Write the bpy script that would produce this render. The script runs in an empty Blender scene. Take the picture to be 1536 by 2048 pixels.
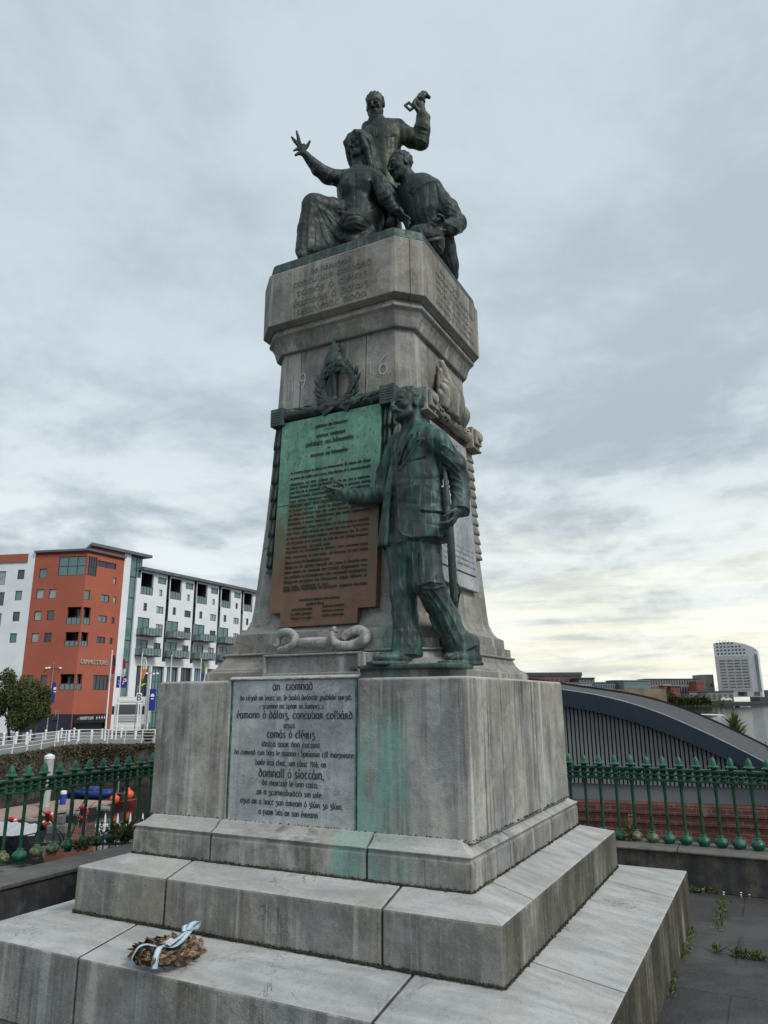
import bpy, bmesh, math, random
import numpy as np
from mathutils import Vector, Matrix, Quaternion
from math import radians as rad, sin, cos, pi
S = bpy.context.scene
COL = S.collection
# ------------------------------------------------------------------ camera
CAMPOS = np.array([2.4428, -4.5496, 1.6]); FPX = 1450.7
def _rot(yaw, pitch, roll):
    f = np.array([sin(yaw)*cos(pitch), cos(yaw)*cos(pitch), sin(pitch)])
    r = np.array([cos(yaw), -sin(yaw), 0.0]); u = np.cross(r, f)
    return r*cos(roll)+u*sin(roll), -r*sin(roll)+u*cos(roll), f
CR, CU, CF = _rot(-0.4792, 0.2527, -0.0053)
cd = bpy.data.cameras.new('camera'); cam = bpy.data.objects.new('camera', cd); COL.objects.link(cam)
m4 = Matrix.Identity(4)
for i in range(3):
    m4[i][0], m4[i][1], m4[i][2], m4[i][3] = CR[i], CU[i], -CF[i], CAMPOS[i]
cam.matrix_world = m4
cd.sensor_fit = 'HORIZONTAL'; cd.sensor_width = 36; cd.lens = 36*FPX/1536; cd.clip_start = .05; cd.clip_end = 9000
S.camera = cam
FH = np.array([sin(-0.4792), cos(-0.4792), 0.0]); RH = np.array([cos(-0.4792), -sin(-0.4792), 0.0]); UP = np.array([0, 0, 1.0])
# ------------------------------------------------------------------ light
S.view_settings.view_transform = 'Standard'; S.view_settings.look = 'None'; S.view_settings.gamma = 1; S.view_settings.exposure = 0.62
SUN_EL, SUN_AZ = rad(42), rad(104)            # azimuth from +Y towards +X
sl = bpy.data.lights.new('sun', 'SUN'); sl.energy = 1.3; sl.angle = rad(16); sl.color = (1.0, .95, .88)
sun = bpy.data.objects.new('sun', sl); COL.objects.link(sun)
sd = Vector((sin(SUN_AZ)*cos(SUN_EL), cos(SUN_AZ)*cos(SUN_EL), sin(SUN_EL)))
sun.rotation_euler = (-sd).to_track_quat('-Z', 'Y').to_euler(); sun.location = sd*60
W = bpy.data.worlds.new('World'); S.world = W; W.use_nodes = True
wt = W.node_tree; wt.nodes.clear()
class NT:
    """small helper for node trees"""
    def __init__(s, t): s.t = t
    def n(s, typ, **kw):
        x = s.t.nodes.new(typ)
        for k, v in kw.items():
            if k.startswith('i_'):
                key = k[2:]; key = int(key) if key.isdigit() else key.replace('_', ' ')
                s.set(x.inputs[key], v)
            else: setattr(x, k, v)
        return x
    def set(s, sock, v):
        if isinstance(v, bpy.types.NodeSocket): s.t.links.new(v, sock)
        elif isinstance(v, bpy.types.Node): s.t.links.new(v.outputs[0], sock)
        else: sock.default_value = v
    def math(s, op, a, b=None, c=None, clamp=False):
        x = s.t.nodes.new('ShaderNodeMath'); x.operation = op; x.use_clamp = clamp
        for i, v in enumerate((a, b, c)):
            if v is not None: s.set(x.inputs[i], v)
        return x.outputs[0]
    def vmul(s, v, k):
        x = s.t.nodes.new('ShaderNodeVectorMath'); x.operation = 'MULTIPLY'; s.set(x.inputs[0], v); x.inputs[1].default_value = k
        return x.outputs[0]
    def vadd(s, v, k):
        x = s.t.nodes.new('ShaderNodeVectorMath'); x.operation = 'ADD'; s.set(x.inputs[0], v); s.set(x.inputs[1], k)
        return x.outputs[0]
    def noise(s, v, scale=5, detail=4, rough=.55, dist=0.0):
        x = s.n('ShaderNodeTexNoise'); s.set(x.inputs['Vector'], v)
        x.inputs['Scale'].default_value = scale; x.inputs['Detail'].default_value = detail
        x.inputs['Roughness'].default_value = rough; x.inputs['Distortion'].default_value = dist
        return x.outputs[0]
    def ramp(s, v, lo, hi, a=0.0, b=1.0, smooth=True):
        x = s.n('ShaderNodeMapRange'); x.interpolation_type = 'SMOOTHSTEP' if smooth else 'LINEAR'
        s.set(x.inputs[0], v); 
        for i, k in enumerate((lo, hi, a, b)): x.inputs[i+1].default_value = k
        return x.outputs[0]
    def mix(s, f, a, b, mode='MIX'):
        x = s.n('ShaderNodeMix', data_type='RGBA', blend_type=mode)
        s.set(x.inputs[0], f)
        for i, v in ((6, a), (7, b)):
            if isinstance(v, (tuple, list)): v = (*v[:3], 1)
            s.set(x.inputs[i], v)
        return x.outputs[2]
def build_sky():
    k = NT(wt)
    out = k.n('ShaderNodeOutputWorld'); bg = k.n('ShaderNodeBackground')
    sky = k.n('ShaderNodeTexSky', sky_type='NISHITA'); sky.sun_disc = False
    sky.sun_elevation = SUN_EL; sky.sun_rotation = SUN_AZ; sky.air_density = 1.0; sky.dust_density = 2.0
    d = k.n('ShaderNodeTexCoord').outputs['Generated']
    sep = k.n('ShaderNodeSeparateXYZ'); k.set(sep.inputs[0], d)
    x, y, z = sep.outputs
    zz = k.math('ADD', k.math('MAXIMUM', z, 0.0), .17)
    px, py = k.math('DIVIDE', x, zz), k.math('DIVIDE', y, zz)
    cv = k.n('ShaderNodeCombineXYZ'); k.set(cv.inputs[0], px); k.set(cv.inputs[1], py)
    p = k.vadd(cv.outputs[0], (1.7, 0.35, 0))
    warp = k.n('ShaderNodeTexNoise'); k.set(warp.inputs['Vector'], p); warp.inputs['Scale'].default_value = .8; warp.inputs['Detail'].default_value = 3
    pw = k.vadd(p, k.vmul(k.vadd(warp.outputs['Color'], (-.5, -.5, -.5)), (.45, .45, 0)))
    big = k.noise(pw, .75, 6, .55)
    med = k.noise(k.vadd(pw, (3.1, 7.7, 0)), 2.0, 9, .6)
    fine = k.noise(k.vadd(pw, (9.1, 2.7, 0)), 5.0, 8, .6)
    dens = k.math('ADD', k.math('MULTIPLY', big, .48), k.math('ADD', k.math('MULTIPLY', med, .42), k.math('MULTIPLY', fine, .18)))
    lowf = k.ramp(z, .03, .55)             # 0 at the horizon, 1 overhead: the deck thins into an even veil overhead
    light = k.mix(lowf, (6.7, 7.15, 7.2), (4.75, 5.45, 5.95))
    dark = k.mix(lowf, (2.95, 3.5, 3.85), (3.65, 4.3, 4.8))
    c = k.mix(k.ramp(dens, .445, .61), dark, light)
    # the break in the clouds low down, towards the hidden sun on the right
    az = k.math('ADD', k.math('MULTIPLY', x, sin(rad(-4))), k.math('MULTIPLY', y, cos(rad(-4))))
    glow = k.math('MULTIPLY', k.ramp(az, .80, 1.0), k.ramp(z, .30, .02))
    sp = k.n('ShaderNodeCombineXYZ'); k.set(sp.inputs[0], k.math('MULTIPLY', k.math('ARCTAN2', x, y), 3.0)); k.set(sp.inputs[1], k.math('MULTIPLY', z, 46.0))
    strip = k.noise(sp.outputs[0], 1.0, 6, .55, .4)
    g2 = k.math('MULTIPLY', glow, k.ramp(strip, .36, .62, .35, 1.0))
    c = k.mix(k.math('MULTIPLY', g2, .75), c, (9.3, 8.9, 7.1))
    # a little blue shows low at the break
    c = k.mix(k.math('MULTIPLY', k.math('MULTIPLY', k.ramp(strip, .60, .70), k.ramp(z, .16, .05)), .45), c, (4.6, 6.0, 6.8))
    c = k.mix(.93, sky.outputs[0], c)
    k.set(bg.inputs['Color'], c); bg.inputs['Strength'].default_value = 0.088
    wt.links.new(bg.outputs[0], out.inputs[0])
build_sky()
# ------------------------------------------------------------------ picture geometry -> places
def ray(x, y): return CF + CR*((x-768)/FPX) - CU*((y-1024)/FPX)
def on(x, y, ax, val):
    """point where the sight line through a photo pixel meets the plane ax=val"""
    d = ray(x, y); i = 'xyz'.index(ax); return CAMPOS + d*((val-CAMPOS[i])/d[i])
def hp(x, y, D):
    d = ray(x, y); return CAMPOS + d*(D/(d@FH))
def onpl(x, y, p0, n):
    d = ray(x, y); p0 = np.array(p0, float); return CAMPOS + d*(((p0-CAMPOS)@n)/(d@n))
# ------------------------------------------------------------------ object helpers
def tag(o, label=None, cat=None, group=None, kind=None):
    for k, v in (('label', label), ('category', cat), ('group', group), ('kind', kind)):
        if v: o[k] = v
    return o
def thing(name, label, cat, loc=(0, 0, 0), group=None):
    o = bpy.data.objects.new(name, None); COL.objects.link(o); o.location = [float(v) for v in loc]; o.empty_display_size = .1
    return tag(o, label, cat, group)
def link(name, me, parent=None, world=True):
    o = bpy.data.objects.new(name, me); COL.objects.link(o)
    if parent is not None:
        o.parent = parent
        if world: o.matrix_parent_inverse = parent_world(parent).inverted()
    return o
def parent_world(p):
    m = Matrix.LocRotScale(p.location, p.rotation_euler, p.scale)
    return (parent_world(p.parent) @ p.matrix_parent_inverse @ m) if p.parent else m
def obj(name, bm, mat, parent=None, smooth=False, bevel=0, seg=2, auto=None):
    """bmesh in world coordinates -> ONE mesh object"""
    bmesh.ops.recalc_face_normals(bm, faces=bm.faces)
    me = bpy.data.meshes.new(name); bm.to_mesh(me); bm.free()
    for m in (mat if isinstance(mat, (list, tuple)) else [mat]): me.materials.append(m)
    if smooth or auto:
        me.shade_smooth()
        if auto: me.set_sharp_from_angle(angle=rad(auto))
    o = link(name, me, parent)
    if bevel:
        b = o.modifiers.new('b', 'BEVEL'); b.width = bevel; b.segments = seg; b.limit_method = 'ANGLE'; b.angle_limit = rad(28); b.harden_normals = False
    return o
def pyobj(name, v, f, mat, parent=None, smooth=True):
    me = bpy.data.meshes.new(name); me.from_pydata([tuple(map(float, p)) for p in v], [], [tuple(map(int, q)) for q in f]); me.update()
    for m in (mat if isinstance(mat, (list, tuple)) else [mat]): me.materials.append(m)
    if smooth: me.shade_smooth()
    return link(name, me, parent)
def dup(root, loc, label=None, rot=None):
    def cp(o, par):
        c = o.copy(); COL.objects.link(c)
        if par is not None: c.parent = par; 
        for ch in [x for x in KIDS.get(o.name, [])]: cp(ch, c)
        return c
    r = cp(root, None); r.location = loc
    if rot is not None: r.rotation_euler = rot
    if label: r['label'] = label
    return r
KIDS = {}
def index_kids(root):
    for o in list(COL.objects):
        if o.parent is not None:
            l = KIDS.setdefault(o.parent.name, [])
            if o not in l: l.append(o)
def box(bm, lo, hi, mi=0):
    vs = [bm.verts.new((x, y, z)) for x in (lo[0], hi[0]) for y in (lo[1], hi[1]) for z in (lo[2], hi[2])]
    for q in ((0, 1, 3, 2), (4, 6, 7, 5), (0, 4, 5, 1), (2, 3, 7, 6), (0, 2, 6, 4), (1, 5, 7, 3)):
        f = bm.faces.new([vs[i] for i in q]); f.material_index = mi
def obox(bm, o, ax, ay, az, lo, hi, mi=0):
    """box in a frame: origin o, axes ax ay az"""
    o, ax, ay, az = (np.array(t, float) for t in (o, ax, ay, az))
    vs = [bm.verts.new(o+ax*x+ay*y+az*z) for x in (lo[0], hi[0]) for y in (lo[1], hi[1]) for z in (lo[2], hi[2])]
    for q in ((0, 1, 3, 2), (4, 6, 7, 5), (0, 4, 5, 1), (2, 3, 7, 6), (0, 2, 6, 4), (1, 5, 7, 3)):
        f = bm.faces.new([vs[i] for i in q]); f.material_index = mi
def prism(bm, pts, off, mi=0):
    """flat polygon (3D points) thickened by the vector off"""
    off = np.array(off, float)
    a = [bm.verts.new(np.array(p, float)) for p in pts]; b = [bm.verts.new(np.array(p, float)+off) for p in pts]
    n = len(pts)
    fs = [bm.faces.new(a), bm.faces.new(b[::-1])]+[bm.faces.new((a[i], a[(i+1) % n], b[(i+1) % n], b[i])) for i in range(n)]
    for f in fs: f.material_index = mi
def tube(bm, pts, r, n=8, cap=True, mi=0, flat=None, smooth=0):
    pts = [np.array(p, float) for p in pts]; rr = list(r) if isinstance(r, (list, tuple)) else [r]*len(pts)
    if smooth:
        A = pts; q = []; q2 = []
        for i in range(len(A)-1):
            a, b_, c_, d = A[max(i-1, 0)], A[i], A[i+1], A[min(i+2, len(A)-1)]
            for j in range(smooth):
                f_ = j/smooth; q.append(.5*((2*b_)+(-a+c_)*f_+(2*a-5*b_+4*c_-d)*f_**2+(-a+3*b_-3*c_+d)*f_**3)); q2.append(rr[i]*(1-f_)+rr[i+1]*f_)
        pts = q+[A[-1]]; rr = q2+[rr[-1]]
    rings = []; prev = None
    for i, p in enumerate(pts):
        t = pts[min(i+1, len(pts)-1)]-pts[max(i-1, 0)]; t = t/(np.linalg.norm(t)+1e-12)
        if prev is None:
            a = np.array([0, 0, 1.0]) if abs(t[2]) < .9 else np.array([1.0, 0, 0])
            u = np.cross(t, a)
        else: u = prev-t*(prev@t)
        u /= np.linalg.norm(u)+1e-12; prev = u; w = np.cross(t, u)
        rings.append([bm.verts.new(p+rr[i]*(u*cos(2*pi*k/n)+w*sin(2*pi*k/n)*(flat or 1))) for k in range(n)])
    for a, b in zip(rings, rings[1:]):
        for k in range(n):
            f = bm.faces.new((a[k], a[(k+1) % n], b[(k+1) % n], b[k])); f.material_index = mi
    if cap:
        for q in (rings[0][::-1], rings[-1]):
            f = bm.faces.new(q); f.material_index = mi
def lathe(bm, prof, n=16, c=(0, 0, 0), mi=0, rib=0, nr=0):
    rings = []
    for (r, z) in prof:
        ring = []
        for k in range(n):
            a = 2*pi*k/n; q = r*(1+rib*abs(sin(nr*a/2))) if rib else r
            ring.append(bm.verts.new((c[0]+q*cos(a), c[1]+q*sin(a), c[2]+z)))
        rings.append(ring)
    for a, b in zip(rings, rings[1:]):
        for k in range(n):
            f = bm.faces.new((a[k], a[(k+1) % n], b[(k+1) % n], b[k])); f.material_index = mi
    for q in (rings[0][::-1], rings[-1]):
        f = bm.faces.new(q); f.material_index = mi
def sweep(bm, prof, path, closed=False, mi=0, ends=(0, 0)):
    """closed profile [(offset out, z)] along a plan path with mitred corners; the path runs with the outside on its right"""
    P = [np.array(p, float) for p in path]; n = len(P)
    def nrm(a, b):
        d = (b-a)/np.linalg.norm(b-a); return np.array([d[1], -d[0]])
    rings = []
    for i, p in enumerate(P):
        if closed or 0 < i < n-1:
            n1, n2 = nrm(P[i-1], p), nrm(p, P[(i+1) % n]); m = (n1+n2)/(1+n1@n2)
        elif i == 0: m = nrm(p, P[1]); p = p+(P[1]-p)/np.linalg.norm(P[1]-p)*ends[0]
        else: m = nrm(P[-2], p); p = p+(P[-2]-p)/np.linalg.norm(P[-2]-p)*ends[1]
        rings.append([bm.verts.new((p[0]+m[0]*o, p[1]+m[1]*o, z)) for o, z in prof])
    k = len(prof)
    for i in range(n if closed else n-1):
        a, b = rings[i], rings[(i+1) % n]
        for j in range(k):
            f = bm.faces.new((a[j], a[(j+1) % k], b[(j+1) % k], b[j])); f.material_index = mi
    if not closed:
        for q in (rings[0], rings[-1][::-1]):
            f = bm.faces.new(q); f.material_index = mi
# ------------------------------------------------------------------ materials
def newmat(name):
    m = bpy.data.materials.new(name); m.use_nodes = True; m.node_tree.nodes.clear()
    k = NT(m.node_tree); out = k.n('ShaderNodeOutputMaterial'); b = k.n('ShaderNodeBsdfPrincipled')
    m.node_tree.links.new(b.outputs[0], out.inputs[0]); k.out = out
    return m, k, b
def bump(k, b, h, strength=.3, dist=.01):
    x = k.n('ShaderNodeBump'); k.set(x.inputs['Height'], h); x.inputs['Strength'].default_value = strength; x.inputs['Distance'].default_value = dist
    k.set(b.inputs['Normal'], x.outputs[0])
def plain(name, col, rough=.6, metal=0, var=.18, scale=6, bmp=0, spec=.4, stretch=(1, 1, 1), coat=0):
    m, k, b = newmat(name)
    p = k.n('ShaderNodeNewGeometry').outputs['Position']; pv = k.vmul(p, stretch)
    n = k.noise(pv, scale, 6, .6)
    c = k.mix(k.ramp(n, .3, .7), tuple(v*(1-var) for v in col), tuple(min(1, v*(1+var)) for v in col))
    k.set(b.inputs['Base Color'], c); b.inputs['Roughness'].default_value = rough; b.inputs['Metallic'].default_value = metal
    b.inputs['Specular IOR Level'].default_value = spec
    k.set(b.inputs['Roughness'], k.ramp(n, .2, .8, max(.02, rough-.08), min(1, rough+.1)))
    if bmp: bump(k, b, k.noise(pv, scale*6, 4), bmp)
    return m
def stone(name, base=(.35, .35, .34), dark=(.12, .125, .12), streak=.6, brown=.3, moss=.25, top=(.48, .48, .47), green=None, grain=.14, veins=0.0, soot=.0, algae=0):
    m, k, b = newmat(name)
    g = k.n('ShaderNodeNewGeometry'); p = g.outputs['Position']
    sep = k.n('ShaderNodeSeparateXYZ'); k.set(sep.inputs[0], g.outputs['Normal']); nz = k.math('ABSOLUTE', sep.outputs[2])
    sp = k.n('ShaderNodeSeparateXYZ'); k.set(sp.inputs[0], p)
    up = k.ramp(sep.outputs[2], .35, .85); vert = k.ramp(nz, .75, .35)
    big = k.noise(p, 1.9, 7, .6, .3); mid = k.noise(p, 8, 8, .65); fine = k.noise(p, 130, 3, .6); gr2 = k.noise(p, 38, 5, .7)
    c = k.mix(k.ramp(big, .3, .72), tuple(v*.60 for v in base), tuple(v*1.24 for v in base))
    c = k.mix(k.math('MULTIPLY', k.ramp(mid, .46, .66), .6), c, tuple(v*.50 for v in base))
    # upward faces take the separate top tone, varied by stretched noise streaks
    tv = k.noise(k.vmul(p, (1.2, 4.5, 4)), 2.0, 8, .62, .3)
    tc = k.mix(k.ramp(tv, .3, .7), tuple(v*.74 for v in top), tuple(v*1.12 for v in top))
    tc = k.mix(k.math('MULTIPLY', k.ramp(k.noise(k.vadd(p, (5, 1, 0)), 2.1, 6, .6), .55, .75), .5), tc, (.20, .19, .17))
    c = k.mix(up, c, tc)
    # broad blotches of grime
    gm = k.noise(k.vmul(k.vadd(p, (9, 4, 3)), (1, 1, .8)), 1.7, 9, .68, .5); gm2 = k.noise(k.vadd(p, (2, 8, 5)), 5.5, 8, .7, .4)
    c = k.mix(k.math('MULTIPLY', k.math('MULTIPLY', k.ramp(gm, .48, .62), vert), .55), c, tuple(v*.42 for v in base))
    c = k.mix(k.math('MULTIPLY', k.math('MULTIPLY', k.ramp(gm2, .54, .64), vert), .45), c, tuple(min(.6, v*1.35) for v in base))
    # runs of dirt and lime down the faces
    s1 = k.noise(k.vmul(p, (8, 8, .34)), 1.0, 9, .70, .2); s2 = k.noise(k.vmul(k.vadd(p, (3, 9, 1)), (20, 20, .55)), 1.0, 8, .68)
    s3 = k.noise(k.vmul(k.vadd(p, (8, 2, 4)), (10, 10, .4)), 1.0, 6, .6)
    patch = k.ramp(k.noise(k.vadd(p, (1, 1, 7)), 1.5, 3), .35, .65)
    wet = k.ramp(k.noise(k.vmul(k.vadd(p, (7, 3, 2)), (1, 1, .5)), 1.6, 4, .6), .40, .60, .12, 1.0)
    c = k.mix(k.math('MULTIPLY', k.math('MULTIPLY', k.math('MULTIPLY', k.ramp(s1, .47, .61), wet), vert), streak), c, dark)
    c = k.mix(k.math('MULTIPLY', k.math('MULTIPLY', k.math('MULTIPLY', k.ramp(s2, .50, .61), vert), patch), min(1, streak*1.15)), c, tuple(v*.6 for v in dark))
    c = k.mix(k.math('MULTIPLY', k.math('MULTIPLY', k.ramp(s3, .54, .68), vert), .62), c, tuple(min(.66, v*1.65) for v in base))
    s4 = k.noise(k.vmul(k.vadd(p, (2, 4, 9)), (5, 5, .6)), 1.0, 5, .6)
    c = k.mix(k.math('MULTIPLY', k.math('MULTIPLY', k.ramp(s4, .56, .72), vert), brown), c, (.21, .145, .09))
    mo = k.noise(k.vmul(k.vadd(p, (6, 6, 2)), (3, 3, 1.2)), 1.5, 7, .65)
    c = k.mix(k.math('MULTIPLY', k.math('MULTIPLY', k.ramp(mo, .55, .74), vert), moss), c, (.10, .115, .055))
    if soot:
        so = k.noise(k.vadd(p, (4, 4, 4)), 3.2, 9, .68, .6)
        c = k.mix(k.math('MULTIPLY', k.ramp(so, .52, .64), soot), c, (.035, .04, .04))
    if veins:
        v = k.noise(k.vmul(p, (1, 1, 3.2)), 2.6, 8, .62, 1.6)
        v = k.ramp(k.math('ABSOLUTE', k.math('SUBTRACT', v, .5)), .0, .025, 1, 0)
        c = k.mix(k.math('MULTIPLY', v, veins), c, (.05, .055, .055))
    # hue drift from stone to stone: yellowish, bluish
    hu = k.noise(k.vmul(k.vadd(p, (11, 5, 8)), (1, 1, .7)), 2.3, 5, .6)
    c = k.mix(k.math('MULTIPLY', k.ramp(hu, .52, .68), .30), c, (.36, .32, .22)); c = k.mix(k.math('MULTIPLY', k.ramp(hu, .48, .34), .30), c, (.26, .30, .34))
    if algae:
        al = k.noise(k.vmul(k.vadd(p, (1, 7, 2)), (4, 4, 1.0)), 1.0, 8, .68); fx = k.ramp(sep.outputs[0], .6, .9)
        c = k.mix(k.math('MULTIPLY', k.math('MULTIPLY', k.ramp(al, .28, .50), fx), algae), c, (.062, .057, .036)); c = k.mix(k.math('MULTIPLY', k.math('MULTIPLY', k.ramp(al, .46, .58), fx), algae*.8), c, (.030, .030, .026))
    for (x0, x1, z0, z1, amt) in (green or ()):
        xw = k.math('ADD', sp.outputs[0], k.math('MULTIPLY', k.math('SUBTRACT', k.noise(k.vmul(k.vadd(p, (1, 0, x1)), (5, 5, 1.6)), 1.0, 6, .65), .5), .55))
        mx = k.math('MULTIPLY', k.ramp(xw, x0-.07, x0+.07), k.ramp(xw, x1-.12, x1+.1, 1, 0))
        mz = k.math('MULTIPLY', k.ramp(sp.outputs[2], z0-.08, z0+.05), k.ramp(sp.outputs[2], z1-.15, z1+.15, 1, 0))
        nn = k.ramp(k.noise(k.vmul(k.vadd(p, (x0*7, 0, z1*3)), (7, 7, .9)), 1.0, 9, .7), .36, .56)
        my = k.ramp(sp.outputs[1], -.6, -.8)
        c = k.mix(k.math('MULTIPLY', k.math('MULTIPLY', k.math('MULTIPLY', mx, mz), k.math('MULTIPLY', nn, my)), amt), c, (.19, .43, .375))
    c = k.mix(k.math('MULTIPLY', k.ramp(fine, .3, .7), grain*.8), c, (.03, .03, .03))
    c = k.mix(k.math('MULTIPLY', k.ramp(gr2, .52, .70), .26), c, tuple(v*.4 for v in base)); c = k.mix(k.math('MULTIPLY', k.ramp(gr2, .46, .32), .16), c, tuple(min(.65, v*1.5) for v in base))
    ck = k.ramp(k.math('ABSOLUTE', k.math('SUBTRACT', k.noise(k.vmul(p, (1, 1, 1.6)), 1.9, 9, .68, .9), .5)), .0, .006, 1, 0)
    c = k.mix(k.math('MULTIPLY', k.math('MULTIPLY', ck, k.ramp(k.noise(k.vadd(p, (5, 5, 1)), 1.3, 2), .50, .62)), .75), c, (.03, .03, .028))
    sk = k.ramp(k.noise(p, 55, 2, .5), .70, .76)
    c = k.mix(k.math('MULTIPLY', sk, .35), c, (.05, .05, .05))
    k.set(b.inputs['Base Color'], c); b.inputs['Roughness'].default_value = .82; b.inputs['Specular IOR Level'].default_value = .25
    hh = k.math('ADD', k.math('ADD', k.math('MULTIPLY', mid, 1.0), k.math('MULTIPLY', gr2, .5)), k.math('MULTIPLY', fine, .35))
    bump(k, b, hh, .5, .014)
    return m
def bronze(name, dark=(.015, .021, .021), green=(.05, .19, .15), amt=.5, pale=.4, grey=(.065, .072, .07)):
    m, k, b = newmat(name)
    g = k.n('ShaderNodeNewGeometry'); p = g.outputs['Position']
    sep = k.n('ShaderNodeSeparateXYZ'); k.set(sep.inputs[0], g.outputs['Normal'])
    run = k.noise(k.vmul(p, (19, 19, 1.5)), 1.0, 7, .62, .3); run2 = k.noise(k.vmul(k.vadd(p, (4, 2, 1)), (48, 48, 2.4)), 1.0, 6, .6)
    big = k.noise(p, 3.2, 6, .6); fine = k.noise(p, 90, 5, .6)
    c = k.mix(k.ramp(big, .3, .7), dark, tuple(v*2.1 for v in dark))
    c = k.mix(k.math('MULTIPLY', k.ramp(k.noise(k.vadd(p, (7, 7, 7)), 5, 5, .6), .48, .66), .5), c, grey)
    c = k.mix(k.math('MULTIPLY', k.ramp(run, .47, .66), amt), c, green)
    c = k.mix(k.math('MULTIPLY', k.math('MULTIPLY', k.ramp(run2, .56, .70), k.ramp(big, .40, .62)), pale), c, (.15, .33, .27))
    # weathered pale where rain lands
    c = k.mix(k.math('MULTIPLY', k.math('MULTIPLY', k.ramp(sep.outputs[2], .45, .95), k.ramp(run2, .40, .60)), .55*min(1, amt*2)), c, (.11, .23, .185))
    pt = k.ramp(g.outputs['Pointiness'], .50, .60)
    c = k.mix(k.math('MULTIPLY', pt, .5), c, (.10, .125, .115))
    k.set(b.inputs['Base Color'], c); b.inputs['Metallic'].default_value = .25
    k.set(b.inputs['Roughness'], k.ramp(k.noise(p, 30, 4), .3, .7, .48, .75)); b.inputs['Specular IOR Level'].default_value = .5
    bump(k, b, k.math('ADD', fine, k.math('MULTIPLY', run2, .6)), .25, .006)
    return m
# ------------------------------------------------------------------ cut lettering: an uncial hand drawn as strokes
import unicodedata
def arc(cx, cy, rx, ry, a0, a1, n=7): return [(cx+rx*cos(rad(a0+(a1-a0)*i/n)), cy+ry*sin(rad(a0+(a1-a0)*i/n))) for i in range(n+1)]
GL = {
 'a': (.92, [arc(.40, .5, .36, .5, 50, 310, 9), [(.74, 1.0), (.74, .18), (.90, 0)]]),
 'b': (.88, [[(.10, 1.55), (.10, .3)]+arc(.44, .5, .36, .5, 200, 470, 9)]),
 'c': (.76, [arc(.46, .5, .38, .5, 50, 310, 9)]),
 'd': (.90, [arc(.42, .48, .36, .48, 60, 420, 12), [(.76, .62), (.66, 1.0), (.40, 1.28), (.08, 1.36)]]),
 'e': (.80, [arc(.44, .5, .37, .5, 300, 0, 8)+[(.10, .5)]]),
 'f': (.66, [[(.16, 1.0), (.16, -.45)], [(.16, .98), (.36, 1.06), (.62, .98)], [(.16, .45), (.52, .45)]]),
 'g': (.80, [[(.06, .98), (.74, .98)], [(.46, .98), (.22, .62), (.44, .55)]+arc(.42, .10, .32, .42, 60, -140, 8)]),
 'h': (.88, [[(.12, 1.55), (.12, 0)], [(.12, .72), (.34, 1.0), (.62, .98), (.74, .7), (.74, .2), (.66, 0)]]),
 'i': (.36, [[(.16, 1.0), (.16, .1), (.26, 0)]]),
 'l': (.40, [[(.14, 1.55), (.14, .16), (.32, 0)]]),
 'm': (1.34, [[(.12, 1.0), (.12, 0)], [(.12, .76), (.34, 1.0), (.56, .96), (.66, .7), (.66, 0)], [(.66, .76), (.88, 1.0), (1.10, .96), (1.20, .7), (1.20, .2), (1.12, 0)]]),
 'n': (.90, [[(.12, 1.0), (.12, 0)], [(.12, .74), (.36, 1.0), (.62, .97), (.74, .7), (.74, .12), (.84, 0)]]),
 'o': (.92, [arc(.45, .5, .37, .5, 0, 360, 12)]),
 'p': (.88, [[(.12, 1.0), (.12, -.5)], [(.12, .8)]+arc(.42, .5, .36, .5, 130, -150, 9)]),
 'r': (.84, [[(.12, 1.0), (.12, 0)], [(.12, .95), (.45, 1.02), (.62, .80), (.50, .55), (.20, .48)], [(.42, .5), (.76, 0)]]),
 's': (.72, [[(.64, .86), (.46, 1.0), (.22, .96), (.12, .76), (.24, .58), (.50, .44), (.62, .24), (.48, .03), (.22, 0), (.08, .14)]]),
 't': (.78, [[(.06, .97), (.72, .97)], [(.40, .97), (.20, .72), (.16, .35), (.30, .04), (.54, 0), (.70, .16)]]),
 'u': (.90, [[(.12, 1.0), (.12, .28), (.28, .02), (.54, .04), (.72, .3)], [(.74, 1.0), (.74, .12), (.86, 0)]]),
 '1': (.50, [[(.10, 1.0), (.28, 1.3), (.28, 0)]]), '9': (.80, [arc(.38, .95, .30, .36, 0, 360, 10), [(.68, .95), (.60, .35), (.30, -.1)]]),
 '6': (.80, [arc(.42, .38, .32, .38, 0, 360, 10), [(.10, .42), (.20, .95), (.60, 1.4)]]),
 '.': (.36, [[(.12, .0), (.12, .14)]]), ',': (.36, [[(.18, .12), (.08, -.2)]]), ';': (.4, [[(.18, .12), (.08, -.2)], [(.18, .55), (.18, .68)]]),
 '(': (.40, [arc(.5, .6, .34, .8, 130, 230, 5)]), ')': (.40, [arc(-.1, .6, .34, .8, -50, 50, 5)]), '-': (.5, [[(.08, .5), (.40, .5)]]), ' ': (.58, []),
}
def glyph_strokes(text, track=.14):
    x = 0; out = []
    for ch in unicodedata.normalize('NFD', text.lower()):
        if ch == '\u0301' or ch == '\u0307':
            tall = 1.7 if last in 'bdhl' else 1.22
            cx = px + .42*GL[last][0] if last != 'd' else px+.5
            out.append([(cx-.02, tall), (cx+.16, tall+.34)] if ch == '\u0301' else [(cx-.09, tall+.14), (cx+.09, tall+.14)]); continue
        if ch not in GL: ch = 'i'
        w, st = GL[ch]; last = ch; px = x
        out += [[(a+x, b) for a, b in s] for s in st]; x += w+track
    return out, x-track
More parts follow.
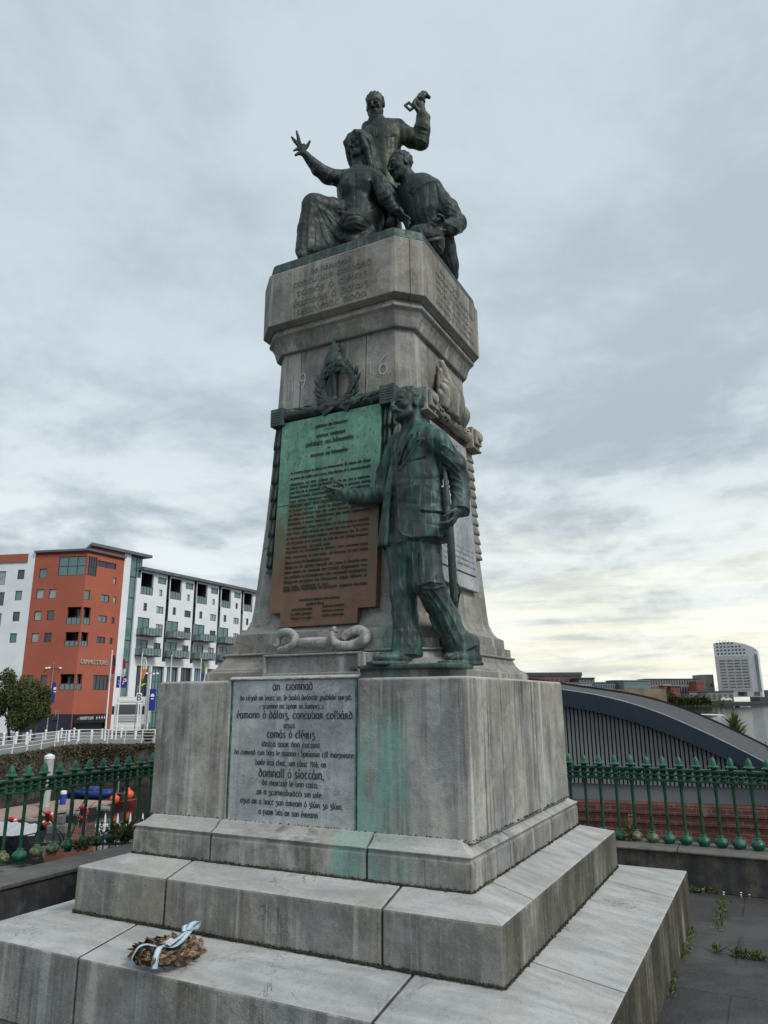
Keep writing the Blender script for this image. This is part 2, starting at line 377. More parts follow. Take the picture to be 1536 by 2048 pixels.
def ribbon(V, F, pts, w, o, u, v, nrm, h, d):
    """stroke as a shallow solid bar: a mitred ribbon of width w and height d standing h proud"""
    n = len(pts); P = np.array(pts, float)
    closed = n > 3 and np.allclose(P[0], P[-1])
    L = []; R = []
    for i in range(n):
        a = P[i-1] if i > 0 else (P[-2] if closed else P[0]); b = P[i+1] if i < n-1 else (P[1] if closed else P[-1])
        d0 = P[i]-a; d1 = b-P[i]
        t0 = d0/(np.linalg.norm(d0)+1e-9); t1 = d1/(np.linalg.norm(d1)+1e-9)
        if np.linalg.norm(d0) < 1e-9: t0 = t1
        if np.linalg.norm(d1) < 1e-9: t1 = t0
        t = t0+t1; t /= np.linalg.norm(t)+1e-9; m = np.array([-t[1], t[0]])
        ww = w*(.5+.22*abs(m[0]))          # a pen held flat: thick downstrokes
        L.append(P[i]+m*ww); R.append(P[i]-m*ww)
    b0 = len(V)
    for q in L+R: V.append(o+u*q[0]+v*q[1]+nrm*(h+d))
    for q in L+R: V.append(o+u*q[0]+v*q[1]+nrm*h)
    for i in range(n-1):
        F.append((b0+i, b0+n+i, b0+n+i+1, b0+i+1))
        F.append((b0+i, b0+i+1, b0+2*n+i+1, b0+2*n+i)); F.append((b0+n+i+1, b0+n+i, b0+3*n+i, b0+3*n+i+1))
    if not closed:
        F.append((b0+n, b0, b0+2*n, b0+3*n)); F.append((b0+n-1, b0+2*n-1, b0+4*n-1, b0+3*n-1))
class Letters:
    def __init__(s): s.V, s.F = [], []
    def line(s, text, o, u, v, nrm, xh, w=.19, width=None, align='c', h=.0006, d=.0012, sx=1.0):
        """text centred on o (baseline); u right, v up, nrm out; xh = x-height; width = force the line to this width"""
        st, tw = glyph_strokes(text); kx = xh*sx
        if width: kx = width/tw
        x0 = -tw*kx/2 if align == 'c' else 0
        for i, pts in enumerate(st):
            ribbon(s.V, s.F, [(x0+a*kx, b*xh) for a, b in pts], w*xh, o, u, v, nrm, h+.00012*(i % 4), d)
    def make(s, name, mat, parent): return pyobj(name, s.V, s.F, mat, parent, smooth=False)
# ------------------------------------------------------------------ the monument (dressed grey limestone)
ST = dict(
 step1=stone('limestone_step', dark=(.10, .098, .09), base=(.32, .318, .30), streak=.6, brown=.22, moss=.5, top=(.47, .48, .475), veins=.05, algae=.95),
 step=stone('limestone_upper_step', dark=(.11, .107, .098), base=(.315, .31, .29), streak=.62, brown=.4, moss=.35, top=(.46, .46, .45), veins=.05, algae=.7),
 base=stone('limestone_base', base=(.34, .335, .31), streak=.6, brown=.35, moss=.3, top=(.45, .45, .43), soot=.55, green=[(.30, .50, .70, .93, .75), (.45, .8, .70, .92, .4)]),
 die=stone('limestone_die', dark=(.10, .097, .09), base=(.40, .39, .36), streak=.72, brown=.32, moss=.12, green=[(.20, .42, .9, 1.42, .9), (.46, .66, .95, 1.5, .75), (.2, .62, .9, 1.0, .9)]),
 shaft=stone('limestone_shaft', base=(.335, .325, .30), streak=.42, brown=.22, moss=.14, top=(.30, .29, .27), green=[(.30, .66, 1.74, 2.1, .7)]),
 cap=stone('limestone_cap', base=(.35, .335, .30), streak=.62, brown=.45, moss=.14, soot=.12),
 carve=stone('carved_limestone', base=(.33, .32, .28), streak=.4, brown=.2, moss=.5, soot=.15),
 pale=stone('pale_limestone', base=(.37, .37, .35), streak=.3, brown=.1, moss=.12),
)
JOINT = plain('mortar_joint', (.032, .034, .028), .95, var=.4, scale=30)
SLAB = stone('slate_blue_slab', base=(.52, .56, .59), dark=(.36, .38, .40), streak=.25, brown=.03, moss=.02, grain=.1, veins=.12)
MARBLE = stone('pale_grey_marble', base=(.40, .44, .48), dark=(.24, .27, .30), streak=.35, brown=.05, moss=.03, grain=.08)
INK = plain('black_cut_lettering', (.035, .038, .042), .8)
FAINT = plain('worn_cut_lettering', (.13, .125, .112), .9, var=.35, scale=20)
CHALK = plain('pale_cut_numerals', (.42, .43, .42), .9)
GREENJ = plain('copper_stained_joint', (.07, .22, .19), .9, var=.5, scale=22)
MON = thing('monument', 'tall tapered grey limestone monument on two broad steps with inscribed block and capstone', 'monument', (0, 0, 0))
def rect(a, f, b): return [(-a, -f), (a, -f), (a, b), (-a, b)]
def course(name, mat, a, f, b, prof, jf, jr, gap=.008, bev=.010, core=None, smooth=None):
    """a course of stones round the monument: jf joints along the front (x), jr joints along the right side (y)"""
    bm = bmesh.new(); g = gap/2
    jf = [-a+.35]*0+sorted(jf); jr = sorted(jr)
    pieces = []
    if jf and jr:
        pieces.append([(jf[-1], -f), (a, -f), (a, jr[0])])
        for p, q in zip(jf, jf[1:]): pieces.append([(p, -f), (q, -f)])
        for p, q in zip(jr, jr[1:]): pieces.append([(a, p), (a, q)])
        pieces.append([(a, jr[-1]), (a, b), (-a, b), (-a, -f+.9)]); pieces.append([(-a, -f+.9), (-a, -f), (jf[0], -f)])
    for pc in pieces: sweep(bm, prof, pc, ends=(g, g))
    cz0 = min(z for _, z in prof)+.004; cz1 = max(z for _, z in prof)-.012 if core is None else core
    box(bm, (-a+.012, -f+.012, cz0), (a-.012, b-.012, cz1-.02), 1)
    return obj(name, bm, [mat, JOINT], MON, bevel=bev, seg=2)
xs1 = [on(140, 1921, 'z', .361)[0], on(735, 2052, 'z', .361)[0]]
ys1 = [on(1253, 1985, 'z', .361)[1], on(1345, 1795, 'z', .361)[1]]
course('lower_step', ST['step1'], 1.72, 1.66, 1.67, [(0, 0), (0, .361), (-.43, .425), (-.50, .425), (-.50, 0)], xs1, ys1, core=.34)
xs2 = [on(333, 1757, 'z', .662)[0], on(767, 1816, 'z', .662)[0]]
ys2 = [on(1078, 1800, 'z', .662)[1], on(1192, 1698, 'z', .662)[1]]
course('upper_step', ST['step'], 1.298, 1.273, 1.287, [(0, .41), (0, .662), (-.22, .722), (-.30, .722), (-.30, .41)], xs2, ys2, core=.64)
xs3 = [on(420, 1690, 'y', -1.063)[0], on(733, 1722, 'y', -1.063)[0]]
ys3 = [on(1022, 1715, 'x', 1.083)[1], on(1105, 1655, 'x', 1.083)[1]]
PB = [(0, .70), (0, .842), (-.006, .852), (-.006, .862), (.004, .868), (.004, .874), (-.016, .882), (-.04, .895), (-.058, .912), (-.075, .93), (-.2, .93), (-.2, .70)]
course('base_course', ST['base'], 1.083, 1.063, 1.08, PB, xs3, ys3, core=.86, bev=.004, gap=.013)
DA, DF, DB, DZ0, DZ1 = 1.06, .962, .94, .915, 1.716
xl, xr = on(460, 1500, 'y', -DF)[0], on(708, 1500, 'y', -DF)[0]
yr = [on(1006, 1500, 'x', DA)[1], on(1083, 1480, 'x', DA)[1]]
PD = [(0, DZ0), (0, DZ1-.012), (-.012, DZ1), (-.30, DZ1), (-.30, DZ0)]
def die():
    bm = bmesh.new(); g = .0065
    for pc in ([(xr+.012, -DF), (DA, -DF), (DA, yr[0])], [(DA, yr[0]), (DA, yr[1])], [(DA, yr[1]), (DA, DB), (-DA, DB), (-DA, -.1)], [(-DA, -.1), (-DA, -DF), (xl-.012, -DF)]):
        sweep(bm, PD, pc, ends=(g, g))
    box(bm, (-DA+.02, -DF+.04, DZ0+.01), (DA-.02, DB-.02, DZ1-.012), 1)
    sweep(bm, [(.003, DZ1-.003), (.003, DZ1+.008), (-.02, DZ1+.020), (-.3, DZ1+.020), (-.3, DZ1-.003)], [(xl-.03, -DF), (xr+.03, -DF)])
    o = obj('die', bm, [ST['die'], JOINT], MON, bevel=.008)
die()
def slab():
    bm = bmesh.new(); box(bm, (xl, -DF+.006, DZ0+.008), (xr, -DF+.10, DZ1-.004))
    o = obj('inscription_slab', bm, SLAB, MON, bevel=.004)
    L = Letters(); u = np.array([1., 0, 0]); v = np.array([0, 0, 1.]); n = np.array([0, -1., 0])
    rows = [('an  tiomnaḋ', 545, 625, 1380, 12), ('do tógaḋ an leaċt so, le bailiú deóntaċ puibliḋe airgid,', 476, 699, 1400, 7.5), ('i gcuiṁne na ḃfear so luimniġ .i.', 518, 648, 1417, 7.5),
     ('éamonn ó dálaiġ, conċuḃar colbárd.', 469, 704, 1437, 11), ('agus', 568, 590, 1456, 8), ('tomás ó cléiriġ', 533, 629, 1476, 11), ('(dalta saor don ċaṫair)', 522, 638, 1494, 8),
     ('do cuireaḋ ċun báis le sasana i ḃpríosún ċill ṁaiġneann', 464, 703, 1512, 7.5), ('baile áṫa cliaṫ, um ċáisc 1916; ar', 509, 651, 1532, 8), ('doṁnall ó síoṫċáin,', 516, 647, 1556, 12),
     ('do marḃaḋ le linn caṫa;', 523, 636, 1573, 8), ('ar a gcomraduiḋṫiḃ sin uile;', 512, 644, 1592, 8), ('agus ar a liaċt gan áireaṁ ó ġlúin go glúin,', 477, 682, 1612, 8), ('a fuair bás ar son éireann.', 516, 637, 1632, 8)]
    for t, x0, x1, y, xh in rows:
        a, b = on(x0, y, 'y', -DF+.006), on(x1, y+4*(x1-x0)/240, 'y', -DF+.006); c = on((x0+x1)/2, y, 'y', -DF+.006)
        L = Letters(); L.line(t, c, u, v, n, xh*.00262, w=.155, width=(b-a)[0]); L.make('lettering', INK, o)
    for x in (xl, xr):
        bm = bmesh.new(); box(bm, (x-.0105 if x == xl else x+.0005, -DF+.009, DZ0+.006), (x-.0005 if x == xl else x+.0105, -DF+.03, DZ1-.006)); obj('copper_joint', bm, GREENJ, o)
slab()
# ---- shaft
def octa(bm, levels, mi=0):
    rings = []
    for a, c, z in levels:
        pts = [(-a+c, -a), (a-c, -a), (a, -a+c), (a, a-c), (a-c, a), (-a+c, a), (-a, a-c), (-a, -a+c)]
        rings.append([bm.verts.new((x, y, z)) for x, y in pts])
    for r0, r1 in zip(rings, rings[1:]):
        for k in range(8):
            f = bm.faces.new((r0[k], r0[(k+1) % 8], r1[(k+1) % 8], r1[k])); f.material_index = mi
    bm.faces.new(rings[0][::-1]); bm.faces.new(rings[-1])
SHL = [(.655, 2.10), (.648, 2.13), (.640, 2.25), (.622, 2.5), (.601, 2.8), (.580, 3.2), (.562, 3.6), (.553, 3.9), (.548, 4.10)]
def shaft_a(z):
    zs = [l[1] for l in SHL]; return float(np.interp(z, zs, [l[0] for l in SHL]))
def blocks():
    bm = bmesh.new()
    zs = [2.105, 2.60, 3.10, 3.54, 4.08]
    for z0, z1 in zip(zs, zs[1:]):
        n = 5; octa(bm, [(shaft_a(z0+.002+(z1-z0-.004)*i/n), .095, z0+.002+(z1-z0-.004)*i/n) for i in range(n+1)])
    octa(bm, [(shaft_a(z)-.008, .095, z) for z in (2.08, 2.4, 2.8, 3.2, 3.6, 4.06)], 1)
    # fine upright joints of the facing slabs in the top stage
    for x in (-.30, .235):
        for z0, z1 in ((3.545, 3.8), (3.8, 4.075)):
            vs = [(x+dx, -shaft_a(z)-.0015, z) for z in (z0, z1) for dx in (-.002, .002)]
            f = bm.faces.new([bm.verts.new(vs[i]) for i in (0, 1, 3, 2)]); f.material_index = 1
    obj('shaft', bm, [ST['shaft'], JOINT], MON, bevel=.004)
    bm = bmesh.new()
    octa(bm, [(.74, .11, 1.945), (.735, .108, 2.012), (.70, .10, 2.03), (.678, .097, 2.055), (.664, .095, 2.085), (.656, .095, 2.112)])
    octa(bm, [(.775, .12, 1.885), (.775, .12, 1.942)])
    octa(bm, [(.79, .12, 1.868), (.80, .12, 1.874), (.80, .12, 1.880), (.79, .12, 1.886)])
    octa(bm, [(.872, .13, 1.718), (.872, .13, 1.765), (.86, .13, 1.775), (.86, .13, 1.782), (.825, .125, 1.80), (.80, .12, 1.83), (.785, .12, 1.868)])
    obj('shaft_base', bm, ST['shaft'], MON, bevel=.005)
blocks()
FU, FV, FN = np.array([1., 0, 0]), np.array([0, -(.548-.655)/-1.99*-1, 1.]), None
def front(x, z, out=0.0):
    """point on the tapered front face"""
    return np.array([x, -shaft_a(z)-out, z])
def right(y, z, out=0.0): return np.array([shaft_a(z)+out, y, z])
# ---- cornice and inscribed capstone
oc = lambda a, c: [(-a+c, -a), (a-c, -a), (a, -a+c), (a, a-c), (a-c, a), (-a+c, a), (-a, a-c), (-a, -a+c)]
def cap():
    bm = bmesh.new(); p = oc(.55, .093)
    sweep(bm, [(-.02, 4.045), (.026, 4.05), (.032, 4.062), (.048, 4.12), (.066, 4.155), (.084, 4.168), (.088, 4.172), (.088, 4.192), (.070, 4.198), (.070, 4.226), (-.3, 4.226), (-.3, 4.045)], p, closed=True)
    obj('cornice', bm, ST['cap'], MON, bevel=.004)
    bm = bmesh.new(); P = oc(.676, .155); pr = [(-.045, 4.222), (0, 4.243), (0, 4.662), (-.008, 4.67), (-.35, 4.67), (-.35, 4.222)]
    m = lambda i, t: tuple(np.array(P[i])*(1-t)+np.array(P[(i+1) % 8])*t)
    for pc in ([m(7, .6), P[0], P[1], m(1, .5)], [m(1, .5), P[2], P[3], m(3, .5)], [m(3, .5), P[4], P[5], m(5, .5)], [m(5, .5), P[6], P[7], m(7, .6)]):
        sweep(bm, pr, pc, ends=(.0015, .0015))
    box(bm, (-.34, -.34, 4.23), (.34, .34, 4.665))
    o = obj('capstone', bm, ST['cap'], MON, bevel=.004)
    L = Letters(); u = FU; v = UP; n = np.array([0, -1., 0])
    for t, a, b, xh in (('do hásuiġeaḋ', (622, 543), (704, 522), .030), ('conċuḃar colbárd', (587, 573), (744, 527), .036), ('tomás ó cléiriġ', (594, 589), (735, 550), .036), ('éamonn ó dálaiġ', (588, 611), (737, 570), .036), ('seán mac aoda', (594, 628), (733, 589), .036)):
        A, B = on(*a, 'y', -.676), on(*b, 'y', -.676); c = (A+B)/2; c[2] = (A[2]+B[2])/2-.01
        L = Letters(); L.line(t, c, u, v, n, xh, w=.15, width=(B-A)[0]); L.make('lettering', FAINT, o)
    n = np.array([1., 0, 0]); u = np.array([0, 1., 0])
    for i, (t, y0, y1) in enumerate((('do tógaḋ', -.26, .12), ('seosaṁ mac mathúna', -.34, .40), ('brian ó ceallaiġ', -.34, .30), ('mícéal ó míoléain', -.34, .40), ('tomás mac innse', -.30, .34), ('pádraig ó h-allmuráin', -.34, .42))):
        L = Letters(); L.line(t, np.array([.676, (y0+y1)/2, 4.565-.056*i]), u, v, n, .027, w=.15, width=y1-y0); L.make('lettering', FAINT, o)
cap()
# ---- "1916" drawn on the front of the shaft
def numerals():
    def num(ch, px, py, h):
        L = Letters(); c = on(px, py, 'y', -.553); v = UP; L.line(ch, front(c[0], c[2], .001), FU, v, np.array([0, -1., 0]), h, w=.085, sx=.95); L.make('numeral', CHALK, MON)
    num('1', 585, 786, .10); num('9', 606, 776, .085); num('1', 741, 748, .072); num('6', 767, 749, .10)
numerals()
# ---- carved box and scroll of stone below the bronze plate, low pyramid stop behind the statue
def foot_carvings():
    bm = bmesh.new()
    a, b = on(527, 1346, 'y', -.915), on(722, 1338, 'y', -.915); t = on(600, 1300, 'y', -.915)[2]
    z0, z1 = 1.733, 1.863
    box(bm, (a[0], -.905, z0), (b[0], -.70, z1)); 
    for lo, hi in (((a[0], z1-.012), (b[0], z1)), ((a[0], z0), (b[0], z0+.018)), ((a[0], z0+.018), (a[0]+.018, z1-.012)), ((b[0]-.018, z0+.018), (b[0], z1-.012))):
        box(bm, (lo[0], -.930, lo[1]), (hi[0], -.9052, hi[1]))
    box(bm, (b[0]+.002, -.86, z0), (b[0]+.075, -.70, z1-.004))
    obj('carved_box', bm, ST['pale'], MON, bevel=.004)
    bm = bmesh.new()
    def W(pts): return [on(x, y, 'y', -.83+dy) for x, y, dy in pts]
    tube(bm, W([(556, 1301, -.03), (575, 1296, -.03), (588, 1288, -.03), (590, 1276, 0), (580, 1266, 0), (565, 1266, 0), (556, 1275, 0), (554, 1288, -.01), (548, 1294, -.03)]), [.016, .022, .026, .028, .028, .027, .025, .02, .012], 12, smooth=5)
    tube(bm, W([(590, 1286, 0), (610, 1286, -.02), (640, 1285, -.02), (664, 1283, 0)]), [.02, .032, .034, .026], 12, smooth=5)
    tube(bm, W([(667, 1264, -.02), (664, 1274, -.03), (672, 1287, -.02), (690, 1292, 0), (712, 1289, 0), (728, 1280, 0), (730, 1268, .02), (718, 1261, .03), (704, 1265, .03), (692, 1272, .02), (684, 1280, 0)]), [.018, .022, .025, .029, .032, .034, .034, .033, .031, .028, .02], 12, smooth=5)
    tube(bm, W([(660, 1262, -.02), (668, 1259, -.02), (672, 1265, -.02)]), [.012, .02, .016], 10)
    obj('carved_scroll', bm, ST['pale'], MON, smooth=True)
foot_carvings()
def leaf(bm, o, ax, side, up, L, Wd, lift=.3, mi=0):
    """a pointed leaf: o base, ax along, side across, up out of the surface"""
    o, ax, side, up = (np.array(t, float) for t in (o, ax, side, up))
    pts = []
    for t, w, h in ((0, .25, 0), (.35, 1, .6), (.7, .75, 1), (1, .02, .7)):
        for s in (-1, 0, 1): pts.append(o+ax*L*t+side*Wd*.5*w*s+up*L*lift*(h*.5+(.35 if s == 0 else 0)*w))
    V = [bm.verts.new(p) for p in pts]
    for i in range(3):
        for j in range(2):
            f = bm.faces.new((V[i*3+j], V[i*3+j+1], V[i*3+j+4], V[i*3+j+3])); f.material_index = mi
def garland(bm, p0, p1, r, up, rng, n=60, core=.75, size=.055):
    """laurel moulding: a core bar covered with overlapping leaves running from p0 to p1"""
    p0, p1, up = (np.array(t, float) for t in (p0, p1, up)); ax = (p1-p0)/np.linalg.norm(p1-p0); Lt = np.linalg.norm(p1-p0)
    sd = np.cross(ax, up); sd /= np.linalg.norm(sd)
    tube(bm, [p0, p1], r*core, 8)
    for i in range(n):
        t = (i+rng.random())/n*.97; a = rng.uniform(-1.5, 1.5)
        d = up*cos(a)+sd*sin(a); s = ax*.5*rng.uniform(-.2, .2)+np.cross(d, ax)
        o = p0+ax*Lt*t+d*r*core*.92
        leaf(bm, o, ax+d*.10, s, d, size*rng.uniform(.8, 1.2), size*.52, .25)
def husks(bm, pts, w, out, rng, step=.066, side=None):
    """a hanging drop of overlapping scales"""
    P = [np.array(p, float) for p in pts]
    for i in range(len(P)):
        pass
    L = [0]
    for a, b in zip(P, P[1:]): L.append(L[-1]+np.linalg.norm(b-a))
    at = lambda s: np.array([np.interp(s, L, [p[k] for p in P]) for k in range(3)])
    n = int(L[-1]/step)
    for i in range(n):
        a = at(L[-1]*i/n); b = at(min(L[-1], L[-1]*(i+1.35)/n)); ax = (b-a)/np.linalg.norm(b-a); ln = np.linalg.norm(b-a)
        ww = w*(1-.28*i/n)
        for s in (-1, 1, 0):
            o = a+side*ww*.31*s
            V = []
            for t, q, h in ((0, .8, .15), (.4, 1.0, .55), (.8, .92, .95), (1.0, .45, 1.0)):
                for k, hh in ((-1, 0), (-.5, .52), (0, 1), (.5, .52), (1, 0)):
                    V.append(bm.verts.new(o+ax*ln*t+side*ww*.22*k*q+out*(.004+.046*hh*(.55+.45*h)+(.012 if s == 0 else 0)*h)))
            for r in range(3):
                for c in range(4): bm.faces.new((V[r*5+c], V[r*5+c+1], V[r*5+c+6], V[r*5+c+5]))
            tip = [V[15+c] for c in range(5)]
            m = bm.verts.new(o+ax*ln*1.0+out*.0); 
            for c in range(4): bm.faces.new((tip[c], tip[c+1], m))
# ---- carved stone frame, flame and marble tablet of the right-hand face
def side_carvings():
    rng = random.Random(5); up = np.array([1., 0, 0]); sd = np.array([0, 1., 0])
    zt = 3.52; ya, yb = -.44, .40
    for y in (ya, yb):
        bm = bmesh.new(); a = shaft_a(zt)
        box(bm, (a-.02, y-.075, zt-.085), (a+.10, y+.075, zt+.075)); box(bm, (a+.1002, y-.055, zt-.06), (a+.125, y+.055, zt+.055)); box(bm, (a-.02, y-.085, zt-.10), (a+.112, y+.085, zt-.0855))
        lathe(bm, [(.001, 0), (.04, 0), (.03, .02), (.001, .024)], 12, (0, 0, 0))
        for v in list(bm.verts)[-48:]: v.co = Vector((a+.125+v.co.z, y+v.co.x, zt+v.co.y))
        obj('carved_block', bm, ST['carve'], MON, bevel=.006)
    bm = bmesh.new()
    garland(bm, right((ya+yb)/2, zt, .05), right(yb-.07, zt, .05), .052, up, rng, 46, size=.06); garland(bm, right((ya+yb)/2, zt, .05), right(ya+.07, zt, .05), .052, up, rng, 46, size=.06)
    for y in (ya, yb): husks(bm, [right(y, z, .0) for z in (3.43, 3.1, 2.8, 2.58)], .13, up, rng, side=sd)
    obj('carved_garland', bm, ST['carve'], MON, smooth=True)
    # heap of drapery and flame standing on the garland
    bm = bmesh.new(); yc = (ya+yb)/2-.02
    for i in range(34):
        t = rng.uniform(-1, 1); h = (1-t*t)*.26+.13
        b = right(yc+.20*t, zt+.02, .05+.05*rng.random()); c = right(yc+.16*t+rng.uniform(-.03, .03), zt+.02+h*rng.uniform(.5, .75), .12*rng.uniform(.5, 1)); d = right(yc+.10*t, zt+.05+h*rng.uniform(.8, 1.1), .04)
        tube(bm, [b, (b+c)/2+up*.02, c, d], [.04, .05, .045, .026], 8, flat=.7, smooth=4)
    obj('carved_flame', bm, ST['carve'], MON, smooth=True)
    bm = bmesh.new()
    y0, y1 = -.345, .315
    z1, z0 = 3.42, 2.44
    vs = [right(y0, z0, .012), right(y1, z0, .012), right(y1, z1, .012), right(y0, z1, .012)]
    prism(bm, vs, up*.03)
    zz = 2.428; prism(bm, [right(y0, zz-.10, .012), right(y1, zz-.10, .012), right(y1, zz, .012), right(y0, zz, .012)], up*.03)
    o = obj('marble_tablet', bm, MARBLE, MON, bevel=.003)
    L = Letters(); txt = 'in ómós do laoċra na cásca mná agus fir a ṫroid ar son saoirse na héireann agus a fuair bás le gaisce'.split()
    v = vs[3]-vs[0]; v /= np.linalg.norm(v); n = np.cross(sd, v)
    for i in range(24):
        t = ' '.join(rng.choice(txt) for _ in range(7)) if i % 8 else ' '.join(rng.choice(txt) for _ in range(3))
        c = right((y0+y1)/2, 3.37-.0385*i, .0425); L.line(t, c, sd, v, n, .013, w=.22, width=.56 if i % 8 else .3)
    L.make('lettering', plain('worn_grey_lettering', (.17, .19, .21), .9), o)
side_carvings()
# ------------------------------------------------------------------ bronze plate on the front of the shaft
def plate_mat():
    m, k, b = newmat('proclamation_bronze')
    p = k.n('ShaderNodeNewGeometry').outputs['Position']; sp = k.n('ShaderNodeSeparateXYZ'); k.set(sp.inputs[0], p)
    n = k.noise(p, 9, 8, .65, .4); sp2 = k.noise(k.vmul(p, (26, 26, 15)), 2.2, 6, .7); run = k.noise(k.vmul(p, (16, 16, 1.2)), 1.0, 6, .6)
    gr = k.mix(k.ramp(n, .3, .7), (.085, .22, .155), (.17, .37, .27)); gr = k.mix(k.math('MULTIPLY', k.ramp(run, .5, .7), .6), gr, (.06, .13, .09))
    gr = k.mix(k.math('MULTIPLY', k.ramp(sp2, .56, .63), .8), gr, (.03, .05, .035))
    br = k.mix(k.ramp(n, .3, .7), (.15, .078, .050), (.21, .105, .068)); br = k.mix(k.math('MULTIPLY', k.ramp(run, .5, .68), .55), br, (.085, .095, .06))
    br = k.mix(k.math('MULTIPLY', k.ramp(sp2, .60, .66), .6), br, (.04, .03, .022))
    # the upper sheet is green, the lower one brown; they meet at a joint
    f = k.math('MAXIMUM', k.math('MULTIPLY', k.ramp(k.math('ADD', sp.outputs[2], k.math('MULTIPLY', n, .03)), 2.873, 2.885), .75), k.ramp(k.math('ADD', sp.outputs[2], k.math('MULTIPLY', k.math('SUBTRACT', run, .5), 1.7)), 2.72, 3.06))
    mid = k.math('MULTIPLY', k.math('MULTIPLY', k.ramp(sp.outputs[2], 2.22, 2.5), k.ramp(k.noise(k.vadd(p, (2, 2, 2)), 3.2, 6, .65), .40, .58)), .85)
    c = k.mix(f, k.mix(mid, br, (.085, .12, .075)), gr)
    k.set(b.inputs['Base Color'], c); b.inputs['Metallic'].default_value = .15; b.inputs['Roughness'].default_value = .55
    bump(k, b, k.math('ADD', sp2, n), .3, .006)
    return m
BRZ = bronze('weathered_bronze', amt=.65, pale=.6); BRZD = bronze('dark_bronze', amt=.6, pale=.5, green=(.045, .17, .135))
PLT = thing('bronze_plaque', 'large bronze proclamation plaque, green above and brown below, fixed to the front of the shaft', 'plaque', (0, -.62, 2.8))
LET = plain('plaque_letter_bronze', (.035, .042, .03), .55, .2, var=.5, scale=9)
def plaque():
    PX = [(-.40, 3.46), (.415, 3.46), (.415, 2.17), (.285, 2.17), (.285, 2.06), (-.30, 2.06), (-.30, 2.17), (-.40, 2.17)]
    tl, tr, br_, bl = on(566, 848, 'y', -.60), on(764, 811, 'y', -.60), on(757, 1214, 'y', -.68), on(545, 1228, 'y', -.68)
    x0, x1 = (tl[0]+bl[0])/2, (tr[0]+br_[0])/2+.0; zt = (tl[2]+tr[2])/2; zb = (bl[2]+br_[2])/2; zj = 2.87
    zz = 2.045
    poly = [(x0, zt), (x1, zt), (x1, zj), (x1, zb), (x1-.125, zb), (x1-.125, zz), (x0+.09, zz), (x0+.09, zb), (x0, zb), (x0, zj)]
    bm = bmesh.new(); out = .028
    f = [bm.verts.new(front(x, z, out+.030)) for x, z in poly]; r = [bm.verts.new(front(x, z, -.01)) for x, z in poly]
    top = [f[9], f[2], f[1], f[0]]; bm.faces.new(top); bm.faces.new([f[8], f[3], f[2], f[9]]); bm.faces.new([f[7], f[6], f[5], f[4]])
    n = len(poly)
    # the middle strip between the joint row and the lower tab
    for i in range(n): bm.faces.new((f[i], f[(i+1) % n], r[(i+1) % n], r[i]))
    m = plate_mat()
    pl = obj('plate', bm, m, PLT, bevel=.004)
    bm = bmesh.new(); prism(bm, [front(x0-.002, zj-.002, .0585), front(x1+.002, zj-.002, .0585), front(x1+.002, zj+.003, .0585), front(x0-.002, zj+.003, .0585)], (0, -.0012, 0)); obj('plate_joint', bm, BRZD, PLT)
    L = Letters(); nn = np.array([0, -1., .05]); nn /= np.linalg.norm(nn)
    def row(t, px, py, xh, w=None, wd=.24, left=None):
        c = on(px, py, 'y', -.64); c = front(c[0], c[2], .0592)
        a = front(c[0], c[2]-.1, .0592); v = (c-a)/np.linalg.norm(c-a)
        L.line(t, c, FU, v, nn, xh, w=wd, width=w, d=.0025)
    row('poblaċt na héireann', 661, 849, .015, .25); row('-', 660, 857, .012, .14, .16); row('rialtas sealadaċ', 661, 869, .016, .23); row('poblaċt na héireann', 658, 885, .021, .37); row('do', 658, 896, .010, .02); row('muintir na héireann', 658, 908, .018, .29)
    body = ("a ḟeara agus a ṁná na héireann: in ainm dé agus in ainm na nglún atá imiṫe, óna ḃfuair sí a seantraidisiún náisiúnta, tá éire, trínne, ag gairm a clainne ċun a brataí agus ag bualaḋ buille ar son a saoirse. "
      "tar éis di a fearaiḃ a eagrú agus a oiliúint trína heagras rúnda réaḃlóideaċ, bráiṫreaċas na poblaċta, agus trína heagrais ṁíleata oscailte, óglaiġ na héireann agus arm cataraċ na héireann, tar éis di a riail a ċur i gcriċ go foiġneaċ agus fanaċt go diongḃáilte leis an uain ċeart, glacann sí an uain sin anois. "
      "dearḃaímid gur ceart ceannasaċ dosċloíte é ceart ṁuintir na héireann ċun seilḃe na héireann, agus ċun dála na héireann a riaraḋ gan ċosc. níor múċaḋ an ceart sin leis an ḃforlaṁas a rinne pobal agus rialtas eaċtrannaċ air le fada, ná ní féidir é a ṁúċaḋ go deo aċ trí ḋíoṫú ṁuintir na héireann. "
      "ní raiḃ aon ġlún riaṁ nár ḋearḃaiġ muintir na héireann a gceart ċun saoirse agus ċun ceannais a náisiúin; sé huaire le trí ċéad bliain anuas do ḋearḃaíodar faoi airm é. ag seasaṁ dúinn ar an gceart bunaiḋ sin, agus á ḋearḃú arís faoi airm os coṁair an tsaoil, fógraimid leis seo poblaċt na héireann ina stát ceannasaċ neaṁspleáċ. "
      "dligeann poblaċt na héireann, agus éilíonn sí leis seo, géillsine ó gaċ éireannaċ idir ḟear agus ḃean. ráṫaíonn an ṗoblaċt saoirse ċreidiṁ agus saoirse ṡiḃialta, coṁċearta agus coṁdeiseanna dá saoránaiġ uile. go dtí go mbeiḋ sé d'uain againn buanrialtas náisiúnta a ḃunú, riarfaiḋ an rialtas sealadaċ. ").split()
    ws = iter(body*3)
    # lines of the text: (y of the first line and the last, number of lines) at the middle of the plate
    X0, X1 = on(583, 950, 'y', -.64)[0], on(742, 950, 'y', -.64)[0]
    Z = lambda py: on(655, py, 'y', -.65)[2]
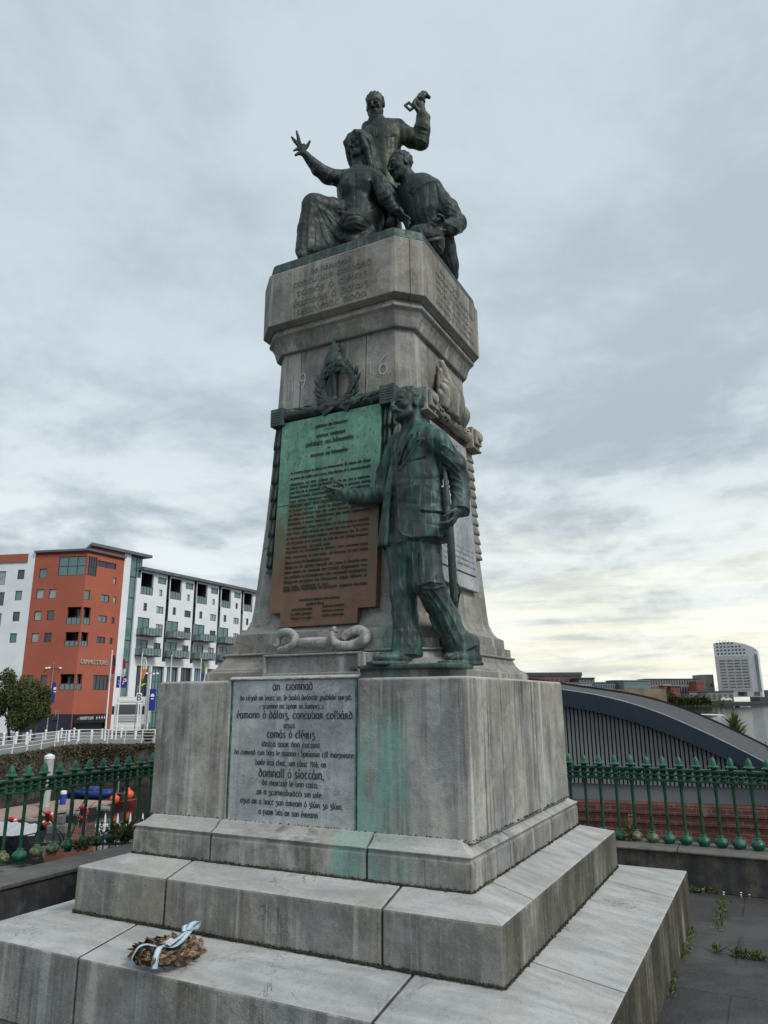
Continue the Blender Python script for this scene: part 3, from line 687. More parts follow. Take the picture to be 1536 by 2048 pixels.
    blocks_ = [(Z(936), Z(960), 3), (Z(968), Z(1042), 9), (Z(1052), Z(1092), 5), (Z(1100), Z(1122), 3), (Z(1132), Z(1172), 5), (Z(1178), Z(1184), 1)]
    for za, zb_, nl in blocks_:
        for i in range(nl):
            z = za+(zb_-za)*i/max(1, nl-1); words = []; ln = 0
            while ln < 46: w_ = next(ws).replace("'", ''); words.append(w_); ln += len(w_)+1
            last = (i == nl-1 and nl > 1); wdt = (X1-X0)*(.55 if last else 1.0)
            t = ' '.join(words[:len(words)//2+1] if last else words)
            c = front((X0+X1)/2-(X1-X0-wdt)/2, z, .0592); a = front(c[0], z-.1, .0592); v = (c-a)/np.linalg.norm(c-a)
            L.line(t, c, FU, v, nn, .0125, w=.27, width=wdt, d=.0025)
    row('arna síniú ṫar ceann an rialtais ṡealadaiġ', 648, 1201, .009, .30); row('tomás ó cléiriġ', 641, 1211, .010, .13)
    for i, (l, r_) in enumerate((('seán mac diarmada', 'tomás mac donnċaḋa'), ('p. mac piarais', 'éamonn ceannt'), ('séamas ó conġaile', 'seosaṁ pluincéad'))):
        row(l, 615, 1222+9*i, .0095, .155); row(r_, 677, 1215+9*i, .0095, .155)
    L.make('lettering', LET, pl)
    # laurel frame, corner blocks, hanging drops
    rng = random.Random(2); up = np.array([0, -1., 0]); sd = np.array([1., 0, 0])
    ztop = zt+.055; xa, xb = x0-.03, x1+.055
    bm = bmesh.new(); mid = (xa+xb)/2
    garland(bm, front(mid, ztop, .03), front(xa+.04, ztop, .03), .05, up, rng, 60, size=.075); garland(bm, front(mid, ztop, .03), front(xb-.04, ztop, .03), .05, up, rng, 60, size=.075)
    obj('laurel_bar', bm, BRZD, PLT, smooth=True)
    for x in (xa, xb):
        bm = bmesh.new(); c = front(x, ztop-.01, 0)
        box(bm, (x-.055, c[1]-.085, c[2]-.065), (x+.055, c[1]+.01, c[2]+.065))
        for i in range(5):
            for j in range(5):
                bmesh.ops.create_icosphere(bm, subdivisions=1, radius=.0085, matrix=Matrix.Translation((x-.036+.018*i, c[1]-.085, c[2]-.036+.018*j)))
        obj('corner_block', bm, BRZ, PLT, bevel=.004)
    for x, zl in ((xa, 2.45), (xb, 2.5)):
        bm = bmesh.new(); husks(bm, [front(x, z, .004) for z in (ztop-.07, 3.0, 2.7, zl)], .112, up, rng, side=sd, step=.115)
        for i in range(7): leaf(bm, front(x+rng.uniform(-.02, .02), zl+.01, .02), np.array([rng.uniform(-.5, .5), -.2, -1]), sd, up, .05, .03)
        obj('hanging_garland', bm, BRZ, PLT, smooth=True)
    return ztop, mid
ZTOP, XMID = plaque()
def wreath_and_torch():
    rng = random.Random(9); c2 = on(677, 772, 'y', -.60); cx, cz = c2[0], c2[2]
    WR = thing('bronze_wreath', 'round bronze laurel wreath with a flaming torch, above the plaque on the shaft', 'wreath', front(cx, cz, .04))
    bm = bmesh.new(); R = .135
    ring = [front(cx+R*cos(a), cz+R*1.05*sin(a), .04) for a in np.linspace(0, 2*pi, 41)]
    tube(bm, ring, .022, 8, cap=False)
    for i in range(210):
        s = 1 if i % 2 else -1
        a = -pi/2+s*(i/210)*pi*.97; t = np.array([-sin(a)*s, 0, cos(a)*s]); r_ = np.array([cos(a), 0, sin(a)])
        k = rng.uniform(-1, 1); o = front(cx+(R+.012*k)*cos(a), cz+(R+.012*k)*1.05*sin(a), .045+.02*(1-abs(k)))
        ax = t+r_*k*.75+np.array([0, -.15, 0]); ax /= np.linalg.norm(ax)
        leaf(bm, o, ax, np.cross(ax, [0, -1, 0]), np.array([0, -1, 0]), rng.uniform(.055, .08), .026, .3)
    for s in (-1, 1):
        for k in range(5):
            tube(bm, [front(cx, cz-R-.015, .06), front(cx+s*(.05+.01*k), cz-R-.03-.012*k, .07), front(cx+s*(.13+.012*k), cz-R-.05+.03*k, .05)], [.008, .007, .003], 6)
    obj('laurel_ring', bm, BRZD, WR, smooth=True)
    bm = bmesh.new(); b = on(668, 800, 'y', -.60); t = on(665, 745, 'y', -.60)
    o = front(b[0], b[2], .03); prof = [(.026, 0), (.026, .02), (.02, .03), (.024, .19), (.034, .20), (.036, .215), (.05, .235), (.052, .25), (.03, .255)]
    lathe(bm, prof, 14, o)
    obj('torch', bm, BRZD, WR, smooth=False, auto=40)
    bm = bmesh.new(); base = o+np.array([0, 0, .25])
    for i in range(26):
        a = rng.uniform(0, 2*pi); r0 = rng.uniform(.008, .042); h = rng.uniform(.11, .215)*(1.15-r0/.09)
        p = [base+np.array([r0*cos(a+k*.5)*(1.35 if k == 1 else (1-.12*k)), r0*sin(a+k*.5)*.7, h*k/3]) for k in range(4)]
        p[3] = p[3]+np.array([.04*rng.uniform(-1, 1), 0, 0]); tube(bm, p, [.022, .034, .026, .007], 7, smooth=3)
    obj('flame', bm, BRZ, WR, smooth=True)
wreath_and_torch()
# ------------------------------------------------------------------ sculpting: blended solids on a grid, then one closed surface
def nz(v): v = np.array(v, float); return v/np.linalg.norm(v)
def bounds(J, x0, y0, x1, y1, pad=(.3, .38, .1)):
    c = np.array([J(x, y) for x in (x0, x1) for y in (y0, y1)]); return c.min(0)-pad, c.max(0)+pad
class Clay:
    def __init__(s, lo, hi, h):
        s.lo, s.h = np.array(lo, float), h
        s.n = np.ceil((np.array(hi)-s.lo)/h).astype(int)+1
        s.f = np.full(s.n, .5, np.float32)
        s.ax = [(s.lo[i]+h*np.arange(s.n[i])).astype(np.float32) for i in range(3)]
    def view(s, lo, hi):
        a = np.clip(np.floor((np.array(lo)-s.lo)/s.h).astype(int), 0, s.n-1); b = np.clip(np.ceil((np.array(hi)-s.lo)/s.h).astype(int)+1, 1, s.n)
        sl = tuple(slice(p, q) for p, q in zip(a, b))
        return sl, s.ax[0][sl[0]][:, None, None], s.ax[1][sl[1]][None, :, None], s.ax[2][sl[2]][None, None, :]
    def put(s, d, sl, k, mode):
        a = s.f[sl]
        if d.size == 0: return
        if mode == 'add':
            h = np.clip(.5+.5*(a-d)/k, 0, 1); s.f[sl] = a*(1-h)+d*h-k*h*(1-h)
        elif mode == 'cut':
            d = -d; h = np.clip(.5-.5*(a-d)/k, 0, 1); s.f[sl] = a*(1-h)+d*h+k*h*(1-h)
    def cap(s, p, q, ra, rb=None, k=.02, mode='add', sq=None, ks=1.0):
        """tapered limb; sq = axis along which it is flattened by ks"""
        p, q = np.array(p, float), np.array(q, float); rb = ra if rb is None else rb
        m = max(ra, rb)+k+3*s.h; sl, X, Y, Z = s.view(np.minimum(p, q)-m, np.maximum(p, q)+m)
        px, py, pz = X-p[0], Y-p[1], Z-p[2]; d = q-p
        if sq is not None and ks != 1.0:
            sq = np.array(sq, float); t = (px*sq[0]+py*sq[1]+pz*sq[2])*(ks-1)
            px, py, pz = px+t*sq[0], py+t*sq[1], pz+t*sq[2]; d = d+sq*(d@sq)*(ks-1)
        t = np.clip((px*d[0]+py*d[1]+pz*d[2])/(d@d+1e-9), 0, 1)
        r = ra+(rb-ra)*t
        dd = np.sqrt((px-t*d[0])**2+(py-t*d[1])**2+(pz-t*d[2])**2)-r
        s.put((dd/(1 if ks <= 1 else (1+ks)/2)).astype(np.float32), sl, k, mode)
    def chain(s, pts, rr, k=.02, **kw):
        for i in range(len(pts)-1): s.cap(pts[i], pts[i+1], rr[i], rr[i+1], k, **kw)
    def ell(s, c, r, fr=None, k=.02, mode='add'):
        c = np.array(c, float); r = np.array(r, float); fr = np.eye(3) if fr is None else np.array(fr)
        m = r.max()+k+3*s.h; sl, X, Y, Z = s.view(c-m, c+m)
        x, y, z = X-c[0], Y-c[1], Z-c[2]
        q = [(x*a[0]+y*a[1]+z*a[2])/ri for a, ri in zip(fr, r)]; q2 = [(x*a[0]+y*a[1]+z*a[2])/(ri*ri) for a, ri in zip(fr, r)]
        k0 = np.sqrt(q[0]**2+q[1]**2+q[2]**2); k1 = np.sqrt(q2[0]**2+q2[1]**2+q2[2]**2)+1e-6
        s.put((k0*(k0-1)/k1).astype(np.float32), sl, k, mode)
    def cone(s, p, q, ra, rb, fr, ks, k=.012, hollow=0):
        """elliptic frustum with flat ends (coat skirts, cuffs); fr = flattened axis"""
        p, q = np.array(p, float), np.array(q, float); m = max(ra, rb)+k+4*s.h
        sl, X, Y, Z = s.view(np.minimum(p, q)-m, np.maximum(p, q)+m)
        d = q-p; L = np.linalg.norm(d); d = d/L
        x, y, z = X-p[0], Y-p[1], Z-p[2]; t = x*d[0]+y*d[1]+z*d[2]
        rx, ry, rz = x-t*d[0], y-t*d[1], z-t*d[2]
        fr = np.array(fr, float); w = rx*fr[0]+ry*fr[1]+rz*fr[2]
        rad_ = np.sqrt(np.maximum(rx**2+ry**2+rz**2-w**2, 0)+(w*ks)**2)
        u = np.clip(t/L, 0, 1); dd = np.maximum((rad_-(ra+(rb-ra)*u))/((1+ks)/2), np.abs(t-L/2)-L/2)
        if hollow: dd = np.maximum(dd, -(rad_-(ra+(rb-ra)*u)+hollow))
        s.put(dd.astype(np.float32), sl, k, 'add')
    def block(s, c, half, fr, r=.005, k=.006, mode='add'):
        c = np.array(c, float); fr = np.array(fr); m = float(np.linalg.norm(half))+k+3*s.h; sl, X, Y, Z = s.view(c-m, c+m)
        x, y, z = X-c[0], Y-c[1], Z-c[2]
        q = [np.abs(x*a[0]+y*a[1]+z*a[2])-(h-r) for a, h in zip(fr, half)]
        o = np.sqrt(sum(np.maximum(v, 0)**2 for v in q))+np.minimum(np.maximum(np.maximum(q[0], q[1]), q[2]), 0)-r
        s.put(o.astype(np.float32), sl, k, mode)
    # ---- detail on the skin only
    def band(s, w=.035):
        s.i = np.nonzero(np.abs(s.f) < w); s.p = np.stack([s.ax[k][s.i[k]] for k in range(3)], 1).astype(np.float64); s.d = s.f[s.i].astype(np.float64)
        e = s.p-CAMPOS; z = e@CF; s.u = 768+FPX*(e@CR)/z; s.v = 1024-FPX*(e@CU)/z; s.hd = e@FH
    def groove(s, pts, w, amp, near=None, far=None):
        """a fold or seam drawn as a line over the figure as seen from the front; amp>0 cuts in, amp<0 raises"""
        P = np.array(pts, float); lo, hi = P.min(0)-4*w, P.max(0)+4*w
        m = (s.u > lo[0]) & (s.u < hi[0]) & (s.v > lo[1]) & (s.v < hi[1])
        if near is not None: m &= (s.hd > near) & (s.hd < far)
        j = np.nonzero(m)[0]
        if not len(j): return
        best = np.full(len(j), 1e9)
        for a, b in zip(P, P[1:]):
            d = b-a; t = np.clip(((s.u[j]-a[0])*d[0]+(s.v[j]-a[1])*d[1])/(d@d+1e-9), 0, 1)
            best = np.minimum(best, (s.u[j]-a[0]-t*d[0])**2+(s.v[j]-a[1]-t*d[1])**2)
        w = w*.8; s.d[j] += amp*1.1*np.exp(-np.sqrt(best+.02)/w*1.15)
    def ripple(s, c, R, axis, freq, amp, seed=0, along=None):
        """cloth folds: waves across axis, bent by low noise, fading away from c"""
        c = np.array(c, float); e = s.p-c; m = np.exp(-(e**2).sum(1)/(R*R)); j = np.nonzero(m > .03)[0]
        p = s.p[j]; a = np.array(axis, float); rs = np.random.RandomState(seed)
        w = sum(np.sin(p@(rs.randn(3)*14)+rs.rand()*6) for _ in range(3))
        x = 1-2*np.abs(np.sin((p@a)*freq*.5+.55*w)); y = 1-2*np.abs(np.sin((p@a)*freq*.9+1.1*w+2)); s.d[j] -= amp*1.15*m[j]*(x*.75+.3*y)
    def rough(s, amp, freq, seed=0):
        rs = np.random.RandomState(seed)
        s.d += amp*sum(np.sin(s.p@(rs.randn(3)*freq)+rs.rand()*6) for _ in range(5))/2.2
    def mesh(s, name, mat, parent=None):
        if hasattr(s, 'i'): s.f[s.i] = s.d
        f = s.f; nx, ny, nz_ = f.shape
        ins = f < 0
        cs = sum(ins[a:nx-1+a, b:ny-1+b, c:nz_-1+c].astype(np.int8) for a in (0, 1) for b in (0, 1) for c in (0, 1))
        I = np.nonzero((cs > 0) & (cs < 8)); idx = np.full((nx-1, ny-1, nz_-1), -1, np.int32); idx[I] = np.arange(len(I[0]))
        acc = np.zeros((len(I[0]), 3)); cnt = np.zeros(len(I[0]))
        co = [(a, b, c) for a in (0, 1) for b in (0, 1) for c in (0, 1)]
        val = {q: f[I[0]+q[0], I[1]+q[1], I[2]+q[2]].astype(np.float64) for q in co}
        for q in co:
            for k in range(3):
                if q[k] == 0:
                    r = list(q); r[k] = 1; r = tuple(r); a, b = val[q], val[r]; m = (a < 0) != (b < 0)
                    t = np.where(m, a/np.where(a-b == 0, 1, a-b), 0)
                    for ax_ in range(3): acc[:, ax_] += np.where(m, q[ax_]+(t if ax_ == k else 0), 0)
                    cnt += m
        V = s.lo+s.h*(np.stack(I, 1)+acc/cnt[:, None])
        Q = []
        for k in range(3):
            sl0 = [slice(None)]*3; sl1 = [slice(None)]*3; sl0[k] = slice(0, -1); sl1[k] = slice(1, None)
            a, b = ins[tuple(sl0)], ins[tuple(sl1)]
            E = np.nonzero(a != b); u, w = (k+1) % 3, (k+2) % 3
            ok = (E[u] > 0) & (E[w] > 0) & (E[u] < f.shape[u]-1) & (E[w] < f.shape[w]-1)
            E = [e[ok] for e in E]; fl = a[tuple(E)]
            def g(du, dw):
                c = [e.copy() for e in E]; c[u] -= du; c[w] -= dw; return idx[tuple(c)]
            q = np.stack([g(1, 1), g(0, 1), g(0, 0), g(1, 0)], 1); q[~fl] = q[~fl][:, ::-1]; Q.append(q)
        Q = np.concatenate(Q); Q = Q[(Q >= 0).all(1)]
        me = bpy.data.meshes.new(name); me.vertices.add(len(V)); me.vertices.foreach_set('co', V.ravel().astype(np.float32))
        me.loops.add(len(Q)*4); me.loops.foreach_set('vertex_index', Q.ravel().astype(np.int32))
        me.polygons.add(len(Q)); me.polygons.foreach_set('loop_start', np.arange(0, len(Q)*4, 4, dtype=np.int32))
        me.update(calc_edges=True); me.validate(); me.materials.append(mat); me.shade_smooth()
        s.f = None
        return link(name, me, parent)
def facing(deg):
    """axes of a figure turned deg from the viewer towards the picture's left: (left, forward, up)"""
    f = nz(-FH*cos(rad(deg))-RH*sin(rad(deg))); return np.array([-f[1], f[0], 0.0]), f, UP.copy()
def tilt(fr, pitch=0, roll=0):
    l, f, u = fr; f2 = f*cos(pitch)+u*sin(pitch); u2 = np.cross(l, f2)*-1 if np.cross(l, f2)[2] < 0 else np.cross(l, f2)
    u2 = nz(u2); l2 = l*cos(roll)+u2*sin(roll); u3 = -l*sin(roll)+u2*cos(roll); return l2, f2, u3
def head(C_, c, fr, H=.235, hair=True, bald=False, moustache=False, ears=True, male=True):
    l, f, u = fr; k_ = H/.235; P = lambda a, b, d: c+(l*a+f*b+u*d)*k_
    R = lambda *r: [x*k_ for x in r]
    C_.ell(P(0, -.012, .033), R(.077, .097, .083), fr, .02); C_.ell(P(0, .022, -.028), R(.061, .066, .086), fr, .03)
    C_.ell(P(0, .036, -.078), R(.046 if male else .04, .046, .036), fr, .02); C_.ell(P(0, .072, -.097), R(.022, .02, .018), fr, .015)
    for s in (-1, 1):
        C_.ell(P(.040*s, .056, -.022), R(.022, .026, .022), fr, .02); C_.cap(P(.052*s, .02, -.06), P(.03*s, .055, -.09), .02*k_, .016*k_, .02)
    C_.cap(P(-.042, .076, .026), P(.042, .076, .026), .014*k_, k=.012)
    for s in (-1, 1):
        C_.ell(P(.031*s, .102, .004), R(.018, .013, .010), fr, .010, 'cut'); C_.ell(P(.031*s, .082, .003), R(.016, .013, .0095), fr, .004)
        C_.cap(P(.018*s, .089, .012), P(.044*s, .080, .012), .0042*k_, k=.003)
    C_.cap(P(0, .086, .016), P(0, .114, -.028), .008*k_, .0105*k_, .008); C_.ell(P(0, .109, -.032), R(.0115, .012, .009), fr, .006)
    for s in (-1, 1): C_.ell(P(.013*s, .098, -.034), R(.009, .011, .008), fr, .004)
    C_.cap(P(-.020, .082, -.060), P(.020, .082, -.060), .0085*k_, k=.008); C_.cap(P(-.018, .083, -.073), P(.018, .083, -.073), .0085*k_, k=.008)
    C_.cap(P(-.022, .093, -.066), P(.022, .093, -.066), .0042*k_, k=.004, mode='cut')
    if moustache: C_.chain([P(-.036, .072, -.066), P(-.014, .097, -.052), P(0, .101, -.050), P(.014, .097, -.052), P(.036, .072, -.066)], R(.008, .013, .013, .013, .008), .006)
    if ears:
        for s in (-1, 1):
            C_.ell(P(.079*s, -.010, -.002), R(.009, .019, .033), tilt(fr, rad(10)), .006); C_.ell(P(.088*s, -.004, .002), R(.006, .010, .018), fr, .004, 'cut')
    if hair:
        # hair: a shell of wavy locks, trimmed along the hairline
        c0 = P(0, -.016, .036); r = R(.083, .101, .086); m = .14*k_; sl, X, Y, Z = C_.view(c0-m, c0+m)
        x, y, z = X-c0[0], Y-c0[1], Z-c0[2]; a = [x*q[0]+y*q[1]+z*q[2] for q in fr]
        k0 = np.sqrt(sum((q/t)**2 for q, t in zip(a, r))); d = (k0-1)*min(r)
        d = d-.0035*np.sin(a[0]*170/k_+14*a[1]*6)*np.clip(a[2]*20+.5, 0, 1)-.003*np.sin(a[1]*150+a[2]*90)
        yy, zz = a[1]+.016*0, a[2]
        line = (.078*k_-.016*k_) if not bald else .0
        cut = (yy-line)*.72-(zz-.050*k_)*.69
        if bald: cut = np.maximum((yy-.020*k_)*.9-(zz+.02)*.4, (zz-.045*k_)*.8+(np.abs(a[0])*-.9+.03*k_))
        side = np.maximum(cut, (-.052*k_-zz)*.8-(yy+.05*k_)*.5)
        C_.put(np.maximum(d, side).astype(np.float32), sl, .004, 'add')
    return P
def hand(C_, w, d, n, t, L=.185, curl=(.25, .3, .35, .4), spread=.10, thumb=.8, tcurl=.3):
    """w wrist, d along the palm, n the way the fingers close, t towards the thumb"""
    d, n = nz(d), nz(n); t = nz(t-d*(t@d)); n = np.cross(t, d)*np.sign(np.cross(t, d)@n); s = L/.185
    pc = w+d*.048*s; C_.ell(pc, [.040*s, .052*s, .017*s], [t, d, n], .014); C_.cap(w-d*.02, w+d*.02*s, .026*s, .027*s, .015, sq=n, ks=1.3)
    for i, (o, ln) in enumerate(((.029, .078), (.010, .086), (-.010, .080), (-.028, .063))):
        b = w+d*.088*s+t*o*s; dr = nz(d+t*spread*(1.5-i)*.8); r = [.0098, .0092, .0086, .0072]; p = b; a = 0
        for j, fr_ in enumerate((.45, .32, .23)):
            a += curl[i]*(1.0 if j else .8); v = dr*cos(a)+n*sin(a); q = p+v*ln*fr_*s; C_.cap(p, q, r[j]*s, r[j+1]*s, .005); p = q
    b = w+d*.022*s+t*.030*s+n*.006; v1 = nz(d*.75+t*thumb+n*.25); q = b+v1*.045*s; C_.cap(b, q, .0135*s, .0115*s, .010)
    v2 = nz(d*.9+t*thumb*(.5-tcurl)+n*tcurl); q2 = q+v2*.033*s; C_.cap(q, q2, .0112*s, .010*s, .004); C_.cap(q2, q2+nz(v2+n*tcurl)*.024*s, .0098*s, .0075*s, .004)
PATINA = bronze('green_streaked_bronze', dark=(.020, .028, .028), green=(.065, .23, .18), amt=.5, pale=.85, grey=(.10, .112, .11))
GROUPB = bronze('dark_streaked_bronze', dark=(.014, .019, .019), green=(.035, .10, .078), amt=.36, pale=.5, grey=(.055, .063, .06))
def standing_man():
    D0 = 4.165; J = lambda x, y, o=0.0: hp(x, y, D0+o)
    fr = facing(48); l, f, u = fr; hf = facing(56)
    C = Clay(np.minimum(J(640, 1345), J(985, 760))-[.18, .32, .05]*np.array([1, 1, 1]), np.maximum(J(640, 1345), J(985, 760))+[.12, .40, .06], .0056)
    zf = 1.787
    # trousers and shoes
    C.chain([J(802, 1085, .06), J(808, 1180, .04), J(813, 1298, .02)], [.092, .080, .074], .03)
    C.cone(J(813, 1262, .02), J(813, 1311, .02), .080, .090, f, 1.0, .004)
    C.chain([J(850, 1085, -.05), J(857, 1165, -.07), J(892, 1240, 0), J(917, 1290, .03)], [.098, .084, .078, .076], .03)
    C.cone(J(909, 1272, .02), J(924, 1302, .035), .081, .088, f, 1.0, .004)
    C.cap(J(826, 1090, .0), J(830, 1060, .0), .13, .14, .03, sq=f, ks=1.3)
    def shoe(heel, toe):
        heel, toe = np.array(heel), np.array(toe); heel[2] = toe[2] = zf+.036; d = nz(toe-heel); s = np.cross(UP, d)
        C.cap(heel, heel+d*.12, .040, .042, .01); C.cap(heel+d*.10, toe-d*.03, .046, .030, .015, sq=UP, ks=1.25); C.cap(heel+d*.03+UP*.02, heel+d*.03+UP*.09, .044, .050, .02)
        C.block((heel+toe)/2-UP*.030, [np.linalg.norm(toe-heel)/2+.025, .046, .010], [d, s, UP], .006, .003)
    shoe(J(838, 1320, .03), J(746, 1324, -.10)); shoe(J(950, 1315, .07), J(892, 1326, -.13))
    # body and coat
    C.cap(J(834, 1010), J(838, 905, .0), .172, .185, .04, sq=f, ks=1.5); C.ell(J(836, 895, .0), [.185, .115, .11], fr, .05)
    C.cap(J(800, 886, .14), J(874, 882, -.15), .058, .062, .05)
    C.cone(J(838, 985, .0), J(843, 1088, -.01), .176, .196, f, 1.35, .02)
    # hanging front of the open coat
    for i in range(3): C.chain([J(792-3*i, 915, .05), J(779-3*i, 985, .02), J(772-6*i, 1088, -.01+.03*i)], [.012, .014, .016], .012)
    # right arm, reaching to the plaque
    C.chain([J(796, 886, .15), J(772, 945, .22), J(764, 985, .2)], [.062, .058, .055], .03); C.chain([J(764, 988, .20), J(730, 994, .19), J(704, 993, .19)], [.056, .054, .050], .02)
    C.cone(J(708, 993, .19), J(697, 993, .19), .050, .053, UP, 1.0, .004)
    w = J(696, 992, .19); dd = nz(J(655, 986, .17)-w); hand(C, w-dd*.01, dd, -UP*.3+FH*.7, UP*.7-FH*.3, curl=(.02, .30, .50, .6), spread=.12, thumb=.9)
    # left arm down to the rifle
    C.chain([J(876, 884, -.16), J(910, 930, -.10), J(918, 958, -.08)], [.064, .062, .058], .03); C.chain([J(918, 958, -.08), J(922, 990, -.12), J(921, 1018, -.17)], [.058, .055, .050], .02)
    C.cone(J(921, 1003, -.15), J(920, 1024, -.18), .052, .058, FH, 1.0, .005)
    w = J(916, 1022, -.18); dd = nz(J(900, 1052, -.22)-w); hand(C, w, dd, FH*.35-RH*.9, -RH*.25-FH*.9, curl=(.5, .55, .6, .65), spread=.06, thumb=.5)
    # neck, collar, head
    hc = J(815, 811, -.03); C.cap(hc-UP*.05-hf[1]*.02, J(828, 868, .0), .060, .072, .02)
    C.cap(J(822, 866, .02), J(838, 862, -.04), .066, .06, .02); C.cone(J(829, 868, -.01), J(826, 855, -.015), .085, .070, f, 1.1, .01)
    head(C, hc, hf, .238, hair=True, bald=False, moustache=True)
    C.band()
    G = C.groove
    G([(797, 902), (792, 940), (796, 1000), (797, 1058), (806, 1070), (820, 1073)], 2.2, -.013, 3.6, 4.15)      # front edge of the coat
    for a in ([(824, 866), (808, 895), (798, 925)], [(838, 866), (826, 900), (806, 932), (797, 940)], [(836, 880), (846, 878), (838, 890)]): G(a, 1.7, -.014)
    G([(834, 868), (822, 900), (801, 935)], 1.6, .014); G([(822, 872), (808, 900), (800, 930)], 2.4, .014)
    G([(822, 923), (850, 916)], 1.6, .014); G([(822, 926), (824, 975)], 1.3, .008); G([(850, 918), (851, 945)], 1.3, .007)
    G([(842, 1024), (886, 1028)], 2.0, .012); G([(842, 1018), (885, 1022)], 2.2, -.006); G([(850, 1030), (850, 1046), (880, 1052)], 1.2, .005)
    G([(868, 880), (872, 910), (880, 945), (884, 975)], 2.2, .012)                                              # armhole and inner arm
    G([(800, 1078), (830, 1081), (870, 1086), (893, 1090)], 2.0, .010)
    rs = random.Random(3)
    for (x0, y0, x1, y1) in ((880, 905, 918, 940), (886, 925, 924, 958), (890, 955, 926, 965), (893, 968, 926, 978), (893, 985, 925, 992), (894, 975, 918, 1000), (885, 890, 908, 905)): G([(x0, y0), ((x0+x1)/2, (y0+y1)/2-3), (x1, y1)], 1.9, -.007, 3.6, 4.2)
    for x in (716, 728, 740, 752): G([(x-3, 975), (x+2, 992), (x-2, 1012)], 1.8, -.005)
    for pts in ([(797, 1105), (801, 1180), (803, 1290)], [(812, 1110), (811, 1170), (818, 1290)], [(828, 1120), (829, 1190), (832, 1290)], [(790, 1130), (796, 1230)], [(822, 1200), (824, 1296)]): G(pts, 2.4, -.007)
    for pts in ([(838, 1170), (860, 1163), (886, 1166)], [(842, 1176), (868, 1178), (888, 1172)], [(846, 1182), (868, 1215), (898, 1290)], [(856, 1185), (885, 1225), (912, 1285)], [(868, 1182), (898, 1222), (926, 1280)], [(842, 1200), (862, 1245), (882, 1290)], [(850, 1105), (845, 1140), (838, 1165)], [(866, 1105), (864, 1140), (850, 1160)], [(878, 1110), (876, 1145), (862, 1162)]): G(pts, 2.2, -.0075)
    G([(838, 1110), (838, 1150), (842, 1190)], 2.6, .014)
    for y in (1005, 955): G([(800, y), (838, y+4), (872, y+2)], 5, .004)
    G([(776, 960), (771, 1020), (766, 1080)], 1.8, .004)
    G([(897, 1302), (930, 1290)], 2, .0); G([(896, 1318), (905, 1312)], 1.2, .006); G([(905, 1314), (916, 1308)], 1.2, .006); G([(915, 1310), (925, 1303)], 1.2, .006)
    C.ripple(J(920, 960, -.1), .18, UP*.8+RH*.6, 110, .0025, 1); C.ripple(J(812, 1185), .22, nz(RH+UP*.25), 80, .0035, 2); C.ripple(J(875, 1215), .22, nz(RH+UP*.7), 85, .0035, 3); C.ripple(J(735, 993, .2), .12, nz(RH+UP*.2), 140, .004, 4); C.ripple(J(845, 1000), .22, nz(UP+RH*.8), 40, .0025, 5)
    C.rough(.0012, 60, 1)
    o = C.mesh('standing_man_statue', PATINA); tag(o, 'bronze statue of a moustached man in an open coat pointing at the plaque', 'statue', 'bronze figures of the monument')
    # foot plate
    bm = bmesh.new(); a, b = on(690, 1342, 'y', -.93)[0], .985
    prism(bm, [(a+.03, -.93, 1.760), (b-.05, -.93, 1.760), (b, -.86, 1.760), (b-.02, -.62, 1.760), (a+.1, -.66, 1.760)], (0, 0, .027)); tag(obj('bronze_foot_plate', bm, BRZ, None, bevel=.008), 'low bronze plate under the feet of the man with the rifle', 'plate')
    # rifle
    RF = thing('rifle', 'bronze rifle held upright in the left hand of the pointing statue', 'rifle', J(898, 1040, -.17))
    q = [J(886, 905, -.10), J(893, 978, -.15), J(899, 1040, -.19), J(903, 1110, -.12), J(909, 1200, .02), J(900, 1255, .12), J(884, 1322, .16)]
    q[-1][2] = 1.80
    bm = bmesh.new(); tube(bm, q[:3], [.012, .014, .016], 10); obj('barrel', bm, PATINA, RF, smooth=True)
    bm = bmesh.new(); tube(bm, [q[1]*.4+q[2]*.6, q[2], q[3], q[4]], [.024, .027, .029, .030], 12, flat=.75); obj('fore_end', bm, PATINA, RF, auto=40)
    bm = bmesh.new(); tube(bm, [q[4], q[4]*.6+q[5]*.4, q[5], q[6]], [.030, .028, .034, .062], 12, flat=.5); obj('stock', bm, PATINA, RF, auto=40)
    bm = bmesh.new(); tube(bm, [q[3]*.4+q[4]*.6+RH*.02, q[3]*.25+q[4]*.75+RH*.04, q[4]+RH*.02], .006, 8); obj('trigger_guard', bm, PATINA, RF, smooth=True)
    bm = bmesh.new(); obox(bm, q[0]+UP*-.03, RH, FH, UP, (-.014, -.02, -.02), (.014, .012, .02)); obj('muzzle_band', bm, PATINA, RF, bevel=.004)
standing_man()
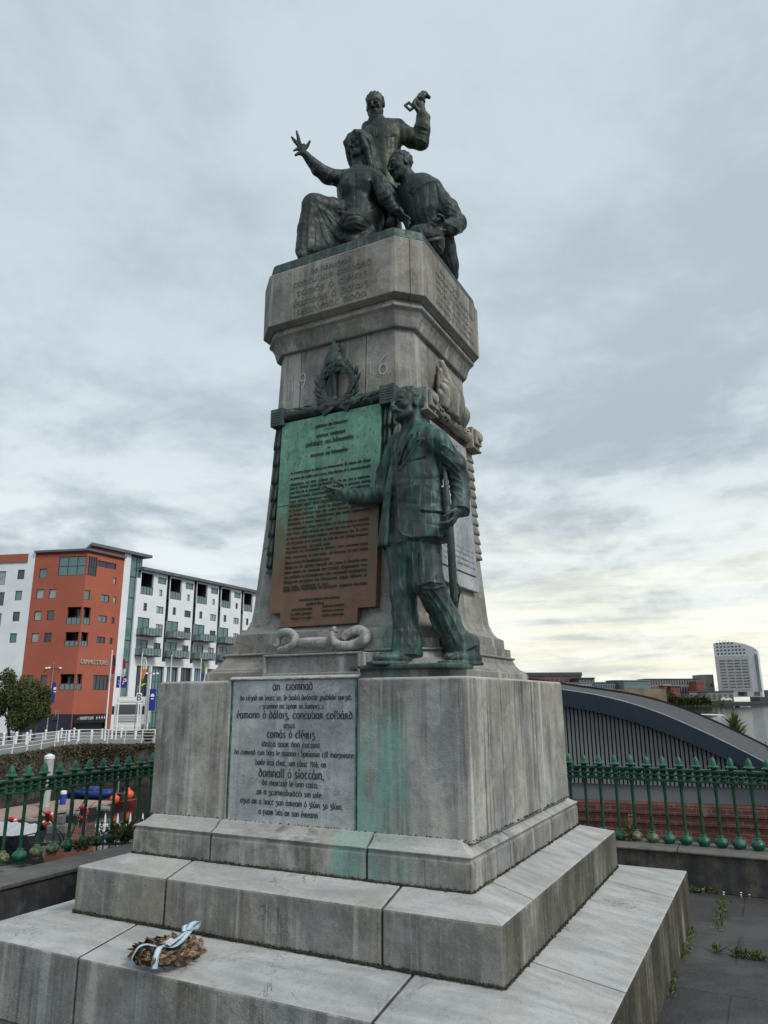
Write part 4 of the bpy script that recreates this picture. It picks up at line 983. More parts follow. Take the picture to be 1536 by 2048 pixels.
def woman():
    D0 = 4.9; J = lambda x, y, o=0.0: hp(x, y, D0+o)
    fr = facing(38); l, f, u = fr; hf = tilt(facing(42), rad(-16))
    lo, hi = bounds(J, 575, 250, 840, 515); lo[2] = 4.66; C = Clay(lo, hi, .0062)
    # torso
    C.ell(J(713, 372, .02), [.175, .12, .16], fr, .05); C.chain([J(712, 385, .02), J(712, 430, .03)], [.145, .140], .05, sq=f, ks=1.2); C.ell(J(722, 445, .06), [.19, .16, .12], fr, .05)
    for x, y in ((694, 375), (729, 371)): C.ell(J(x, y, -.055), [.066, .055, .062], fr, .06)
    C.cap(J(682, 357, .08), J(755, 355, -.05), .052, .055, .045)
    # head, neck, hood
    hc = J(716, 292, -.03); C.cap(hc-UP*.05-hf[1]*.02, J(718, 352, .02), .052, .062, .025)
    head(C, hc, hf, .222, hair=False, male=False, ears=False)
    L_, F_, U_ = hf
    C.ell(hc+U_*.045-F_*.030, [.088, .100, .092], hf, .012)
    for s in (-1, 1): C.chain([hc+U_*.09+F_*.045+L_*.030*s, hc+U_*.05+F_*.05+L_*.075*s, hc-U_*.06+F_*.02+L_*.088*s, hc-U_*.17+F_*.0+L_*.092*s, hc-U_*.24+F_*.01+L_*.11*s], [.018, .020, .024, .028, .03], .018)
    C.chain([hc+U_*.03-F_*.08, hc-U_*.1-F_*.085, hc-U_*.22-F_*.09], [.09, .095, .12], .03)
    # shawl
    C.chain([J(684, 347, .10), J(700, 350, .0), J(716, 356, -.07), J(742, 347, -.09), J(766, 362, -.10), J(783, 385, -.08)], [.026, .028, .02, .028, .034, .03], .02)
    C.chain([J(757, 360, .08), J(780, 392, .1), J(794, 425, .1)], [.06, .07, .06], .04)
    # right arm raised
    C.chain([J(685, 358, .07), J(655, 352, .0), J(636, 338, -.04), J(612, 311, -.10)], [.066, .060, .050, .032], .03)
    w = J(610, 308, -.10); C.ell(J(605, 299, -.11), [.030, .045, .02], [RH, nz(UP*.8-RH*.5), FH], .012)
    for ch in ([(601, 290), (597, 277), (593, 262)], [(598, 293), (591, 284), (583, 274)], [(601, 299), (594, 298), (588, 301)], [(603, 304), (597, 307), (591, 310)], [(609, 299), (615, 291), (620, 282)]):
        C.chain([J(x, y, -.11-.008*i) for i, (x, y) in enumerate(ch)], [.0145, .0125, .0095], .006)
    # left arm to the base
    C.chain([J(758, 366, -.08), J(771, 395, -.12), J(790, 423, -.10)], [.060, .056, .036], .03); C.cone(J(782, 411, -.11), J(791, 424, -.10), .044, .044, FH, 1.0, .006)
    w = J(793, 425, -.10); dd = nz(J(824, 450, -.14)-w); hand(C, w, dd, -UP*.9-FH*.2, nz(RH*.2+UP*.2-FH), L=.20, curl=(.12, .16, .2, .25), spread=.16)
    # skirt: raised right knee, folded left leg
    C.chain([J(715, 440, .10), J(665, 420, -.02), J(625, 411, -.09)], [.11, .085, .072], .04); C.chain([J(624, 411, -.09), J(612, 460, -.10), J(608, 500, -.10)], [.072, .060, .050], .03)
    C.chain([J(631, 414, -.06), J(638, 460, -.03), J(642, 505, -.03)], [.062, .055, .06], .03); C.chain([J(640, 418, -.03), J(665, 462, .04), J(690, 490, .05)], [.06, .058, .06], .03)
    for i in range(8):
        t = i/7; C.chain([J(627+25*t, 408+12*t, -.09+.07*t), J(617+62*t, 458+6*t, -.08+.10*t), J(608+118*t, 503-20*t, -.10+.10*t)], [.062, .056, .06], .045)
    C.chain([J(620, 498, -.09), J(650, 500, .0), J(690, 492, .06), J(730, 475, .10)], [.06, .07, .08, .09], .03)
    C.chain([J(740, 442, .12), J(706, 448, -.13)], [.115, .106], .04); C.chain([J(706, 450, -.12), J(722, 466, -.06), J(745, 462, .02)], [.09, .06, .06], .03)
    C.chain([J(662, 462, -.05), J(680, 476, -.10), J(705, 481, -.13), J(728, 477, -.12), J(744, 462, -.05)], [.026, .034, .038, .036, .03], .02)
    C.chain([J(610, 502, -.10), J(603, 512, -.16)], [.042, .034], .02)
    C.chain([J(655, 470, .03), J(690, 478, .06), J(740, 468, .10)], [.06, .07, .08], .03)
    C.band(); G = C.groove
    for pts in ([(612, 412), (606, 450), (604, 495)], [(623, 408), (618, 450), (616, 500)], [(632, 420), (632, 460), (634, 500)], [(640, 415), (655, 450), (680, 480)], [(648, 420), (668, 450), (690, 470)], [(655, 425), (676, 445), (690, 455)], [(640, 440), (650, 475), (664, 497)]): G(pts, 2.4, -.008)
    G([(688, 470), (685, 450), (692, 435), (710, 428), (730, 438), (742, 455)], 2.2, .010); G([(676, 419), (712, 423), (748, 415)], 2.0, .005); G([(676, 425), (712, 429), (748, 421)], 1.8, -.004)
    G([(711, 355), (710, 385), (712, 420)], 1.4, .006); G([(741, 365), (746, 390), (754, 412)], 2.0, .010)
    G([(670, 466), (700, 476), (735, 470)], 1.8, .005)
    for pts in ([(690, 450), (708, 444), (732, 452)], [(694, 459), (712, 456), (738, 463)], [(700, 436), (716, 433), (738, 441)]): G(pts, 2.0, -.005)
    for x, y in ((622, 325), (632, 336), (644, 345), (658, 350), (668, 357)): G([(x-5, y+9), (x, y), (x+7, y-9)], 1.7, -.006)
    for x, y in ((764, 385), (770, 395), (777, 405), (783, 413)): G([(x-8, y+3), (x, y), (x+9, y-5)], 1.6, -.006)
    for pts in ([(735, 280), (742, 305), (746, 335)], [(728, 268), (738, 285), (742, 320)], [(700, 300), (700, 325), (697, 345)], [(706, 330), (702, 350)], [(740, 340), (756, 352), (772, 380)]): G(pts, 1.6, .006)
    for x in (690, 702, 722, 734): G([(x, 396), (x+(712-x)*.3, 416)], 1.8, .003)
    C.ripple(J(640, 460), .25, nz(RH+UP*.2), 60, .0035, 7); C.ripple(J(712, 405), .16, nz(RH+UP*.3), 90, .0018, 8); C.rough(.0014, 55, 2)
    tag(C.mesh('seated_woman_statue', GROUPB), 'dark bronze statue of a seated woman in a shawl with one arm flung out', 'statue', 'bronze figures of the monument')
woman()
def soldier():
    D0 = 4.88; J = lambda x, y, o=0.0: hp(x, y, D0+o)
    fr = facing(45); l, f, u = fr; hf = tilt(facing(64), rad(-20))
    lo, hi = bounds(J, 775, 290, 935, 515); lo[2] = 4.66; C = Clay(lo, hi, .0062)
    C.chain([J(836, 392, .02), J(848, 430, .03), J(866, 470, .05)], [.175, .165, .135], .05, sq=f, ks=1.3)
    C.cap(J(806, 384, .14), J(866, 378, -.05), .062, .066, .05)
    hc = J(801, 333, .0); C.cap(hc-UP*.06-hf[1]*.03, J(830, 378, .03), .064, .075, .025); C.cone(J(828, 376, .02), J(820, 362, .01), .086, .072, f, 1.05, .012)
    head(C, hc, hf, .245, hair=True)
    C.chain([J(866, 382, -.05), J(897, 420, -.08), J(914, 446, -.10)], [.078, .074, .070], .03); C.chain([J(914, 448, -.10), J(902, 456, -.18), J(889, 454, -.25)], [.070, .062, .05], .02)
    w = J(888, 453, -.25); dd = nz(J(866, 446, -.30)-w); hand(C, w, dd, nz(-RH*.4-UP*.9), nz(UP*.6-FH), L=.2, curl=(.75, .8, .85, .9), spread=.04)
    C.chain([J(806, 395, .16), J(792, 430, .06), J(784, 446, -.02)], [.064, .056, .045], .03); C.ell(J(783, 446, -.03), [.04, .045, .045], None, .02)
    # lower body, kneeling
    C.chain([J(866, 470, .05), J(874, 490, .04)], [.135, .14], .04); lg = [on(882, 505, 'z', 4.93), on(894, 530, 'z', 4.85), on(902, 552, 'z', 4.78)]
    C.chain([J(870, 482, .03), lg[0], lg[1], lg[2]], [.115, .105, .085, .06], .04); C.ell(on(848, 470, 'z', 4.85)+FH*.1, [.16, .16, .12], fr, .05)
    C.band(); G = C.groove
    G([(826, 372), (818, 384), (826, 386), (838, 372)], 1.6, -.008); G([(822, 385), (832, 430), (848, 470)], 1.6, .007); G([(872, 372), (878, 400), (890, 430)], 2.2, .008)
    G([(846, 368), (862, 362), (876, 362)], 2.0, -.008); G([(850, 478), (870, 474), (890, 470)], 2.0, .009); G([(852, 484), (872, 480), (892, 476)], 1.6, -.007)
    for x in (836, 844, 852, 860): G([(x, 405+(x%7)*3), (x+6, 435), (x+12, 458)], 2.2, .003)
    for (x0, y0, x1, y1) in ((885, 395, 905, 412), (890, 412, 915, 425), (892, 428, 922, 436), (905, 440, 928, 452), (895, 446, 924, 466), (885, 460, 912, 470)): G([(x0, y0), ((x0+x1)/2, (y0+y1)/2-3), (x1, y1)], 1.8, -.007)
    for pts in ([(868, 492), (884, 510), (898, 540)], [(876, 490), (893, 515), (903, 545)], [(862, 494), (876, 512)]): G(pts, 2.0, -.008)
    C.ripple(J(900, 430, -.1), .18, nz(UP+RH*.5), 80, .0025, 11); C.ripple(lg[0], .2, nz(RH+UP*.4), 80, .006, 12); C.rough(.0014, 55, 3)
    tag(C.mesh('kneeling_soldier_statue', GROUPB), 'dark bronze statue of a kneeling soldier bent forward, beside the seated woman', 'statue', 'bronze figures of the monument')
soldier()
def rising_man():
    D0 = 5.22; J = lambda x, y, o=0.0: hp(x, y, D0+o)
    fr = facing(14); l, f, u = fr; hf = tilt(facing(18), rad(-24))
    lo, hi = bounds(J, 715, 175, 862, 470); lo[2] = 4.66; C = Clay(lo, hi, .0064)
    C.ell(J(765, 277, 0), [.175, .125, .17], fr, .09); C.chain([J(765, 290), J(764, 350), J(760, 430), J(758, 470)], [.155, .145, .17, .2], .05, sq=f, ks=1.25)
    C.cap(J(737, 257, .04), J(794, 256, -.02), .062, .070, .05)
    hc = J(750.5, 212, -.03); C.cap(hc-UP*.05-hf[1]*.02, J(755, 258, .02), .056, .066, .02); C.cone(J(755, 254, .0), J(753, 237, -.02), .086, .074, f, 1.05, .008)
    head(C, hc, hf, .226, hair=True)
    C.chain([J(796, 259, -.02), J(822, 277, -.05), J(842, 284, -.06)], [.074, .072, .066], .03); C.chain([J(842, 282, -.06), J(845, 258, -.10), J(846, 236, -.12)], [.066, .062, .056], .03)
    C.cone(J(845, 246, -.11), J(847, 232, -.12), .056, .062, FH, 1.0, .006)
    w = J(845, 233, -.12); C.cap(w, J(841, 214, -.13), .036, .038, .02); C.ell(J(840, 205, -.13), [.042, .034, .055], [RH, FH, UP], .02)
    for i, (x, y) in enumerate(((829, 204), (834, 196), (840, 191), (846, 192))): C.chain([J(x+12, y+2, -.12), J(x+5, y-6, -.155), J(x-2, y+4, -.165), J(x+3, y+11, -.15)], [.016, .0155, .0145, .012], .006)
    C.chain([J(836, 222, -.15), J(829, 212, -.18), J(828, 203, -.18)], [.018, .0155, .012], .008)
    C.chain([J(738, 268, .05), J(722, 300, .10), J(726, 330, .05)], [.064, .06, .055], .03)
    C.band(); G = C.groove
    G([(755, 256), (758, 300), (760, 360)], 1.4, .006); G([(740, 248), (755, 253), (772, 247)], 1.6, .006); G([(740, 277), (755, 275)], 1.6, .005); G([(771, 276), (791, 273)], 1.6, .006); G([(771, 276), (772, 296)], 1.2, .004); G([(791, 273), (792, 292)], 1.2, .004); G([(786, 248), (800, 250)], 2.5, -.004); G([(742, 292), (754, 290)], 1.4, .006); G([(773, 281), (774, 298)], 1.2, .004); G([(793, 279), (792, 296)], 1.2, .004)
    for (x0, y0, x1, y1) in ((808, 268, 800, 290), (820, 272, 818, 296), (832, 274, 836, 298), (830, 250, 856, 258), (832, 262, 857, 268), (834, 276, 854, 286)): G([(x0, y0), ((x0+x1)/2+2, (y0+y1)/2), (x1, y1)], 1.7, -.006)
    C.ripple(J(768, 300), .2, nz(RH*.4+UP), 60, .0018, 21); C.rough(.0014, 55, 4)
    tag(C.mesh('rising_man_statue', bronze('pale_streaked_bronze', dark=(.014, .018, .016), green=(.13, .17, .09), amt=.6, pale=.7, grey=(.09, .10, .08))), 'bronze statue of a man rising behind the others with his left fist raised', 'statue', 'bronze figures of the monument')
    # the broken link in his fist
    bm = bmesh.new(); c = J(819, 213, -.16); a = nz(RH*.75+UP*.65); b = nz(UP*.75-RH*.65)
    for sx, sy, ln in ((-1, 0, .045), (1, 0, .045)): obox(bm, c+a*sx*.022, a, b, FH, (-.009, -ln*.9, -.010), (.009, ln*.9, .010))
    for sy in (-1, 1): obox(bm, c+b*sy*.032, a, b, FH, (-.0128, -.009, -.0098), (.0128, .009, .0098))
    c2 = J(849, 190, -.13); obox(bm, c2, nz(RH*.9-UP*.3), nz(UP+RH*.3), FH, (-.014, -.030, -.014), (.02, .030, .014)); tube(bm, [c+a*.02, J(834, 206, -.15), c2], .014, 8)
    tag(obj('broken_shackle', bm, GROUPB, None, bevel=.004), 'broken square shackle link gripped in the raised bronze fist', 'shackle')
    bm = bmesh.new(); octa(bm, [(.662, .15, 4.674), (.652, .15, 4.752), (.64, .15, 4.765), (.56, .14, 4.79), (.40, .10, 4.83)])
    tag(obj('bronze_group_base', bm, BRZ, None, bevel=.008), 'thin bronze base under the three figures on the capstone', 'base')
rising_man()
# ------------------------------------------------------------------ ground of the terrace, parapets and railings
def paving_mat():
    m, k, b = newmat('wet_dark_paving')
    p = k.n('ShaderNodeNewGeometry').outputs['Position']
    br = k.n('ShaderNodeTexBrick'); k.set(br.inputs['Vector'], k.vadd(p, (.12, .18, 0))); br.inputs['Scale'].default_value = 1; br.inputs['Brick Width'].default_value = .86; br.inputs['Row Height'].default_value = .56
    br.inputs['Mortar Size'].default_value = .007; br.inputs['Mortar Smooth'].default_value = .3; br.inputs['Color1'].default_value = (.05, .05, .053, 1); br.inputs['Color2'].default_value = (.072, .070, .068, 1); br.inputs['Mortar'].default_value = (.03, .034, .02, 1)
    n = k.noise(p, 3, 8, .65); n2 = k.noise(p, 60, 4, .6)
    c = k.mix(k.ramp(n, .35, .7), br.outputs[0], k.mix(.5, br.outputs[0], (.025, .025, .028))); c = k.mix(k.math('MULTIPLY', k.ramp(n2, .58, .66), .5), c, (.15, .15, .145)); c = k.mix(k.math('MULTIPLY', k.ramp(k.noise(k.vadd(p, (7, 1, 3)), 1.1, 8, .7, .6), .48, .60), .6), c, (.10, .098, .092)); c = k.mix(k.math('MULTIPLY', k.ramp(k.noise(p, 150, 3, .6), .6, .7), .5), c, (.02, .02, .02))
    c = k.mix(k.math('MULTIPLY', k.ramp(k.noise(k.vadd(p, (3, 3, 3)), 2.0, 7, .7), .55, .7), .5), c, (.035, .042, .018))
    k.set(b.inputs['Base Color'], c); k.set(b.inputs['Roughness'], k.ramp(n, .3, .7, .45, .8)); b.inputs['Specular IOR Level'].default_value = .35
    bump(k, b, k.math('ADD', k.math('MULTIPLY', br.outputs['Fac'], -1.0), k.math('MULTIPLY', n2, .4)), .5, .01)
    return m
DKST = stone('dark_parapet_stone', base=(.060, .060, .064), dark=(.028, .028, .03), streak=.5, brown=.1, moss=.12, top=(.16, .155, .15), grain=.2)
COPE = stone('parapet_coping_stone', base=(.11, .108, .105), dark=(.05, .05, .05), streak=.4, brown=.15, moss=.3, top=(.155, .148, .14), grain=.2)
bm = bmesh.new(); box(bm, (-3.46, -14, -7.5), (9, 3.12, 0)); tag(obj('pavement', bm, paving_mat()), kind='structure')
def parapet(label, path, zt, length_joints):
    w = thing('parapet_wall', label, 'wall', (path[0][0], path[0][1], 0), 'low stone parapets under the railings')
    bm = bmesh.new(); sweep(bm, [(0, .001), (0, zt), (-.40, zt), (-.40, .001)], path); obj('wall', bm, DKST, w, bevel=.006)
    bm = bmesh.new()
    P = [np.array(q, float) for q in path]; L = np.linalg.norm(P[1]-P[0]); d = (P[1]-P[0])/L; n = int(L/length_joints)
    for i in range(n): sweep(bm, [(.022, zt+.001), (.022, zt+.018), (-.03, zt+.030), (-.22, zt+.040), (-.42, zt+.030), (-.42, zt+.001)], [P[0]+d*L*i/n, P[0]+d*L*(i+1)/n], ends=(.003, .003))
    obj('coping', bm, COPE, w, bevel=.006)
parapet('dark stone parapet across the back, right of the monument, with green railing on it', [(9, 2.70), (-2.95, 2.70)][::-1], .292, 1.45)
parapet('dark stone parapet along the left edge, beside the water', [(-2.98, 2.69), (-2.98, -12)], .305, 1.3)
def iron_paint(name, col):
    m, k, b = newmat(name); p = k.n('ShaderNodeNewGeometry').outputs['Position']; n = k.noise(p, 16, 6, .65); n2 = k.noise(k.vmul(p, (30, 30, 9)), 1.0, 7, .7); n3 = k.noise(k.vadd(p, (3, 1, 2)), 9, 7, .7)
    c = k.mix(k.ramp(n, .3, .7), tuple(v*.6 for v in col), tuple(v*1.35 for v in col)); c = k.mix(k.math('MULTIPLY', k.ramp(n2, .60, .68), .8), c, (.022, .018, .012)); c = k.mix(k.math('MULTIPLY', k.ramp(n3, .62, .68), .8), c, (.075, .035, .016))
    k.set(b.inputs['Base Color'], c); k.set(b.inputs['Roughness'], k.ramp(n, .3, .7, .32, .6)); bump(k, b, k.math('ADD', n2, n), .3, .004); return m
GRN = iron_paint('dark_green_railing_paint', (.007, .066, .034))
GRNL = iron_paint('sun_faded_green_paint', (.012, .115, .064))
def gilt():
    m, k, b = newmat('worn_gilt_green_paint'); p = k.n('ShaderNodeNewGeometry').outputs['Position']
    n = k.noise(p, 40, 5, .6); c = k.mix(k.ramp(n, .42, .6), (.012, .085, .05), (.21, .19, .085)); k.set(b.inputs['Base Color'], c); b.inputs['Roughness'].default_value = .5; bump(k, b, n, .2); return m
GILT = gilt()
def railing(label, p0, d, s0, s1, step, first, seed):
    """iron railing from p0 along d; bars at first+i*step"""
    rng = random.Random(seed); p0 = np.array(p0, float); d = np.array(d, float); nrm_ = np.array([-d[1], d[0], 0])
    r = thing('iron_railing', label, 'railing', p0+d*s0, 'green iron railings on the parapets')
    for nm, z, h in (('top_rail', .962, .011), ('lower_rail', .868, .010)):
        bm = bmesh.new(); obox(bm, p0+UP*z, d, nrm_, UP, (s0, -.030, -h), (s1, .030, h)); obj(nm, bm, GRN, r, bevel=.005)
    # turned ornaments between the two rails
    bm = bmesh.new(); n = int((s1-first)/step)
    for i in range(n):
        c = p0+d*(first+(i+.5)*step)
        lathe(bm, [(.014, .879), (.040, .884), (.018, .900), (.043, .910), (.043, .920), (.018, .930), (.040, .946), (.014, .951)], 10, c)
    obj('ornament_row', bm, GRN, r, auto=40)['kind'] = 'stuff'
    proto = None
    for i in range(n+1):
        c = p0+d*(first+i*step)
        if proto is None:
            bm = bmesh.new(); lathe(bm, [(.0135, .42), (.0145, .82), (.022, .845), (.024, .858), (.015, .879), (.030, .885), (.016, .897), (.036, .908), (.036, .918), (.018, .928), (.030, .944), (.016, .951), (.020, .972), (.026, .985)], 10, c)
            proto = b_ = obj('baluster', bm, GRN, r, auto=45)
            bm = bmesh.new(); lathe(bm, [(.018, .982), (.034, .990), (.049, .995), (.050, 1.001), (.038, 1.007), (.028, 1.014), (.027, 1.034), (.021, 1.056), (.011, 1.074), (.002, 1.084)], 12, c); fin = obj('finial', bm, GRNL, b_, auto=50)
            bm = bmesh.new(); lathe(bm, [(.030, .318), (.034, .338), (.040, .342), (.052, .362), (.053, .376), (.046, .395), (.028, .408), (.022, .418), (.024, .424), (.0135, .43)], 28, c, rib=.10, nr=14); kn = obj('foot_knob', bm, GILT if i % 2 else GRNL, b_, auto=60)
            c0 = c
        else:
            b_ = proto.copy(); COL.objects.link(b_); b_.location = Vector(proto.location)+Vector(c-c0)+Vector((rng.gauss(0, .002), rng.gauss(0, .002), rng.gauss(0, .0025)))
            for q in (fin, kn):
                e = q.copy(); COL.objects.link(e); e.parent = b_
                if q is kn: e.data = kn.data if rng.random() < .5 else alt
                e.matrix_parent_inverse = q.matrix_parent_inverse.copy()
        if i == 0:
            alt = kn.data.copy(); alt.materials.clear(); alt.materials.append(GRNL if i % 2 else GILT)
railing('green iron railing with spear finials behind the monument, right of it', (0, 2.9, 0), (1, 0, 0), -3.2, 4.2, .1435, -2.997, 1)
railing('green iron railing with gilded foot knobs along the left parapet, over the water', (-3.22, 0, 0), (0, 1, 0), -3.2, 2.2, .158, -3.19, 2)
# ------------------------------------------------------------------ plants on the parapet and in the joints
def foliage_mat(name, cols, tr=.25):
    m, k, b = newmat(name); p = k.n('ShaderNodeNewGeometry').outputs['Position']
    oi = k.n('ShaderNodeNewGeometry').outputs['Random Per Island']
    n = k.noise(p, 1.3, 4, .6); c = k.mix(k.ramp(n, .35, .65), cols[0], cols[1]); c = k.mix(k.math('MULTIPLY', oi, .6), c, cols[2])
    k.set(b.inputs['Base Color'], c); b.inputs['Roughness'].default_value = .6; b.inputs['Specular IOR Level'].default_value = .3
    return m
FOL = foliage_mat('ivy_leaves', ((.035, .065, .018), (.075, .105, .030), (.12, .10, .045)))
WEED = foliage_mat('weed_leaves', ((.06, .10, .025), (.10, .14, .035), (.14, .13, .05)))
TREE = foliage_mat('autumn_tree_leaves', ((.030, .062, .018), (.060, .10, .028), (.11, .075, .03)))
BARK = plain('brown_bark', (.055, .045, .035), .9, var=.4, scale=12, bmp=.3)
SCRUB = foliage_mat('scrub_leaves', ((.040, .045, .018), (.085, .080, .035), (.12, .085, .05)))
def leaves(bm, pts, size, rng, up=.4, asp=.6):
    for p in pts:
        d = nz([rng.gauss(0, 1), rng.gauss(0, 1), rng.gauss(up, .8)]); e = nz(np.cross(d, [rng.gauss(0, 1), rng.gauss(0, 1), rng.gauss(0, 1)])); s = size*rng.uniform(.6, 1.35)
        p = np.array(p, float); n = np.cross(d, e)
        q = [p, p+d*s*.5+e*s*asp*.5+n*s*.08, p+d*s, p+d*s*.5-e*s*asp*.5+n*s*.08]; bm.faces.new([bm.verts.new(v) for v in q])
def plant(name, label, cat, base, h, spread, n, size, mat, rng, group=None, stems=8, asp=.6):
    t = thing(name, label, cat, base, group); base = np.array(base, float)
    bm = bmesh.new(); tips = []
    for i in range(stems):
        a = rng.uniform(0, 2*pi); q = base+np.array([spread[0]*cos(a)*rng.random(), spread[1]*sin(a)*rng.random(), h*rng.uniform(.5, 1)])
        tube(bm, [base+np.array([0.1*spread[0]*cos(a), .1*spread[1]*sin(a), 0]), (base+q)/2+np.array([rng.gauss(0, .02), rng.gauss(0, .02), .06*h]), q], [.004, .003, .0015], 5); tips.append(q)
    obj('stem', bm, BARK, t)
    bm = bmesh.new(); pts = []
    for i in range(n):
        q = rng.choice(tips); f_ = rng.uniform(.15, 1); c = base*(1-f_)+q*f_; pts.append(c+np.array([rng.gauss(0, .16*spread[0]), rng.gauss(0, .16*spread[1]), rng.gauss(0, .1*h)]))
    leaves(bm, pts, size, rng, asp=asp); obj('leaves', bm, mat, t)
R1 = random.Random(11)
plant('ivy_plant', 'bushy green ivy growing through the left railing beside the monument', 'plant', (-3.16, .86, .33), .17, (.22, .40), 620, .05, FOL, R1, stems=26)
plant('ivy_plant', 'smaller sprig of ivy on the left parapet between two foot knobs', 'plant', (-3.12, .36, .33), .10, (.10, .22), 170, .045, FOL, R1, stems=12)
plant('weed_plant', 'thin yellowing weed standing on the parapet behind the step, right side', 'plant', on(1256, 1672, 'y', 2.86)*[1, 1, 0]+[0, 0, .33], .22, (.05, .04), 70, .035, WEED, R1, stems=5)
def twigs():
    bm = bmesh.new(); b = np.array([-3.36, .38, .30]); r = random.Random(4)
    for q in ((-.1, -.25, .40), (.0, .05, .46), (-.05, .22, .42), (.02, -.12, .2)):
        e = b+np.array(q); tube(bm, [b, (b+e)/2+[0, .02, .03], e], [.007, .006, .003], 6); tube(bm, [(b+e)/2+[0, .02, .03], e+[.0, .12, -.05]], [.004, .002], 5)
    tag(obj('bare_shrub', bm, BARK), 'leafless brown shrub growing from the wall outside the left railing', 'shrub')
twigs()
def ground_weeds():
    rng = random.Random(8); bm = bmesh.new(); pts = []
    def strip(p, q, n, s):
        for i in range(n):
            t = rng.random(); c = np.array(p)*(1-t)+np.array(q)*t; pts.append((c[0]+rng.gauss(0, s), c[1]+rng.gauss(0, s), .004+abs(rng.gauss(0, .012))))
    strip(on(1382, 1785, 'z', 0), on(1536, 1788, 'z', 0), 520, .025); strip(on(1450, 1800, 'z', 0), on(1438, 1862, 'z', 0), 130, .014); strip(on(1468, 1912, 'z', 0), on(1530, 1922, 'z', 0), 170, .014)
    strip(on(1382, 1862, 'z', 0), on(1360, 1920, 'z', 0), 160, .014); strip(on(1350, 1950, 'z', 0), on(1340, 2000, 'z', 0), 50, .012); strip(on(1426, 1902, 'z', 0), on(1444, 1908, 'z', 0), 40, .01)
    leaves(bm, pts, .038, rng, up=.9, asp=.3); tag(obj('weeds', bm, WEED), kind='stuff')
    # daisies
    bm = bmesh.new()
    for x, y in ((1404, 1763), (1446, 1772), (1480, 1768), (1481, 1782), (1497, 1777), (1447, 1785)):
        c = on(x, y, 'y', 2.66); c[2] *= .35; tube(bm, [c*[1, 1, 0], c], .0007, 4); lathe(bm, [(.001, -.003), (.007, -.002), (.009, .002), (.001, .006)], 8, c)
    tag(obj('daisies', bm, plain('daisy_white', (.75, .75, .72), .7)), kind='stuff')
ground_weeds()
# dirt and moss lodged along the feet of the courses
def moss_lines():
    rng = random.Random(3); bm = bmesh.new(); pts = []
    for (a, f_, z, n) in ((1.298, 1.273, .428, 2200), (1.083, 1.063, .723, 1100), (1.06, .962, .926, 700)):
        for i in range(n):
            if rng.random() < .6: pts.append((rng.uniform(-a, a), -f_-abs(rng.gauss(0, .006)), z))
            else: pts.append((a+abs(rng.gauss(0, .006)), rng.uniform(-f_, f_), z))
    leaves(bm, pts, .012, rng, up=.8)
    for (a, f_, z) in ((1.298, 1.273, .424), (1.083, 1.063, .719)):
        for p, q, ax_ in (((-a, -f_), (a, -f_), 0), ((a, -f_), (a, f_), 1)):
            pp = [np.array([p[0]+(q[0]-p[0])*i/70+(.003 if ax_ else 0), p[1]+(q[1]-p[1])*i/70-(0 if ax_ else .003), z+.002+rng.uniform(-.003, .003)]) for i in range(71)]; tube(bm, pp, [rng.uniform(.003, .0085) for _ in pp], 5)
    tag(obj('moss', bm, foliage_mat('dark_moss', ((.03, .035, .015), (.05, .055, .025), (.02, .02, .015)))), kind='stuff')
moss_lines()
